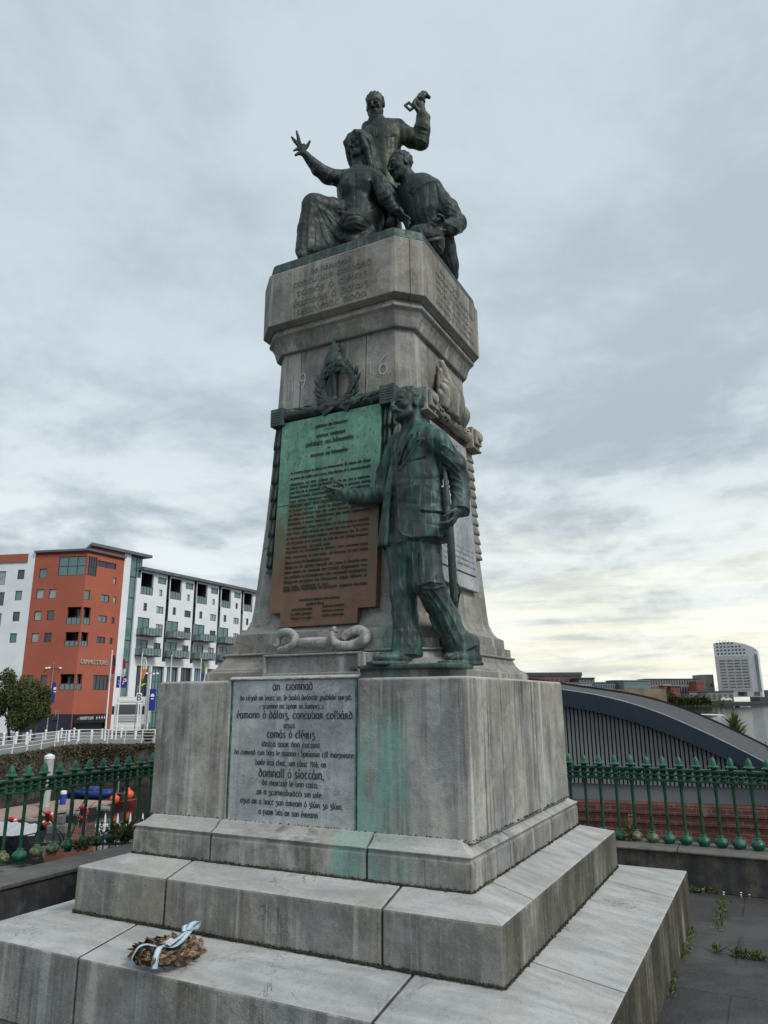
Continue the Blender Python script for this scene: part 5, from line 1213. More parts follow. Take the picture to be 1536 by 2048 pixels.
# ------------------------------------------------------------------ the faded wreath on the lowest step
def dry_wreath():
    rng = random.Random(21); c = on(334, 1912, 'z', .40); c = np.array([c[0], c[1], .390]); R = .128; r = .032
    ax, ay = nz([RH[0], RH[1], 0]), nz([FH[0], FH[1], 0]); ay = ay*1.0
    T = thing('laurel_wreath', 'withered brown leaf wreath with a pale blue ribbon lying on the lower step', 'wreath', c)
    m, k, b = newmat('dead_leaf'); rp = k.n('ShaderNodeNewGeometry').outputs['Random Per Island']
    cr = k.n('ShaderNodeValToRGB'); k.set(cr.inputs[0], rp); e = cr.color_ramp.elements; e[0].color = (.035, .022, .014, 1); e[1].color = (.36, .27, .17, 1)
    for p_, cc in ((.25, (.06, .035, .020, 1)), (.5, (.20, .135, .085, 1)), (.62, (.10, .055, .032, 1)), (.85, (.30, .22, .14, 1))): q = cr.color_ramp.elements.new(p_); q.color = cc
    k.set(b.inputs['Base Color'], cr.outputs[0]); b.inputs['Roughness'].default_value = .65
    bm = bmesh.new(); tube(bm, [c+UP*.030+(ax*cos(a)+ay*sin(a))*R for a in np.linspace(0, 2*pi, 49)], r*.8, 10, cap=False)
    obj('straw_ring', bm, plain('dark_straw', (.05, .035, .022), .9, var=.5, scale=40), T)
    bm = bmesh.new()
    for i in range(560):
        a = rng.uniform(0, 2*pi); t = rng.uniform(-.9, pi+.9); rd = ax*cos(a)+ay*sin(a); tg = -ax*sin(a)+ay*cos(a)
        n = rd*cos(t)+UP*sin(t); o = c+UP*.030+rd*R+n*r*.75
        if o[2] < .39: o[2] = .39
        d = nz(tg*rng.uniform(.2, 1)+n*rng.uniform(-.05, .3)+rd*rng.gauss(0, .25)); L = rng.uniform(.026, .042); w = L*rng.uniform(.55, .85); s = nz(np.cross(d, n)); cu = rng.uniform(-.3, .5)
        rows = []
        for u_, ww, h in ((0, .3, 0), (.35, 1, .1), (.7, .8, .35), (1, .1, .8)):
            rows.append([bm.verts.new(o+d*L*u_+n*L*h*cu+s*w*.5*ww*q_+n*L*.16*abs(q_)*ww*rng.uniform(-.4, 1)) for q_ in (-1, 0, 1)])
        for p_, q_ in zip(rows, rows[1:]):
            for j in range(2): bm.faces.new((p_[j], p_[j+1], q_[j+1], q_[j]))
    obj('dead_leaves', bm, m, T)
    def rib_mat():
        m, k, b = newmat('blue_white_ribbon'); uv = k.n('ShaderNodeUVMap'); sp = k.n('ShaderNodeSeparateXYZ'); k.set(sp.inputs[0], uv.outputs[0])
        e = k.math('ABSOLUTE', k.math('SUBTRACT', sp.outputs[0], .5)); c = k.mix(k.ramp(e, .24, .28), (.62, .64, .66), (.22, .43, .55)); k.set(b.inputs['Base Color'], c); b.inputs['Roughness'].default_value = .35; return m
    RB = rib_mat()
    def strip(name, pts, w, side):
        bm = bmesh.new(); uvl = bm.loops.layers.uv.new(); P = [np.array(p, float) for p in pts]; S_ = [np.array(s_, float) for s_ in side] if isinstance(side, list) else [np.array(side, float)]*len(P)
        # smooth the run
        def cr_(A, t):
            i = min(int(t), len(A)-2); f_ = t-i; a = A[max(i-1, 0)]; b_ = A[i]; c_ = A[i+1]; d = A[min(i+2, len(A)-1)]
            return .5*((2*b_)+(-a+c_)*f_+(2*a-5*b_+4*c_-d)*f_**2+(-a+3*b_-3*c_+d)*f_**3)
        N = 8*(len(P)-1); rows = []
        for i in range(N+1):
            t = i*(len(P)-1)/N; p = cr_(P, t); s_ = nz(cr_(S_, t)); rows.append([bm.verts.new(p+s_*w*q) for q in (-.5, -.17, .17, .5)])
        for a, b_ in zip(rows, rows[1:]):
            for j in range(3):
                f_ = bm.faces.new((a[j], a[j+1], b_[j+1], b_[j]))
                for lp, u_ in zip(f_.loops, ((j, 0), (j+1, 0), (j+1, 1), (j, 1))): lp[uvl].uv = (u_[0]/3, u_[1])
        o = obj(name, bm, RB, T, smooth=True); s2 = o.modifiers.new('s', 'SOLIDIFY'); s2.thickness = .0015; return o
    Q = lambda a, rr, z: c+(ax*cos(rad(a))+ay*sin(rad(a)))*rr*.80+UP*z*.70
    strip('ribbon', [Q(64, .20, .14), Q(66, .165, .115), Q(75, .09, .085), Q(200, .05, .075), Q(212, .12, .11), Q(214, .175, .105), Q(214, .21, .05), Q(214, .205, .01)], .028, [ax*.8-ay*.5]*4+[ay*.8-ax*.4]*4)
    strip('ribbon', [Q(60, .20, .14), Q(58, .165, .115), Q(45, .09, .085), Q(-40, .04, .078), Q(-88, .12, .112), Q(-92, .16, .118), Q(-93, .20, .075), Q(-93, .212, .01)], .030, [ax*.9-ay*.3]*4+[ax]*4)
    strip('ribbon', [Q(62, .17, .13), Q(60, .20, .165), Q(57, .235, .17), Q(58, .225, .13), Q(62, .18, .128)], .038, ax*.9-ay*.35)
    strip('ribbon', [Q(66, .16, .125), Q(72, .19, .15), Q(70, .22, .145), Q(64, .20, .12)], .036, ax*.7+ay*.6)
    bm = bmesh.new(); prism(bm, [Q(150, .03, .094), Q(95, .085, .100), Q(38, .06, .098), Q(-60, .045, .090)], (0, 0, -.0015)); obj('card', bm, plain('white_card', (.62, .61, .68), .5), T)
dry_wreath()
# ------------------------------------------------------------------ water and quays
def water_mat():
    m, k, b = newmat('river_water'); p = k.n('ShaderNodeNewGeometry').outputs['Position']
    sp = k.n('ShaderNodeSeparateXYZ'); k.set(sp.inputs[0], p)
    calm = k.ramp(sp.outputs[0], -20, -8, .05, 1.0)
    w1 = k.noise(k.vmul(p, (1, 1, 0)), .9, 5, .6, .5); w2 = k.noise(k.vmul(p, (.11, .11, 0)), 1.0, 4, .6)
    b.inputs['Base Color'].default_value = (.012, .016, .014, 1); b.inputs['Roughness'].default_value = .06; b.inputs['IOR'].default_value = 1.33; b.inputs['Specular IOR Level'].default_value = .6
    x = k.n('ShaderNodeBump'); k.set(x.inputs['Height'], k.math('ADD', w1, k.math('MULTIPLY', w2, 2.0))); k.set(x.inputs['Strength'], k.math('MULTIPLY', calm, .55)); x.inputs['Distance'].default_value = .5; k.set(b.inputs['Normal'], x.outputs[0])
    return m
bm = bmesh.new(); f_ = bm.faces.new([bm.verts.new(v) for v in ((-4000, -600, -5.2), (4000, -600, -5.2), (4000, 6000, -5.2), (-4000, 6000, -5.2))]); tag(obj('water', bm, water_mat()), kind='structure')
ASPH = plain('grey_promenade', (.17, .17, .168), .8, var=.15, scale=.6)
QW = plain('dark_quay_stone', (.05, .044, .036), .9, var=.7, scale=1.6, bmp=.5)
GRASS = plain('grass_bank', (.045, .075, .02), .9, var=.5, scale=2.5, bmp=.4)
# left bank
EDGE = [on(x, y, 'z', -2)[:2] for x, y in ((-420, 1600), (-160, 1545), (0, 1512), (60, 1503), (120, 1492), (165, 1488), (310, 1488), (470, 1494))]
EDGE = [np.array(p) for p in EDGE]; EDGE[-1] = EDGE[-1]+np.array([4, 40])
OUT = (np.array(RH[:2])*.62-np.array(FH[:2])*.78)
def bank():
    far = [np.array(hp(x, 1401, D)[:2]) for x, D in ((470, 420), (-700, 420))]
    bm = bmesh.new(); n = len(EDGE)
    near = [bm.verts.new((*p, -2.0)) for p in EDGE]
    # promenade, then the street falling gently to the fronts
    OV = np.array(FH[:2])*30-np.array(RH[:2])*36; back = [bm.verts.new((*(p+OV), -2.42)) for p in EDGE]; b2 = [bm.verts.new((*(p+OV*6), -2.42)) for p in EDGE]
    for i in range(n-1):
        bm.faces.new((near[i], near[i+1], back[i+1], back[i])); bm.faces.new((back[i], back[i+1], b2[i+1], b2[i]))
    tag(obj('promenade', bm, ASPH), kind='structure')
    bm = bmesh.new(); a = [bm.verts.new((*(p+OUT*.02), -2.02)) for p in EDGE]; b = [bm.verts.new((*(p+OUT*1.2), -8)) for p in EDGE]
    for i in range(n-1): bm.faces.new((a[i], b[i], b[i+1], a[i+1]))
    o = obj('quay_wall', bm, QW); m = o.modifiers.new('s', 'SOLIDIFY'); m.thickness = .4; tag(o, 'dark stone quay wall across the water, overgrown along its top', 'wall')
    rng = random.Random(5); bm = bmesh.new(); pts = []
    L = [np.linalg.norm(q-p) for p, q in zip(EDGE, EDGE[1:])]
    for i in range(n-1):
        if i in (0,): continue
        cnt = int(L[i]*(820 if i < 6 else 60))
        for _ in range(cnt):
            t = rng.random(); c = EDGE[i]*(1-t)+EDGE[i+1]*t; dens = .75+.5*sin(c[0]*1.7)*sin(c[1]*.9); dz = min(2.9, abs(rng.gauss(0, 1.35)))*max(.3, dens)
            if i == 5 and t > .72: dz *= .1
            q = c+OUT*(.1+.25*dz+abs(rng.gauss(0, .28))); pts.append((q[0], q[1], -2.05-dz))
    leaves(bm, pts, .21, rng, up=-.2, asp=.7); tag(obj('undergrowth', bm, SCRUB), kind='stuff')
bank()
WHT = plain('white_paint', (.76, .77, .78), .5, var=.06); WHT2 = plain('white_render', (.74, .77, .80), .75, var=.05, scale=.4); RED1 = plain('terracotta_render', (.37, .105, .066), .8, var=.08, scale=.3)
GREY = plain('grey_cladding', (.115, .135, .15), .55, var=.1, scale=.4); DKF = plain('dark_window_frame', (.025, .030, .034), .45, var=.1); BLK = plain('black_shopfront', (.012, .012, .016), .4, var=.2)
def glass_mat(name, col, rough=.05):
    m, k, b = newmat(name); b.inputs['Base Color'].default_value = (*col, 1); b.inputs['Roughness'].default_value = rough; b.inputs['Specular IOR Level'].default_value = .9; return m
GLS = glass_mat('window_glass', (.03, .04, .045)); GLG = glass_mat('green_glass', (.10, .19, .19)); GLB = plain('drawn_blind', (.34, .36, .37), .4, var=.2, scale=1.5)
GLT = glass_mat('balcony_glass', (.13, .19, .19), .12); IN = plain('dark_interior', (.022, .024, .027), .8)
class Fac:
    def __init__(s, p0, p1, z0):
        s.p = np.array([p0[0], p0[1], 0.]); d = np.array([p1[0]-p0[0], p1[1]-p0[1], 0.]); s.L = np.linalg.norm(d); s.u = d/s.L; s.n = np.array([s.u[1], -s.u[0], 0.])
        if s.n@(CAMPOS-s.p) < 0: s.n = -s.n
        s.z0 = z0
    def uv(s, x, y): P = onpl(x, y, s.p, s.n); return (P-s.p)@s.u, P[2]
    def rect(s, x, y, w, h): a, b = sorted((s.uv(x-w/2, y)[0], s.uv(x+w/2, y)[0])); return [a, b, s.uv(x, y+h/2)[1], s.uv(x, y-h/2)[1]]
    def pt(s, u, v, o=0): q = s.p+s.u*u+s.n*o; return np.array([q[0], q[1], v])
    def bx(s, bm, u0, u1, v0, v1, o0, o1, mi=0): obox(bm, s.p, s.u, s.n, UP, (u0, o0, v0), (u1, o1, v1), mi)
    def wall(s, name, u0, u1, v0, v1, holes, mat, parent, dep=.3):
        """wall with real openings"""
        holes = [[max(h[0], u0), min(h[1], u1), max(h[2], v0), min(h[3], v1)] for h in holes]
        U = sorted(set([u0, u1]+[h[0] for h in holes]+[h[1] for h in holes])); V = sorted(set([v0, v1]+[h[2] for h in holes]+[h[3] for h in holes]))
        bm = bmesh.new(); vd = {}
        def vx(u, v, o):
            k = (round(u, 4), round(v, 4), o)
            if k not in vd: vd[k] = bm.verts.new(s.pt(u, v, o))
            return vd[k]
        for a, b in zip(U, U[1:]):
            for c, d in zip(V, V[1:]):
                if b-a < 1e-4 or d-c < 1e-4: continue
                m = ((a+b)/2, (c+d)/2)
                if any(h[0] < m[0] < h[1] and h[2] < m[1] < h[3] for h in holes): continue
                bm.faces.new((vx(a, c, 0), vx(b, c, 0), vx(b, d, 0), vx(a, d, 0)))
        for h in holes:
            c = [(h[0], h[2]), (h[1], h[2]), (h[1], h[3]), (h[0], h[3])]
            for i in range(4):
                a, b = c[i], c[(i+1) % 4]
                bm.faces.new([bm.verts.new(s.pt(*q, o)) for q, o in ((a, 0), (b, 0), (b, -dep), (a, -dep))])
        me = bpy.data.meshes.new(name); bm.normal_update(); bm.to_mesh(me); bm.free(); me.materials.append(mat); return link(name, me, parent)
    def window(s, r, parent, glass=None, dep=.16, mull=0, trans=0, fw=.07, name='window', frame=None):
        u0, u1, v0, v1 = r; bm = bmesh.new(); o0, o1 = -dep, -dep+.07
        s.bx(bm, u0, u1, v0, v0+fw, o0, o1); s.bx(bm, u0, u1, v1-fw, v1, o0, o1); s.bx(bm, u0, u0+fw, v0+fw, v1-fw, o0, o1); s.bx(bm, u1-fw, u1, v0+fw, v1-fw, o0, o1)
        for i in range(mull): c = u0+(u1-u0)*(i+1)/(mull+1); s.bx(bm, c-fw*.4, c+fw*.4, v0+fw, v1-fw, o0+.002, o1-.002)
        for i in range(trans): c = v0+(v1-v0)*(i+1)/(trans+1); s.bx(bm, u0+fw, u1-fw, c-fw*.35, c+fw*.35, o0+.004, o1-.004)
        f = obj(name, bm, frame or DKF, parent); bm = bmesh.new(); s.bx(bm, u0+.01, u1-.01, v0+.01, v1-.01, o0-.05, o0+.02); obj('pane', bm, glass or GLS, f); return f
def text_mesh(name, txt, f, u, v, h, mat, parent, width=None, o=.06, ext=.03):
    c = bpy.data.curves.new('t', 'FONT'); c.body = txt; c.align_x = 'CENTER'; c.align_y = 'CENTER'; c.size = h*1.38; c.extrude = ext
    ob = bpy.data.objects.new('t', c); COL.objects.link(ob); dg = bpy.context.evaluated_depsgraph_get(); me = bpy.data.meshes.new_from_object(ob.evaluated_get(dg)); bpy.data.objects.remove(ob)
    P = np.array([q.co[:] for q in me.vertices]); k = 1.0
    if width: k = width/(P[:, 0].max()-P[:, 0].min())
    sgn = 1 if f.u@RH > 0 else -1
    for q, p in zip(me.vertices, P): q.co = Vector(f.p+f.u*(u+sgn*p[0]*k)+f.n*(o+p[2])+UP*(v+p[1]))*1
    me.materials.clear(); me.materials.append(mat); me.update(); return link(name, me, parent)
RNG = random.Random(17)
def blind(): return RNG.choice((GLS, GLS, GLB, GLG))
K = hp(147, 1401, 98); B1 = hp(520, 1401, 134); A1 = hp(40, 1401, 99.4); ZG = -2.45
FB = Fac(K, B1, ZG); FA = Fac(K, A1, ZG)
def v_at(f, x, y): return f.uv(x, y)[1]
def u_at(f, x, y): return f.uv(x, y)[0]
def red_building():
    T = thing('corner_building', 'terracotta red apartment building with glazed top corner and balconies cut into its corner', 'building', (K[0], K[1], ZG))
    uA = u_at(FA, 55, 1250); uB = u_at(FB, 238, 1250); vt = v_at(FA, 100, 1105); vt2 = v_at(FB, 235, 1103)
    wa, wb = [], []
    for x, y in ((85.6, 1147), (79.7, 1188), (105, 1187.6), (75.4, 1231.5), (101, 1230.5), (70, 1275.7), (95.4, 1275)): wa.append((FA.rect(x, y, 15, 19), 0))
    for x in (60, 87): wa.append((FA.rect(x, 1361, 13, 21), 0))
    for x, y, w, h in ((174.6, 1190, 11, 20), (210, 1197, 17, 15), (229.6, 1200, 6, 13), (229.6, 1162, 6, 13), (205, 1238, 17, 14), (225.7, 1241, 6, 13), (201.7, 1280, 17, 13), (222, 1282, 6, 13), (214, 1130, 38, 12)): wb.append((FB.rect(x, y, w, h), 1 if w > 12 else 0))
    wb.append((FB.rect(201, 1365, 30, 30), 3)); shop = FB.rect(180, 1446, 68, 36); shop[2] = ZG
    # corner openings shared by both faces
    cor = []
    for (xa, xb, y0, y1) in ((117, 194, 1113, 1151), (133, 181, 1214, 1249), (129, 176, 1264, 1293), (119, 164, 1348, 1380)):
        ym = (y0+y1)/2; ua = u_at(FA, xa, ym); ub = u_at(FB, xb, ym); v0, v1 = v_at(FA, 140, y1), v_at(FA, 140, y0); cor.append((ua, ub, v0, v1))
    FA.wall('wall', 0, uA, ZG, vt, [w[0] for w in wa]+[[0, c[0], c[2], c[3]] for c in cor], RED1, T); FB.wall('wall', 0, uB, ZG, vt, [w[0] for w in wb]+[[0, c[1], c[2], c[3]] for c in cor]+[shop], RED1, T)
    for r, m_ in wa: FA.window(r, T, blind(), mull=m_)
    for r, m_ in wb: FB.window(r, T, blind(), mull=m_)
    for i, (ua, ub, v0, v1) in enumerate(cor):
        cor_p = lambda f, u, v, o: f.pt(u, v, o)
        bm = bmesh.new()
        for f, u in ((FA, ua), (FB, ub)):
            f.bx(bm, .5, u, v0, v1, -1.6, -1.5)
        P0 = FA.pt(ua, 0, -.31); P1 = FB.pt(ub, 0, -.31); C0 = FA.pt(.31, 0, -.31)
        for z in (v0, v1): prism(bm, [[P0[0], P0[1], z], [C0[0], C0[1], z], [P1[0], P1[1], z], [P1[0]-FB.n[0]*3, P1[1]-FB.n[1]*3, z], [P0[0]-FA.n[0]*3, P0[1]-FA.n[1]*3, z]], (0, 0, .06 if z == v0 else -.06))
        obj('loggia', bm, IN if i else DKF, T)
        for f, u in ((FA, ua), (FB, ub)):
            if i == 0: f.window([.02, u, v0, v1], T, GLS if f is FB else GLG, dep=.12, mull=3 if f is FB else 2, trans=1)
            else: f.window([.02, u, v0, v0+(v1-v0)*.42], T, GLT, dep=.12, mull=2, fw=.05, name='balustrade')
            if i: f.window([.4, u-.2, v0, v1-.2], T, blind(), dep=1.4, mull=2, name='glazed_door')
    bm = bmesh.new(); u0, u1 = shop[0], shop[1]; FB.bx(bm, u0, u1, ZG, shop[3], -.6, -.5); FB.bx(bm, u0, u1, shop[3]-1.15, shop[3], -.4, .12); o = obj('shop_front', bm, BLK, T)
    text_mesh('lettering', "~  HARVEY'S BAR    ★ ★ ★ ★", FB, (u0+u1)/2, shop[3]-.55, .42, plain('white_sign_paint', (.7, .7, .7), .5), o, width=(u1-u0)*.82, o=.13)
    r = FB.rect(188, 1325, 54, 9); o = text_mesh('sign_letters', 'DUNNES STORES', FB, (r[0]+r[1])/2, (r[2]+r[3])/2, .62, plain('gilt_sign_letters', (.42, .42, .36), .4), T, width=(r[1]-r[0]), ext=.08)
    bm = bmesh.new(); FA.bx(bm, .02, uA-.02, ZG, ZG+2.4, .02, .08); FB.bx(bm, .1, u0-.05, ZG, ZG+2.4, .02, .08); obj('dark_base', bm, plain('dark_blue_base', (.02, .022, .04), .5), T)
    # body and roofs
    bm = bmesh.new(); d = 14; pa, pb = FA.pt(uA, 0, 0), FB.pt(uB, 0, 0); e = -FA.n*d
    for q0, q1 in ((pa, pa+e), (pb, pb-FB.n*d)):
        bm.faces.new([bm.verts.new((*q[:2], z)) for q, z in ((q0, ZG), (q1, ZG), (q1, vt), (q0, vt))])
    c0 = FA.pt(0, 0, 0); prism(bm, [[*q[:2], vt-.05] for q in (pa, c0, pb, pb-FB.n*d, pa+e)], (0, 0, -.3)); obj('side_wall', bm, RED1, T)
    bm = bmesh.new(); n2 = (FA.n+FB.n)/(1+FA.n@FB.n); prism(bm, [[*(q)[:2], vt] for q in (pa+FA.n*.4, c0+n2*.4, pb+FB.n*.4, pb-FB.n*d, pa+e)], (0, 0, .28)); obj('roof', bm, GREY, T)
    # set-back penthouse over the right-hand half, and its flat roof
    up = u_at(FB, 158, 1150)*0+1.2
    P = thing
    bm = bmesh.new(); ub0 = .6; q = [FB.pt(ub0, 0, -.35), FB.pt(uB, 0, -.004), FB.pt(uB, 0, -4), FB.pt(ub0+3, 0, -4)]; prism(bm, [[*p[:2], vt+.28] for p in q], (0, 0, vt2-vt-.28)); obj('penthouse_wall', bm, RED1, T)
    ut = u_at(FB, 299, 1106); q = [FB.pt(ub0-.4, 0, .3), FB.pt(ut, 0, .7), FB.pt(ut, 0, -5), FB.pt(ub0+2.6, 0, -4.6)]
    bm = bmesh.new(); prism(bm, [[*p[:2], vt2] for p in q], (0, 0, .42)); obj('canopy_roof', bm, GREY, T)
    return uB, vt, vt2
uB, VT, VT2 = red_building()
def white_wing():
    T = thing('white_building', 'white rendered building with small square windows at the far left, joined to the red one', 'building', A1*[1, 1, 0]+[0, 0, ZG])
    u0 = u_at(FA, 55, 1250)+.005; u1 = u0+26; vt = v_at(FA, 30, 1126)
    ws = [FA.rect(x, y, 14, 19) for x, y in ((41.8, 1149), (36.7, 1191), (32, 1233), (26, 1276))]+[FA.rect(x, y, 16, 27) for x, y in ((3, 1156), (0, 1198), (-6, 1240), (-12, 1284))]+[FA.rect(14, 1360, 16, 20)]
    FA.wall('wall', u0, u1, ZG, vt, ws, WHT2, T)
    for w in ws: FA.window(w, T, blind(), mull=0)
    bm = bmesh.new(); FA.bx(bm, u0, u0+1.1, vt, VT+.05, -.6, 0); FA.bx(bm, u0, u1, ZG, vt-.01, -12, -.31); obj('side_wall', bm, WHT2, T)
    bm = bmesh.new(); FA.bx(bm, u0+1.11, u1, vt+.002, v_at(FA, 40, 1104), -5, -1.2); obj('upper_storey', bm, RED1, T)
    bm = bmesh.new(); FA.bx(bm, u0+1.11, u1, vt-.0, vt+.16, -1.19, .12); obj('parapet_cap', bm, GREY, T)
white_wing()
def terrace_block():
    T = thing('apartment_building', 'long white apartment block with glass balconies stepping away behind the red corner building', 'building', FB.pt(uB, ZG, 0))
    uT = [u_at(FB, x, y) for x, y in ((283, 1139), (343, 1157), (398.6, 1174), (446, 1187.5), (487, 1199))]
    st = (uT[4]-uT[0])/4; ub = [uT[0]+st*i for i in range(6)]
    vt = v_at(FB, 300, 1144)
    # glazed stair tower between the two
    a, b = uB+.005, ub[0]
    bm = bmesh.new(); w = (b-a)
    FB.bx(bm, a, a+w*.36, ZG, VT2-.02, -1, .02); FB.bx(bm, b-w*.22, b, ZG, VT2-3.2, -1, .05); FB.bx(bm, a+w*.36, b-w*.22, VT2-1.0, VT2-.03, -8, -.5); obj('tower_wall', bm, WHT2, T)
    hts = np.linspace(ZG+.2, VT2-.1, 9)
    for z0, z1 in zip(hts, hts[1:]): FB.window([a+w*.36+.01, b-w*.22-.01, z0, z1], T, GLG, dep=.3, fw=.06, name='stair_glazing', mull=0)
    FB.window([b-w*.22, b+.3, VT2-3.1, VT2-.05], T, GLG, dep=.3, fw=.07, name='stair_glazing', mull=1)
    vg = v_at(FB, 290, 1321)
    def off(r, i): return [r[0]+st*i, r[1]+st*i, r[2], r[3]]
    small = [(FB.rect(321.7, 1186, 6, 13), 0), (FB.rect(290.5, 1214, 7, 16), 0), (FB.rect(319.7, 1220, 14, 14), 1), (FB.rect(318.4, 1256, 14, 15), 1), (FB.rect(314, 1292.4, 14, 13), 1)]
    strip = FB.rect(324.5, 1162, 17, 13); pent = FB.rect(294.5, 1168, 25, 44); doors = [FB.rect(286, 1253, 24, 36), FB.rect(283, 1295, 24, 32)]
    ends = []
    for i in range(5):
        hol = [off(s[0], i) for s in small]+[off(strip, i), off(pent, i)]+[off(d, i) for d in doors]
        u0, u1 = ub[i], ub[i]+st*.90
        hol = [[max(h[0], u0+.02), h[1], h[2], h[3]] for h in hol]
        FB.wall('wall', u0, u1, vg, vt, hol, WHT2, T, dep=.3)
        for s, m_ in small: FB.window(off(s, i), T, RNG.choice((GLS, GLB)), mull=m_, fw=.08)
        FB.window(off(strip, i), T, GLG, mull=0)
        for d in doors:
            d = off(d, i); d[0] = max(d[0], u0+.02); FB.window(d, T, GLG, mull=1, trans=0, name='french_window')
            # balcony: slab and glass front with posts
            bu0, bu1, bz = d[0]-.15, d[1]+1.35, d[2]-.15
            bm = bmesh.new(); FB.bx(bm, bu0, bu1, bz, bz+.16, .01, 1.45); bal = obj('balcony', bm, DKF, T)
            bm = bmesh.new(); FB.bx(bm, bu0+.03, bu1-.03, bz+.22, bz+1.12, 1.38, 1.40); FB.bx(bm, bu0+.03, bu0+.05, bz+.22, bz+1.12, .05, 1.37); FB.bx(bm, bu1-.05, bu1-.03, bz+.22, bz+1.12, .05, 1.37); obj('glass_front', bm, GLT, bal)
            bm = bmesh.new(); n = 6
            for k_ in range(n+1): uu = bu0+.03+(bu1-bu0-.06)*k_/n; FB.bx(bm, uu-.02, uu+.02, bz+.16, bz+1.16, 1.41, 1.44)
            FB.bx(bm, bu0, bu1, bz+1.161, bz+1.22, 1.40, 1.46); obj('balcony_rail', bm, DKF, bal)
        p = off(pent, i); p[0] = max(p[0], u0+.02)
        bm = bmesh.new(); FB.bx(bm, p[0]-.02, p[1]+.02, p[2], p[3], -2.4, -2.3); FB.bx(bm, p[0]-.02, p[1]+.02, p[2]-.2, p[2]-.01, -2.3, -.31); FB.bx(bm, p[1], p[1]+.1, p[2], p[3], -2.3, -.31); FB.bx(bm, p[0]-.12, p[0]-.02, p[2], p[3], -2.3, -.31); FB.bx(bm, p[0], p[1], p[3]+.01, p[3]+.2, -2.3, -.31); obj('roof_terrace', bm, IN, T)
        FB.window([p[0], p[1], p[2], p[2]+1.25], T, GLT, dep=.1, mull=3, fw=.05, name='balustrade')
        # recess with pipes between the bays
        bm = bmesh.new(); FB.bx(bm, u1, ub[i]+st, vg, vt, -.9, -.8); FB.bx(bm, u1+.2, u1+.34, vg, vt, -.79, -.62); obj('recess', bm, GREY, T)
        bm = bmesh.new(); FB.bx(bm, u0-.3, u1+.15, vt+.01, vt+.45, -7, .75); FB.bx(bm, u1+.16, u0-.31+st, vt-.4, vt+.2, -7, -.3); obj('roof', bm, GREY, T)
    # ground floor: glazed shopfronts between white columns
    uE = ub[0]+st*5
    bm = bmesh.new(); FB.bx(bm, ub[0], uE, vg-.75, vg-.002, -.3, .06); obj('string_course', bm, WHT2, T)
    for i in range(10):
        c = ub[0]+st*(i+.0)*.5
        bm = bmesh.new(); FB.bx(bm, c, c+.55, ZG, vg-.76, -.3, .04); obj('column', bm, WHT2, T)
        FB.window([c+.56, c+st*.5-.01, ZG+.1, vg-.77], T, RNG.choice((GLG, GLS)), dep=.5, mull=3, trans=3, fw=.08, name='shop_window')
    bm = bmesh.new(); FB.bx(bm, ub[0], uE, ZG, vt, -9, -3); obj('rear_wall', bm, WHT2, T)
terrace_block()
# ------------------------------------------------------------------ things on the promenade
STL = plain('galvanised_steel', (.30, .31, .31), .45, .4, var=.12); BLU = plain('banner_blue', (.02, .03, .24), .6, var=.1)
def ground_z(P): 
    return -2.0-.42*min(1, max(0, ((P-CAMPOS)@FH-62)/36))
def standing(px, py):
    """foot of something standing on the promenade seen at a photo pixel"""
    z = -2.05
    for _ in range(8): P = on(px, py, 'z', z); z = ground_z(P)
    return P
def pole(name, label, cat, px, py, top, r, mat, group=None, z=None):
    P = standing(px, py); D = (P-CAMPOS)@FH; t = hp(top[0], top[1], D); h = t[2]-P[2]
    T = thing(name, label, cat, P, group); return T, P, h, D
def lamp(px, py, top, label):
    T, P, h, D = pole('street_lamp', label, 'street lamp', px, py, top, .09, STL, 'lamp posts on the promenade')
    bm = bmesh.new(); lathe(bm, [(.12, 0), (.12, .9), (.08, 1.0), (.05, h)], 10, P); obj('post', bm, STL, T)
    for i in range(4):
        a = rad(20+90*i); d = np.array([cos(a), sin(a), 0]); q = P+UP*(h-.75)
        bm = bmesh.new(); tube(bm, [q, q+d*.5+UP*.12, q+d*.95], .035, 6); arm = obj('arm', bm, STL, T)
        bm = bmesh.new(); lathe(bm, [(.03, .14), (.13, .10), (.2, -.02), (.19, -.06), (.02, -.10)], 10, q+d*.98); obj('lamp_head', bm, WHT, arm, smooth=False)
    bm = bmesh.new(); w = P+UP*0; y1, y0 = h-2.6, h-5.2
    obox(bm, P, RH, FH, UP, (.14, -.02, max(y0, 2.4)), (.92, .02, max(y1, 4.6))); ban = obj('banner', bm, BLU, T)
    bm = bmesh.new(); z1 = max(y1, 4.6)
    lathe(bm, [(.001, 0), (.22, .02), (.22, .20), (.12, .34), (.001, .38)], 12); 
    for v in bm.verts: co = v.co.copy(); v.co = Vector(P+RH*(.53+co.x)+UP*(z1-.95+co.z)-FH*(.03+.0*co.y)+FH*co.y*.02)
    obox(bm, P, RH, FH, UP, (.36, -.045, z1-1.25), (.70, -.022, z1-1.12)); obj('emblem', bm, WHT, ban)
    return T
lamp(93, 1466, (108, 1325), 'street lamp with four white heads and a blue banner, left of the red corner')
lamp(291, 1468, (297, 1335), 'street lamp with a blue banner, next to the monument block')
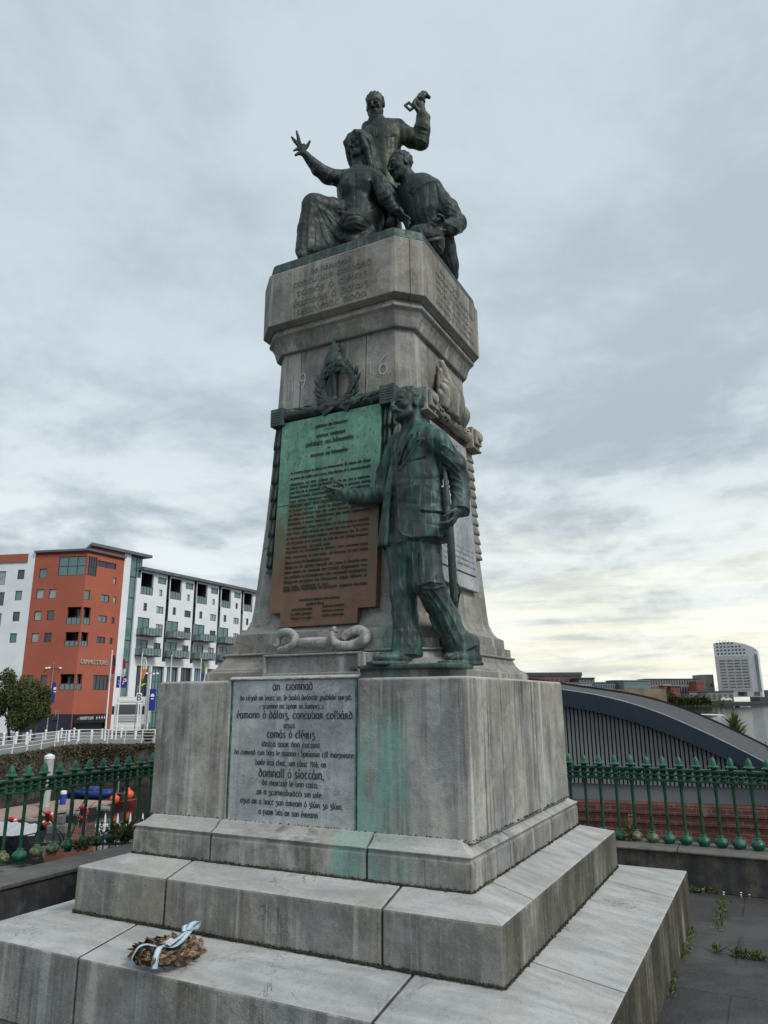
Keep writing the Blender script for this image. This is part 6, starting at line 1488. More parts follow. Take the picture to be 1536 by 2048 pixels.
def flagpole(px, py, top, label, cols, sag):
    T, P, h, D = pole('flagpole', label, 'flagpole', px, py, top, .05, WHT, 'white flagpoles on the promenade')
    bm = bmesh.new(); lathe(bm, [(.08, 0), (.065, h*.5), (.045, h), (.065, h+.04), (.03, h+.12)], 10, P); obj('pole', bm, WHT, T)
    if cols:
        rng = random.Random(px); bm = bmesh.new(); n = 10; L = 2.6; rows = []
        for i in range(n+1):
            z = h-.35-L*i/n; w = (.10+.24*sin(pi*min(1, i/n*.9+.1)))*sag
            rows.append([bm.verts.new(P+UP*z+RH*(.10+w*j/6)+FH*(.09*sin(j*2.1+i*.5))) for j in range(7)])
        for i in range(n):
            for j in range(6):
                f = bm.faces.new((rows[i][j], rows[i][j+1], rows[i+1][j+1], rows[i+1][j])); f.material_index = min(len(cols)-1, (i*len(cols))//n)
        obj('flag', bm, [plain('flag_cloth', c, .8) for c in cols], T, smooth=True)
flagpole(209, 1482, (228, 1303), 'tallest white flagpole with a limp dark flag, before the red wall', [(.03, .03, .06), (.35, .03, .05), (.3, .3, .3)], 1)
flagpole(231, 1480, (245, 1310), 'white flagpole with a limp red and white flag, before the glass tower', [(.4, .02, .04), (.6, .6, .6), (.4, .02, .04)], .9)
flagpole(272, 1474, (287, 1308), 'white flagpole with an orange flag, beside the white lorry', [(.55, .56, .55), (.7, .25, .05)], 1.6)
flagpole(333, 1470, (339, 1312), 'bare white flagpole partly hidden by the monument block', None, 1)
flagpole(394, 1470, (398, 1318), 'white flagpole with a purple flag, rising over the monument block', [(.1, .2, .08), (.10, .05, .35)], 1.3)
def sign_p():
    T, P, h, D = pole('parking_sign', 'dark blue square sign with a white letter P, in front of the glass tower', 'sign', 234, 1466, (236, 1352), .05, STL)
    bm = bmesh.new(); lathe(bm, [(.06, 0), (.05, h)], 8, P); obj('post', bm, STL, T)
    bm = bmesh.new(); obox(bm, P, RH, FH, UP, (-.6, -.10, h-1.5), (.7, -.06, h)); pn = obj('panel', bm, BLU, T)
    f = Fac(P-RH*.6-FH*.10, P+RH*.7-FH*.10, 0); text_mesh('lettering', ': P', f, .75, P[2]+h-.75, .8, WHT, pn, o=.006, ext=.01)
    T, P, h, D = pole('street_sign', 'small white sign with a black letter B and a yellow arrow above, on a post', 'sign', 268, 1474, (272, 1372), .05, STL)
    bm = bmesh.new(); lathe(bm, [(.05, 0), (.05, h)], 8, P); obj('post', bm, STL, T)
    bm = bmesh.new(); obox(bm, P, RH, FH, UP, (-.05, -.10, h-1.75), (.55, -.06, h-.75)); pn = obj('panel', bm, WHT, T); f = Fac(P-FH*.10, P+RH*.5-FH*.10, 0); text_mesh('lettering', 'B', f, .25, P[2]+h-1.25, .7, BLK, pn, o=.006, ext=.01)
    bm = bmesh.new(); prism(bm, [P+RH*a+UP*(h+b)-FH*.1 for a, b in ((-.1, -.15), (.5, .0), (.95, .28), (.6, .28), (.35, .12))], FH*.03); obj('arrow', bm, plain('yellow_sign', (.5, .6, .05), .5), T)
sign_p()
def lorry():
    P = standing(252, 1470); T = thing('white_lorry', 'white lorry cab seen from the front, parked before the glass shopfronts', 'lorry', P)
    f = Fac(P-RH*1.25, P+RH*1.25, P[2]); z = P[2]; W_ = 2.5
    ax, ay = nz(RH*.98+FH*.2), nz(FH*.98-RH*.2); o = P-ax*1.5; KS = 1.22
    def bx(name, lo, hi, mat, par=T, bev=.0):
        bm = bmesh.new(); obox(bm, o, ax*KS, ay*KS, UP*KS, lo, hi, 0); return obj(name, bm, mat, par, bevel=bev)
    body = plain('lorry_white', (.62, .62, .60), .35, var=.06)
    bx('cab', (0, 0, .55), (W_, 2.0, 3.0), body, bev=.14); bx('roof_fairing', (.1, .4, 3.0), (W_-.1, 2.0, 3.45), body, bev=.2)
    bx('windscreen', (.18, -.02, 1.9), (W_-.18, .02, 2.85), GLS, bev=.03); bx('grille', (.3, -.03, 1.2), (W_-.3, .02, 1.75), GREY, bev=.02); bx('bumper', (-.03, -.12, .35), (W_+.03, .05, .85), body, bev=.06)
    for i in range(3): bx('grille_bar', (.35, -.06, 1.28+.16*i), (W_-.35, -.035, 1.36+.16*i), body)
    for s in (.1, W_-.5): bx('headlight', (s, -.135, .5), (s+.4, -.11, .75), glass_mat('lamp_glass', (.5, .5, .5), .1))
    for s in (-.28, W_+.04): bx('mirror', (s, .1, 1.9), (s+.22, .22, 2.7), BLK, bev=.03)
    for s in (.0, W_-.34):
        bm = bmesh.new(); c = o+(ax*s+ay*1.0+UP*.5)*KS; tube(bm, [c, c+ax*.42], .6, 18); w = obj('wheel', bm, BLK, T); bm = bmesh.new(); tube(bm, [c-ax*.02, c+ax*.44], .32, 12); obj('rim', bm, STL, w)
    bx('load_box', (-.02, 2.2, .9), (W_+.02, 8.5, 3.6), body, bev=.03)
lorry()
def bollards():
    pts = [(6, 1488), (31, 1486), (52, 1487), (59, 1480), (90, 1479), (115, 1483), (122, 1475), (137, 1482), (147, 1474), (156, 1481), (182, 1481), (203, 1477), (223, 1477), (242, 1474), (270, 1478), (36, 1480), (-12, 1492)]
    near = ['beside the first tree trunk', 'between the leftmost trunks', 'near the lamp with the banner', 'behind its near neighbour', 'at the foot of the street lamp', 'by the corner of the red building', 'close to the dark shop base', 'in front of the shop front edge', 'just under the shop sign', 'below the bar sign lettering', 'before the middle of the shop front', 'next to the tallest flagpole', 'left of the lorry', 'under the lorry windscreen', 'right of the lorry bumper', 'behind the leftmost pair', 'at the picture edge']
    root = None
    for (x, y), nr in zip(pts, near):
        P = standing(x, y+2); lab = 'white round bollard on the promenade '+nr
        if root is None:
            bm = bmesh.new(); lathe(bm, [(.10, -.1), (.10, .86), (.12, .88), (.12, .95), (.10, .97), (.09, 1.02), (.02, 1.05)], 10, P); root = obj('bollard', bm, WHT, None, auto=40); tag(root, lab, 'bollard', 'white bollards along the promenade'); P0 = P
        else:
            o = root.copy(); COL.objects.link(o); o.location = Vector(P-P0); o['label'] = lab
bollards()
def quay_railing():
    T = thing('quay_railing', 'white tubular railing with curved posts along the far quay edge', 'railing', (*EDGE[3], -2))
    E = [e-OUT*.35 for e in EDGE[:7]]
    off = np.array([*OUT, 0])
    for z, o in ((1.18, .16), (.92, .20), (.66, .17), (.40, .10)):
        bm = bmesh.new(); tube(bm, [np.array([*e, -2+z])+off*o for e in E], .038 if z > 1 else .024, 6); obj('rail', bm, WHT, T)
    pos = [(x, 0) for x in (-60, -25, 23, 53, 82, 108, 129, 153, 181, 214, 249, 283, 318)]
    for x, _ in pos:
        # where the sight column crosses the edge line
        best = None
        for a, b in zip(E, E[1:]):
            for t in np.linspace(0, 1, 60):
                q = a*(1-t)+b*t; d = np.array([*q, -2])-CAMPOS; u = 768+FPX*(d@CR)/(d@CF)
                if best is None or abs(u-x) < best[0]: best = (abs(u-x), q)
        q = np.array([*best[1], -2.0]); bm = bmesh.new(); tube(bm, [q-UP*.05, q+UP*.35+off*.09, q+UP*.75+off*.19, q+UP*1.02+off*.20, q+UP*1.2+off*.14], [.045, .045, .045, .04, .035], 6); obj('post', bm, WHT, T)
quay_railing()
def tree(px, py, cx, cy, rx, ry, label, seed, n=13000):
    rng = random.Random(seed); P = standing(px, py); D = (P-CAMPOS)@FH; c = hp(cx, cy, D); s = D/1480; R = (rx*s, ry*s)
    T = thing('street_tree', label, 'tree', P, 'trees on the promenade')
    bm = bmesh.new(); fork = P*.45+c*.55; tube(bm, [P-UP*.1, P*.7+fork*.3+RH*.05, fork], [.17, .13, .10], 8)
    clumps = []
    for i in range(16):
        d = nz([rng.gauss(0, 1), rng.gauss(0, 1), rng.gauss(.1, .9)]); q = c+np.array([d[0]*R[0], d[1]*R[0], d[2]*R[1]])*rng.uniform(.3, .9); clumps.append((q, rng.uniform(.32, .55)))
        if i < 9: tube(bm, [fork, (fork+q)/2+UP*.1, q], [.07, .045, .02], 6)
    obj('trunk', bm, BARK, T)
    bm = bmesh.new(); pts = []
    for i in range(n):
        q, r = rng.choice(clumps); d = nz([rng.gauss(0, 1) for _ in range(3)])*(rng.random()**.45); pts.append(q+np.array([d[0]*R[0], d[1]*R[0], d[2]*R[1]*.85])*r)
    leaves(bm, pts, .19, rng, up=.2, asp=.7); obj('crown', bm, TREE, T)
tree(18, 1482, 12, 1406, 36, 54, 'dark green street tree at the far left before the white wall', 1)
tree(38, 1484, 48, 1406, 30, 54, 'middle street tree, green with a pointed top, before the red building', 2)
tree(66, 1480, 80, 1404, 26, 50, 'street tree turning reddish, next to the lamp with the blue banner', 3)
def planters():
    for (x, y, w, lab) in ((296, 1476, 12, 'low bushy planter shrub at the end of the quay railing by the monument block'), (110, 1438, 7, 'hanging basket of dark flowers on a bracket, under the blue banner')):
        P = standing(x, 1484) if y > 1460 else hp(x, y, 80); rng = random.Random(x); bm = bmesh.new(); pts = []
        T = thing('planter' if y > 1460 else 'hanging_basket', lab, 'planter', P)
        s = ((P-CAMPOS)@FH)/1480*w; c = P+UP*(.55 if y > 1460 else 0)
        lathe(bm, [(s*.5, -.55 if y > 1460 else -.3), (s*.8, -.05), (s*.75, 0)], 12, c); obj('tub', bm, BLK, T)
        bm = bmesh.new()
        for i in range(420): d = nz([rng.gauss(0, 1) for _ in range(3)])*rng.random()**.4; pts.append(c+np.array([d[0]*s, d[1]*s, abs(d[2])*s*.8-.05]))
        leaves(bm, pts, .16, rng); obj('leaves', bm, SCRUB, T)
        if y < 1460: bm = bmesh.new(); g = ground_z(P); tube(bm, [c*[1, 1, 0]+UP*g+RH*.3, c+UP*.9+RH*.3, c+UP*1.0, c+UP*.1], .035, 6); obj('bracket', bm, STL, T)
planters()
# ------------------------------------------------------------------ pontoon, boats and moorings
def pontoon():
    z = -4.65; q = [on(x, y, 'z', z) for x, y in ((-120, 1636), (130, 1598), (228, 1602), (215, 1606), (0, 1641), (-120, 1664))]
    T = thing('pontoon', 'floating pontoon with pinkish boarded deck moored across the water', 'pontoon', q[3])
    dk = plain('pinkish_deck_boards', (.34, .24, .20), .8, var=.2, scale=2, stretch=(1, 6, 1)); bm = bmesh.new(); prism(bm, q, (0, 0, -.12)); obj('deck', bm, dk, T)
    bm = bmesh.new(); prism(bm, [p*[1, 1, 0]+UP*(z-.13)+(np.mean(q, 0)-p)*[.02, .02, 0] for p in q], (0, 0, -.75)); obj('float', bm, plain('black_float', (.02, .02, .022), .6), T)
    a, b = q[4], q[3]
    for t in (.25, .62, .93):
        c = a*(1-t)+b*t; bm = bmesh.new(); tube(bm, [c-FH*.12-UP*.25-RH*.5, c-FH*.12-UP*.25+RH*.6], .16, 8); obj('fender', bm, plain('grey_fender', (.22, .22, .21), .7), T)
    ring_m = plain('red_lifebuoy', (.55, .035, .03), .5, var=.1)
    for px, py, lab in ((27, 1643, 'leftmost'), (100, 1629, 'middle'), (170, 1618, 'rightmost')):
        best = min(np.linspace(0, 1, 80), key=lambda t: abs((768+FPX*(((a*(1-t)+b*t)-CAMPOS)@CR)/(((a*(1-t)+b*t)-CAMPOS)@CF))-px)); c = a*(1-best)+b*best-FH*.30-UP*.28
        bm = bmesh.new(); tube(bm, [c+(RH*cos(t)+UP*sin(t))*.30 for t in np.linspace(0, 2*pi, 25)], .10, 8, cap=False)
        for k_ in range(4):
            t = pi/4+k_*pi/2; tube(bm, [c+(RH*cos(u_)+UP*sin(u_))*.30 for u_ in (t-.12, t, t+.12)], .106, 8, mi=1)
        tag(obj('lifebuoy', bm, [ring_m, WHT], None, smooth=True), f'red ring lifebuoy hung on the pontoon edge, {lab} of three', 'lifebuoy', 'lifebuoys on the pontoon')
    def pile(px, y0, y1, lab, r=.28):
        P = on(px, y0, 'z', -4.6); D = (P-CAMPOS)@FH; t = hp(px+4, y1, D)[2]; T = thing('mooring_pile', lab, 'pile', P*[1, 1, 0]+UP*-8, 'mooring piles by the pontoon')
        bm = bmesh.new(); lathe(bm, [(r, -8), (r, t-.2)], 14, P*[1, 1, 0]); obj('pile', bm, plain('pale_pile', (.36, .37, .36), .7, var=.2, scale=1.5), T, auto=40)
        bm = bmesh.new(); lathe(bm, [(r*1.08, t-.19), (r*1.08, t-.02), (r*.3, t+.1), (.01, t+.11)], 14, P*[1, 1, 0]); obj('cap', bm, WHT, T, auto=40)
    pile(89, 1612, 1511, 'tall pale mooring pile with white cap standing behind the pontoon')
    P = on(125, 1609, 'z', z); T = thing('mooring_post', 'short blue post with white top standing on the pontoon deck', 'post', P)
    bm = bmesh.new(); lathe(bm, [(.18, 0), (.18, .62)], 12, P); obj('post', bm, plain('blue_post', (.02, .05, .35), .4), T, auto=40); bm = bmesh.new(); lathe(bm, [(.19, .622), (.19, .78), (.1, .82)], 12, P); obj('cap', bm, WHT, T, auto=40)
    # blue inflatable boat beyond the pontoon
    c = on(188, 1598, 'z', -5.15); T = thing('inflatable_boat', 'dark blue inflatable boat moored behind the pontoon', 'boat', c); ax = nz(RH*.96-FH*.28)*.72; ay = np.array([-ax[1], ax[0], 0]); UPs = UP*.72
    tubm = plain('blue_boat_fabric', (.012, .03, .16), .45, var=.15)
    for s in (-1, 1): bm = bmesh.new(); tube(bm, [c-ax*2.2+ay*s*.85+UPs*.45, c+ax*1.0+ay*s*.9+UPs*.5, c+ax*1.9+ay*s*.5+UPs*.62, c+ax*2.3+UPs*.72], [.25, .27, .25, .22], 12); obj('side_tube', bm, tubm, T, smooth=True)
    bm = bmesh.new(); prism(bm, [c-ax*2.1+ay*.8+UP*.2, c+ax*1.2+ay*.8+UP*.2, c+ax*2.1+UP*.3, c+ax*1.2-ay*.8+UP*.2, c-ax*2.1-ay*.8+UP*.2], UP*.12); obj('floor', bm, BLK, T)
    bm = bmesh.new(); obox(bm, c-ax*.3, ax, ay, UPs, (-.9, -.75, .32), (.9, .75, 1.15)); obj('cover', bm, tubm, T, bevel=.25, seg=4)
    # orange buoys with the little workboat
    for px, py, r, lab in ((228, 1602, .32, 'orange mooring buoy, left of the two, pointed shape'), (256, 1592, .36, 'round orange mooring buoy, right of the two')):
        c = on(px, py+8, 'z', -5.0)+UP*.35; bm = bmesh.new(); lathe(bm, [(.02, -r), (r*.6, -r*.8), (r*.95, -r*.25), (r, .1), (r*.75, r*.6), (r*.3, r*.9), (.08, r*1.1), (.08, r*1.25)], 14, c); tag(obj('mooring_buoy', bm, plain('orange_buoy', (.75, .10, .04), .4, var=.08), None, smooth=True), lab, 'buoy')
    c = on(243, 1610, 'z', -5.15); SC = .55; T = thing('work_boat', 'small dark workboat with a white mast lamp beside the orange buoys', 'boat', c)
    bm = bmesh.new(); L = [(-1.2, .42, .3), (-.6, .5, .25), (.6, .45, .28), (1.2, .03, .4)]
    top = [c+RH*x+FH*y+UP*z_ for x, y, z_ in L]+[c+RH*x-FH*y+UP*z_ for x, y, z_ in L[::-1]]; bot = [c+RH*x*.85+FH*y*.5-UP*.3 for x, y, z_ in L]+[c+RH*x*.85-FH*y*.5-UP*.3 for x, y, z_ in L[::-1]]
    tv, bv = [bm.verts.new(p) for p in top], [bm.verts.new(p) for p in bot]; n = len(tv)
    for i in range(n): bm.faces.new((bv[i], bv[(i+1) % n], tv[(i+1) % n], tv[i]))
    bm.faces.new(tv); bm.faces.new(bv[::-1]); obj('hull', bm, plain('dark_red_hull', (.12, .02, .02), .5), T)
    bm = bmesh.new(); tube(bm, [c+UP*.3-RH*.3, c+UP*2.3-RH*.3], .035, 6); obj('mast', bm, STL, T); bm = bmesh.new(); lathe(bm, [(.02, -.16), (.16, -.07), (.16, .08), (.03, .16)], 10, c+UP*1.75-RH*.3-FH*.1); obj('mast_lamp', bm, WHT, T, smooth=True)
    bm = bmesh.new(); obox(bm, c, RH, FH, UP, (-.5, -.3, .25), (.05, .3, .75)); obj('wheelhouse', bm, BLK, T, bevel=.05)
    # silver-covered motorboat nearer on the left
    c = on(16, 1690, 'z', -5.15); T = thing('covered_boat', 'motorboat under a ribbed silver cover at the lower left, near the railing', 'boat', c); ax = nz(RH*.9-FH*.35); ay = np.array([-ax[1], ax[0], 0])
    bm = bmesh.new(); L = [(-3, .9, .55), (.6, 1.0, .55), (1.7, .7, .65), (2.3, .05, .8)]
    top = [c+ax*x+ay*y+UP*z_ for x, y, z_ in L]+[c+ax*x-ay*y+UP*z_ for x, y, z_ in L[::-1]]; bot = [c+ax*x*.9+ay*y*.6-UP*.25 for x, y, z_ in L]+[c+ax*x*.9-ay*y*.6-UP*.25 for x, y, z_ in L[::-1]]
    tv, bv = [bm.verts.new(p) for p in top], [bm.verts.new(p) for p in bot]; n = len(tv)
    for i in range(n): bm.faces.new((bv[i], bv[(i+1) % n], tv[(i+1) % n], tv[i]))
    bm.faces.new(tv); bm.faces.new(bv[::-1]); obj('hull', bm, plain('dark_navy_hull', (.03, .03, .045), .3), T)
    bm = bmesh.new(); rows = []
    for i in range(25):
        x = -2.9+4.9*i/24; y = float(np.interp(x, [-3, .6, 1.7, 2.3], [.9, 1.0, .7, .1]))*.98; rid = .05 if i % 3 == 0 else 0
        rows.append([bm.verts.new(c+ax*x+ay*y*k_+UP*(.6+(.40+rid)*(1-k_*k_))) for k_ in (-1, -.6, -.2, .2, .6, 1)])
    for p, q_ in zip(rows, rows[1:]):
        for j in range(5): bm.faces.new((p[j], p[j+1], q_[j+1], q_[j]))
    obj('cover', bm, plain('silver_boat_cover', (.42, .43, .45), .4, var=.1), T)
    bm = bmesh.new(); g = on(118, 1662, 'z', -5.15); obox(bm, g, RH, FH, UP, (-.55, -.4, -.1), (.55, .4, .35)); obox(bm, g, RH, FH, UP, (-.2, -.2, .351), (.25, .2, .8)); tag(obj('raft', bm, plain('grey_raft', (.12, .13, .13), .6), None, bevel=.06), 'small grey work raft with a box on it, floating before the pontoon', 'raft')
pontoon()
def white_tip_fence():
    D = 11.5; a, b = hp(196, 1660, D), hp(300, 1660, D); d = nz((b-a)*[1, 1, 0]); n = np.array([-d[1], d[0], 0]); p0 = np.array([a[0], a[1], 0]); zt = hp(236, 1626, D)[2]
    T = thing('slipway_fence', 'dark iron fence with white fleur-de-lis tips, outside the left railing', 'fence', (a[0], a[1], zt-1.3)); st = (hp(209, 1640, D)-hp(196.5, 1640, D))@d
    for z in (zt-.42, zt-1.2): bm = bmesh.new(); obox(bm, p0+UP*z, d, n, UP, (-1.0, -.012, -.02), (1.6, .012, .02)); obj('rail', bm, BLK, T)
    root = None
    for i in range(10):
        c = p0+d*(i*st)
        if root is None:
            bm = bmesh.new(); lathe(bm, [(.011, zt-1.3), (.011, zt-.25)], 6, c); root = obj('bar', bm, BLK, T); c0 = c
            bm = bmesh.new(); lathe(bm, [(.014, zt-.26), (.030, zt-.25), (.030, zt-.22), (.014, zt-.21), (.016, zt-.12), (.012, zt-.05), (.002, zt)], 8, c)
            for s in (-1, 1): tube(bm, [c+UP*(zt-.20), c+UP*(zt-.15)+d*s*.03, c+UP*(zt-.16)+d*s*.045, c+UP*(zt-.19)+d*s*.045], [.011, .010, .008, .004], 6)
            tip = obj('fleur_tip', bm, WHT, root)
        else:
            o = root.copy(); COL.objects.link(o); o.location = Vector(root.location)+Vector(c-c0); e = tip.copy(); COL.objects.link(e); e.parent = o
    bm = bmesh.new(); obox(bm, p0+UP*(zt-1.31), d, n, UP, (-1.2, -.25, -6.5), (1.8, .25, 0)); tag(obj('slipway_wall', bm, DKST), 'dark masonry wall carrying the white-tipped fence', 'wall')
white_tip_fence()
# ------------------------------------------------------------------ boathouse with arched roof, brick wall
def brick_mat():
    m, k, b = newmat('old_red_brick'); tc = k.n('ShaderNodeTexCoord').outputs['UV']
    br = k.n('ShaderNodeTexBrick'); k.set(br.inputs['Vector'], tc); br.inputs['Scale'].default_value = 1; br.inputs['Brick Width'].default_value = .235; br.inputs['Row Height'].default_value = .078; br.inputs['Mortar Size'].default_value = .007
    br.inputs['Color1'].default_value = (.115, .034, .026, 1); br.inputs['Color2'].default_value = (.185, .052, .038, 1); br.inputs['Mortar'].default_value = (.16, .14, .13, 1); br.inputs['Bias'].default_value = -.1
    p = k.n('ShaderNodeNewGeometry').outputs['Position']; n = k.noise(p, 2.6, 7, .65); c = k.mix(k.math('MULTIPLY', k.ramp(n, .42, .62), .7), br.outputs[0], (.075, .032, .026)); c = k.mix(k.math('MULTIPLY', k.ramp(k.noise(k.vadd(p, (2, 2, 2)), 5, 6, .7), .58, .70), .6), c, (.28, .20, .18))
    k.set(b.inputs['Base Color'], c); b.inputs['Roughness'].default_value = .9; bump(k, b, k.math('ADD', k.math('MULTIPLY', br.outputs['Fac'], -1.2), k.noise(p, 40, 4)), .5, .01); return m
def boathouse():
    zb = -.2; a, b = on(1146, 1603, 'z', zb), on(1536, 1618, 'z', zb); d = nz((b-a)*[1, 1, 0]); F = Fac(a-d*3, b+d*5, zb)
    bk = plain
    W_ = thing('brick_wall', 'old red brick wall with stepped top course behind the right railing', 'wall', F.pt(3, -3, 0))
    def uvbox(name, lo, hi, par):
        bm = bmesh.new(); F.bx(bm, lo[0], hi[0], lo[2], hi[2], lo[1], hi[1]); o = obj(name, bm, BM, par); uvl = o.data.uv_layers.new()
        for lp in o.data.loops:
            q = np.array(o.data.vertices[lp.vertex_index].co[:]); uvl.data[lp.index].uv = ((q-F.p)@F.u, q[2])
        return o
    BM = brick_mat(); uvbox('wall', (0, -.5, -7), (F.L, -.06, zb-.32), W_); uvbox('corbel', (0, -.5, zb-.319), (F.L, -.03, zb-.16), W_); uvbox('coping_course', (0, -.5, zb-.159), (F.L, 0, zb), W_)
    T = thing('boathouse', 'grey ribbed boathouse with dark blue arched roof edge by the river', 'building', F.pt(3, -3, -1))
    G = Fac(F.pt(0, 0, -.35), F.pt(F.L, 0, -.35), zb); fac = Fac(F.pt(0, 0, -.12), F.pt(F.L, 0, -.12), zb)
    zp = G.uv(1330, 1571)[1]
    bm = bmesh.new(); G.bx(bm, .0, F.L, zb+.004, zp, -.2, .0); obj('plinth', bm, plain('grey_panel', (.15, .17, .19), .45, var=.06, scale=1), T)
    # roof arch read off the fascia: outer edge and inner edge
    out = [fac.uv(x, y) for x, y in ((940, 1352), (1120, 1378), (1200, 1390), (1290, 1414), (1370, 1446), (1440, 1479), (1500, 1508), (1560, 1541), (1610, 1570))]
    inn = [fac.uv(x, y) for x, y in ((940, 1375), (1122, 1411), (1200, 1425), (1290, 1450), (1370, 1482), (1440, 1513), (1500, 1540), (1545, 1562), (1575, 1578))]
    us = np.linspace(out[0][0], out[-1][0], 40); zo = np.interp(us, [p[0] for p in out], [p[1] for p in out]); zi = np.interp(us, [p[0] for p in inn], [p[1] for p in inn]); zi = np.minimum(zi, zo-.05)
    ks = np.ones(5)/5; pad = lambda z: np.convolve(np.concatenate([[2*z[0]-z[2], 2*z[0]-z[1]], z, [2*z[-1]-z[-2], 2*z[-1]-z[-3]]]), ks, 'valid'); zo, zi = pad(zo), pad(zi)
    CONC0 = plain('pale_flashing', (.42, .43, .44), .5); NAVY = plain('navy_metal_edge', (.011, .024, .044), .4, var=.08, scale=.8, spec=.5); 
    def strip(name, rows, mat, smooth=False):
        bm = bmesh.new(); vs = [[bm.verts.new(p) for p in r] for r in rows]
        for p, q in zip(vs, vs[1:]):
            for j in range(len(p)-1): bm.faces.new((p[j], p[j+1], q[j+1], q[j]))
        return obj(name, bm, mat, T, smooth=smooth)
    n = len(us); R_ = lambda o, z: [fac.pt(u, zz, o) for u, zz in zip(us, z)]
    strip('roof_fascia', [R_(.0, zi), R_(.0, zo)], NAVY); strip('soffit', [R_(0, zi), R_(-.3, zi)], NAVY)
    strip('roof_flashing', [R_(.004, zo-.006), R_(.004, zo+.008), R_(-.06, zo+.010)], CONC0)
    dep = 3.7; EX = nz([.015, 1, 0])
    m, k, b = newmat('seamed_zinc_roof'); p = k.n('ShaderNodeNewGeometry').outputs['Position']; uvn = k.n('ShaderNodeTexCoord').outputs['UV']; sp = k.n('ShaderNodeSeparateXYZ'); k.set(sp.inputs[0], uvn)
    se = k.math('FRACT', k.math('MULTIPLY', sp.outputs[1], 4.0)); ln = k.ramp(k.math('ABSOLUTE', k.math('SUBTRACT', se, .5)), .40, .5); n_ = k.noise(k.vmul(p, (2, 6, 2)), 1.2, 7, .6)
    k.set(b.inputs['Base Color'], k.mix(k.math('MULTIPLY', ln, .6), k.mix(k.ramp(n_, .3, .7), (.050, .052, .057), (.085, .087, .093)), (.03, .03, .034))); b.inputs['Roughness'].default_value = .7; b.inputs['Specular IOR Level'].default_value = .2; bump(k, b, ln, .4, .03)
    bm = bmesh.new(); uvl = bm.loops.layers.uv.new(); rows = [[bm.verts.new(fac.pt(u, zz, -.065)+EX*o) for u, zz in zip(us, zo+.004)] for o in np.linspace(0, dep, 10)]
    for i in range(9):
        for j in range(n-1):
            f = bm.faces.new((rows[i][j], rows[i][j+1], rows[i+1][j+1], rows[i+1][j]))
            for lp, (s_, t) in zip(f.loops, ((i, j), (i, j+1), (i+1, j+1), (i+1, j))): lp[uvl].uv = (us[t]-us[0], dep*s_/9)
    obj('roof', bm, m, T, smooth=True); strip('back_edge', [[p+EX*dep for p in R_(-.065, zo+.05)], [p+EX*dep for p in R_(-.065, zo-.4)]], BLK)
    bm = bmesh.new()
    # ribbed cladding filling the gable
    u = us[0]; w = .072; CL = plain('grey_ribbed_cladding', (.19, .195, .205), .5, var=.06, scale=.7)
    while u < us[-1]-.1:
        z1 = float(np.interp(u, us, zi))+.02
        if z1 > zp+.03: G.bx(bm, u, u+w*.64, zp+.001, z1, -.03, .045)
        u += w
    obj('ribbed_cladding', bm, CL, T); bm = bmesh.new()
    q = [G.pt(uu, max(zz+.02, zp), -.035) for uu, zz in zip(us, zi)]; prism(bm, [G.pt(us[0], zp, -.035)]+q[:-1]+[G.pt(us[-2], zp, -.035)], -G.n*.05); obj('back_sheet', bm, plain('dark_back_sheet', (.065, .068, .074), .7), T)
    return F
BF = boathouse()
bm = bmesh.new(); F = BF; prism(bm, [F.pt(1.5, -1.6, -.55), F.pt(F.L+30, -1.6, -.55), F.pt(F.L+30, -1.6, -7.5), F.pt(1.5, -1.6, -7.5)], UP*-6); tag(obj('quay_ground', bm, plain('quay_earth', (.08, .08, .07), .9)), kind='structure')
bm = bmesh.new(); us_ = np.linspace(0, 26, 14); rows = [[bm.verts.new(F.pt(F.L-5.9+u, h+.12*sin(u*1.3+o), o)) for u in us_] for o, h in ((-1.2, -.2), (-2.4, .35), (-5.2, .25), (-7.4, -1.7))]
for p, q in zip(rows, rows[1:]):
    for j in range(13): bm.faces.new((p[j], p[j+1], q[j+1], q[j]))
tag(obj('grass_bank', bm, GRASS), kind='structure')
rg = random.Random(2); bm = bmesh.new(); leaves(bm, [F.pt(F.L-5.9+rg.uniform(.2, 12), 0, 0)*[1, 1, 0]+(-F.n)*(rg.uniform(1.6, 5))+UP*rg.uniform(.22, .45) for _ in range(2600)], .22, rg, up=1.4, asp=.12); tag(obj('grass', bm, WEED), kind='stuff')
def cordyline():
    P = hp(1473, 1478, 21.5); P[2] = -1.3; top = hp(1473, 1430, 21.5)[2]; rng = random.Random(6); T = thing('spiky_plant', 'tall spiky green plant on the river bank behind the boathouse roof', 'plant', P)
    bm = bmesh.new(); tube(bm, [P, P*[1, 1, 0]+UP*(top-1.0)], [.07, .05], 6); obj('stem', bm, BARK, T); bm = bmesh.new()
    for i in range(240):
        z = rng.uniform(-1.0, -.25); a = rng.uniform(0, 2*pi); el = rng.uniform(.5, 1.45); d = np.array([cos(a)*cos(el), sin(a)*cos(el), sin(el)]); o = P*[1, 1, 0]+UP*(top+z); L = rng.uniform(.32, .55); s = nz(np.cross(d, UP))*.022
        V = [bm.verts.new(q) for q in (o-s, o+s, o+d*L*.6+s*.8-UP*.01, o+d*L-UP*.05, o+d*L*.6-s*.8-UP*.01)]; bm.faces.new(V)
    obj('leaves', bm, foliage_mat('spiky_leaf', ((.05, .10, .02), (.09, .15, .03), (.13, .14, .05))), T)
cordyline()
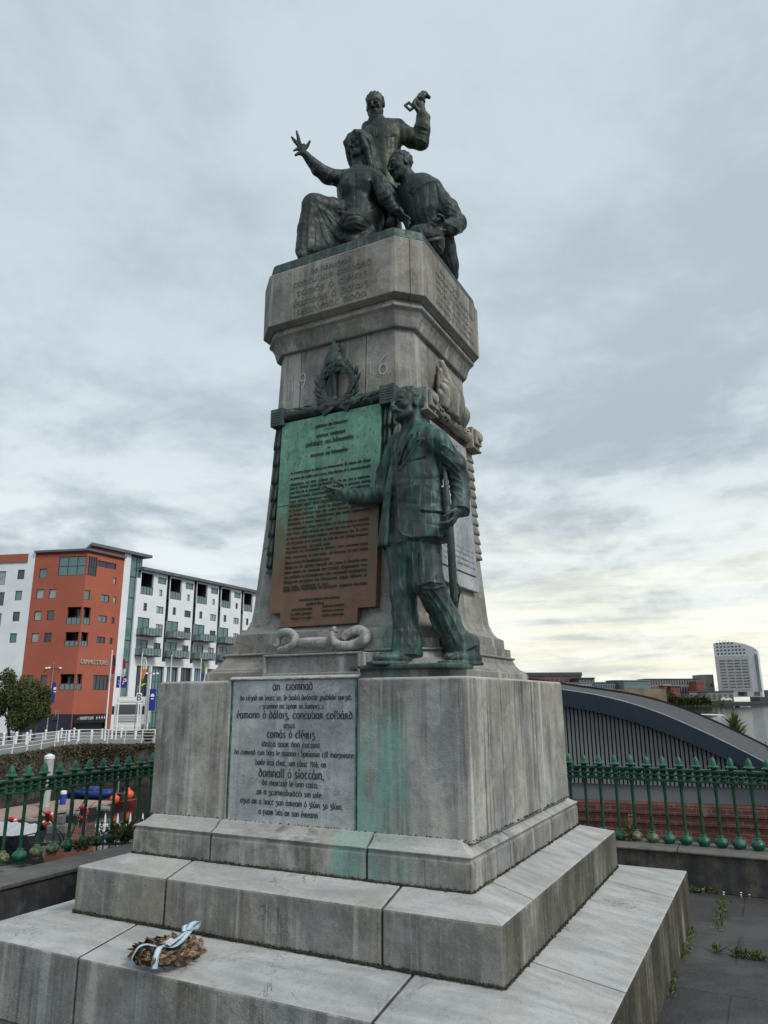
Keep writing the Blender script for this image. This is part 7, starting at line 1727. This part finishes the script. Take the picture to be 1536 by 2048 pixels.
# ------------------------------------------------------------------ far bank of the river
def far_block(name, label, cat, px0, px1, ytop, ybot, D, dep, wmat, rmat=None, rows=0, cols=0, wsz=(.5, .45), glass=None, roof_h=.0, group='buildings along the far bank'):
    a, b = hp(px0, 1398, D), hp(px1, 1398, D); f = Fac(a, b, -4); z0 = max(-5, hp((px0+px1)/2, ybot, D)[2]); z1 = hp((px0+px1)/2, ytop, D)[2]
    T = thing(name, label, cat, f.pt(f.L/2, z0), group); bm = bmesh.new(); f.bx(bm, 0, f.L, z0, z1, -dep, 0); obj('wall', bm, wmat, T)
    if rmat: bm = bmesh.new(); f.bx(bm, -.6, f.L+.6, z1+.02, z1+max(.8, roof_h), -dep-.4, .6); obj('roof', bm, rmat, T)
    cw, rh = (f.L/cols if cols else 0), ((z1-z0)/rows if rows else 0)
    root = None
    for i in range(cols):
        for j in range(rows):
            if root is None:
                bm = bmesh.new(); f.bx(bm, cw*(.5-wsz[0]/2), cw*(.5+wsz[0]/2), z0+rh*(.5-wsz[1]/2), z0+rh*(.5+wsz[1]/2), .02, .12); root = obj('window', bm, glass or GLS, T)
            else: o = root.copy(); COL.objects.link(o); o.location = Vector(root.location)+Vector(f.u*cw*i+UP*rh*j)
    return f, T, z0, z1
BRN = plain('brown_brick', (.16, .09, .07), .9, var=.2, scale=.05); TAN = plain('tan_stone', (.20, .16, .11), .9, var=.35, scale=.08); OFFW = plain('offwhite_render', (.42, .42, .39), .8, var=.1, scale=.05); TEAL = plain('teal_cladding', (.15, .22, .23), .6, var=.1, scale=.05); SLT = plain('slate_roof', (.06, .068, .075), .6); RBR = plain('red_brick', (.24, .07, .05), .9, var=.15, scale=.05); CONC = plain('grey_concrete', (.22, .21, .21), .8, var=.06, scale=.05)
far_block('office_building', 'long dark-roofed brick office on the far bank, just right of the monument block', 'building', 1040, 1166, 1352, 1392, 640, 30, BRN, SLT, 2, 14, roof_h=3)
far_block('office_building', 'dark glazed upper storey block above the white houses on the far bank', 'building', 1160, 1192, 1357, 1392, 620, 20, SLT, SLT, 3, 5, glass=TEAL)
far_block('terraced_house', 'low white houses on the far bank below the dark glazed block', 'building', 1136, 1186, 1367, 1394, 600, 12, OFFW, CONC, 2, 9)
far_block('warehouse', 'pale green low warehouse with stepped roofs, left part of the far quay', 'building', 1192, 1232, 1366, 1394, 660, 20, TEAL, SLT, 2, 8)
far_block('warehouse', 'taller pale warehouse with grey roof at the middle of the far quay', 'building', 1228, 1256, 1362, 1394, 670, 20, CONC, SLT, 2, 5)
far_block('office_building', 'blue-green glazed office in the middle of the far quay', 'building', 1250, 1302, 1362, 1394, 650, 20, TEAL, CONC, 3, 9, (.7, .5), GLG)
far_block('apartment_building', 'long flat block with rows of upright fins, left of the white tower', 'building', 1298, 1402, 1359, 1396, 660, 24, CONC, SLT, 3, 20, (.45, .7), GLS)
far_block('brick_house', 'red brick gable end between the long block and the grey annex', 'building', 1396, 1412, 1362, 1394, 640, 16, RBR, None, 3, 3)
far_block('brick_house', 'small red house beside the white one on the far quay', 'building', 1344, 1362, 1374, 1398, 600, 12, RBR, SLT, 2, 2)
far_block('brick_house', 'red house with pale gable at the end of the stone quay wall', 'building', 1330, 1343, 1371, 1398, 605, 12, RBR, OFFW, 2, 2)
far_block('stone_wall', 'long tan stone retaining wall on the far bank above the boathouse roof', 'wall', 1120, 1334, 1378, 1404, 590, 4, TAN)
far_block('service_annex', 'plain grey box annex on the left side of the white tower', 'building', 1411, 1432, 1349, 1392, 690, 24, CONC, None, 1, 1, (.7, .12))
far_block('podium_building', 'low grey pavilion with slanting roof at the foot of the white tower', 'building', 1380, 1468, 1384, 1404, 640, 20, CONC, SLT, 1, 8, (.6, .5))
far_block('podium_building', 'dark low building at the right edge beyond the white tower', 'building', 1521, 1600, 1380, 1404, 700, 20, SLT, None)
def hotel():
    D = 670; f = Fac(hp(1439, 1398, 682), hp(1526, 1398, 663), -4); z0 = hp(1480, 1394, D)[2]; uv = lambda x, y: f.uv(x, y)
    T = thing('hotel_tower', 'tall white tower with a curved sloping top and rows of windows on the far bank', 'building', f.pt(f.L/2, z0))
    zt = uv(1428, 1287)[1]; L0 = 0.; L1 = f.L
    top = [(0, zt), (L1*.25, zt+1.0), (L1*.5, zt+.6), (L1*.75, zt-1.6), (L1*.9, zt-4.2), (L1, zt-7.0)]
    bm = bmesh.new(); prism(bm, [f.pt(0, z0), f.pt(L1, z0)]+[f.pt(u, v) for u, v in top[::-1]], -f.n*16); obj('wall', bm, plain('white_cladding', (.60, .62, .64), .6, var=.04, scale=.02), T)
    zs = uv(1480, 1311)[1]; bm = bmesh.new(); f.bx(bm, L1*.0+.3, L1*.80, z0+6, zs, .01, .45); obj('grey_panel', bm, plain('grey_stone_cladding', (.50, .49, .49), .7, var=.04, scale=.02), T)
    r0 = None; rh = (zs-z0-9)/10.5
    for i in range(10):
        for j, (a, b) in enumerate(((.10, .24), (.28, .42), (.45, .59), (.62, .77))):
            if r0 is None: bm = bmesh.new(); f.bx(bm, L1*a, L1*b, z0+8, z0+9.2, .46, .6); r0 = obj('window', bm, plain('grey_window_band', (.15, .16, .17), .3, var=.5, scale=.3), T)
            else: o = r0.copy(); COL.objects.link(o); o.location = Vector(r0.location)+Vector(f.u*L1*(a-.10)+UP*rh*i)
    r1 = None
    for i in range(4):
        for j in range(8 if i < 2 else (7 if i == 2 else 5)):
            if r1 is None: bm = bmesh.new(); f.bx(bm, L1*.07, L1*.07+1.7, zs+1.3, zs+2.8, .02, .15); r1 = obj('window', bm, GLS, T)
            else: o = r1.copy(); COL.objects.link(o); o.location = Vector(r1.location)+Vector(f.u*L1*.088*j+UP*3.1*i)
    bm = bmesh.new(); f.bx(bm, L1*.93, L1+.2, z0+5, zt-11, -3, .3); obj('glass_corner', bm, GLG, T)
    for a, b in ((.15, .33), (.45, .66), (.82, .95)): bm = bmesh.new(); f.bx(bm, L1*a, L1*b, z0+1, z0+4.5, .02, .2); obj('entrance_window', bm, GLS, T)
    for i in range(5): bm = bmesh.new(); p = f.pt(L1*(.08+.07*i), zt+.4, -3); tube(bm, [p, p+UP*(2+i % 2)], .18, 5); obj('roof_mast', bm, GREY, T)
hotel()
def far_shore():
    D = 640; bm = bmesh.new(); a, b = hp(1000, 1401, D), hp(1900, 1401, D); f = Fac(a, b, -7); f.bx(bm, -300, f.L, -8, -3.9, -900, 12); tag(obj('far_bank', bm, QW), kind='structure')
    bm = bmesh.new(); f.bx(bm, (hp(1330, 1401, D)-f.p)@f.u, (hp(1455, 1401, D)-f.p)@f.u, -3.88, -1.0, 2, 10); o = obj('hedge_bank', bm, GRASS); tag(o, 'strip of green hedge along the far quay left of the bridge', 'hedge')
    D2 = 560; a, b = hp(1448, 1401, D2), hp(1700, 1401, D2); g = Fac(a, b, -7); T = thing('river_bridge', 'flat dark bridge deck on stone piers crossing in front of the white tower', 'bridge', g.pt(0, -7))
    bm = bmesh.new(); g.bx(bm, 0, g.L, -4.6, -2.6, -8, 0); obj('deck', bm, plain('dark_bridge_deck', (.05, .045, .06), .8), T); bm = bmesh.new(); g.bx(bm, 0, g.L, -2.55, -1.4, -.4, 0); obj('parapet', bm, plain('mossy_parapet', (.07, .09, .07), .9), T)
    for x in (1484, 1580): bm = bmesh.new(); u = (hp(x, 1401, D2)-g.p)@g.u; g.bx(bm, u-2.6, u+2.6, -8, -4.6, -7, .8); obj('pier', bm, CONC, T)
    for px, py, lab in ((1453, 1395, 'white car on the far quay before the grey pavilion'),):
        P = hp(px, py, 636); P[2] = -3.5+0; c = np.array([P[0], P[1], -1.0]); T = thing('parked_car', lab, 'car', c)
        bm = bmesh.new(); prism(bm, [c+RH*x+UP*z for x, z in ((-4.4, .3), (-4.4, 1.6), (-3, 1.9), (-1.5, 3.1), (1.6, 3.1), (3, 1.9), (4.4, 1.6), (4.4, .3))], FH*3.4); obj('body', bm, WHT, T); bm = bmesh.new(); prism(bm, [c+RH*x+UP*z-FH*.05 for x, z in ((-2.4, 2.0), (-1.3, 2.9), (1.4, 2.9), (2.3, 2.0))], FH*.04); obj('side_window', bm, GLS, T)
        for s in (-2.6, 2.6): bm = bmesh.new(); tube(bm, [c+RH*s+UP*.4-FH*.1, c+RH*s+UP*.4+FH*.3], .7, 10); obj('wheel', bm, BLK, T)
    rng = random.Random(4); bm = bmesh.new(); pts = []
    for i in range(2600): x = rng.uniform(1322, 1420); P = hp(x, 1400, 600); pts.append((P[0], P[1], -3.6+abs(rng.gauss(0, 2.2))*(1.6 if x < 1350 else 1)))
    leaves(bm, pts, 2.0, rng, asp=.8); tag(obj('far_bushes', bm, FOL), kind='stuff')
    # wake of a boat on the river
    a = on(1395, 1428, 'z', -5.17); b = on(1452, 1431, 'z', -5.17); bm = bmesh.new(); d = nz(b-a); n = np.array([-d[1], d[0], 0]); L = np.linalg.norm(b-a)
    prism(bm, [a-n*4, a+d*L*.6-n*3, b, a+d*L*.6+n*4, a+n*6], UP*-.02); tag(obj('foam', bm, plain('white_foam', (.6, .62, .6), .8)), kind='stuff')
far_shore()
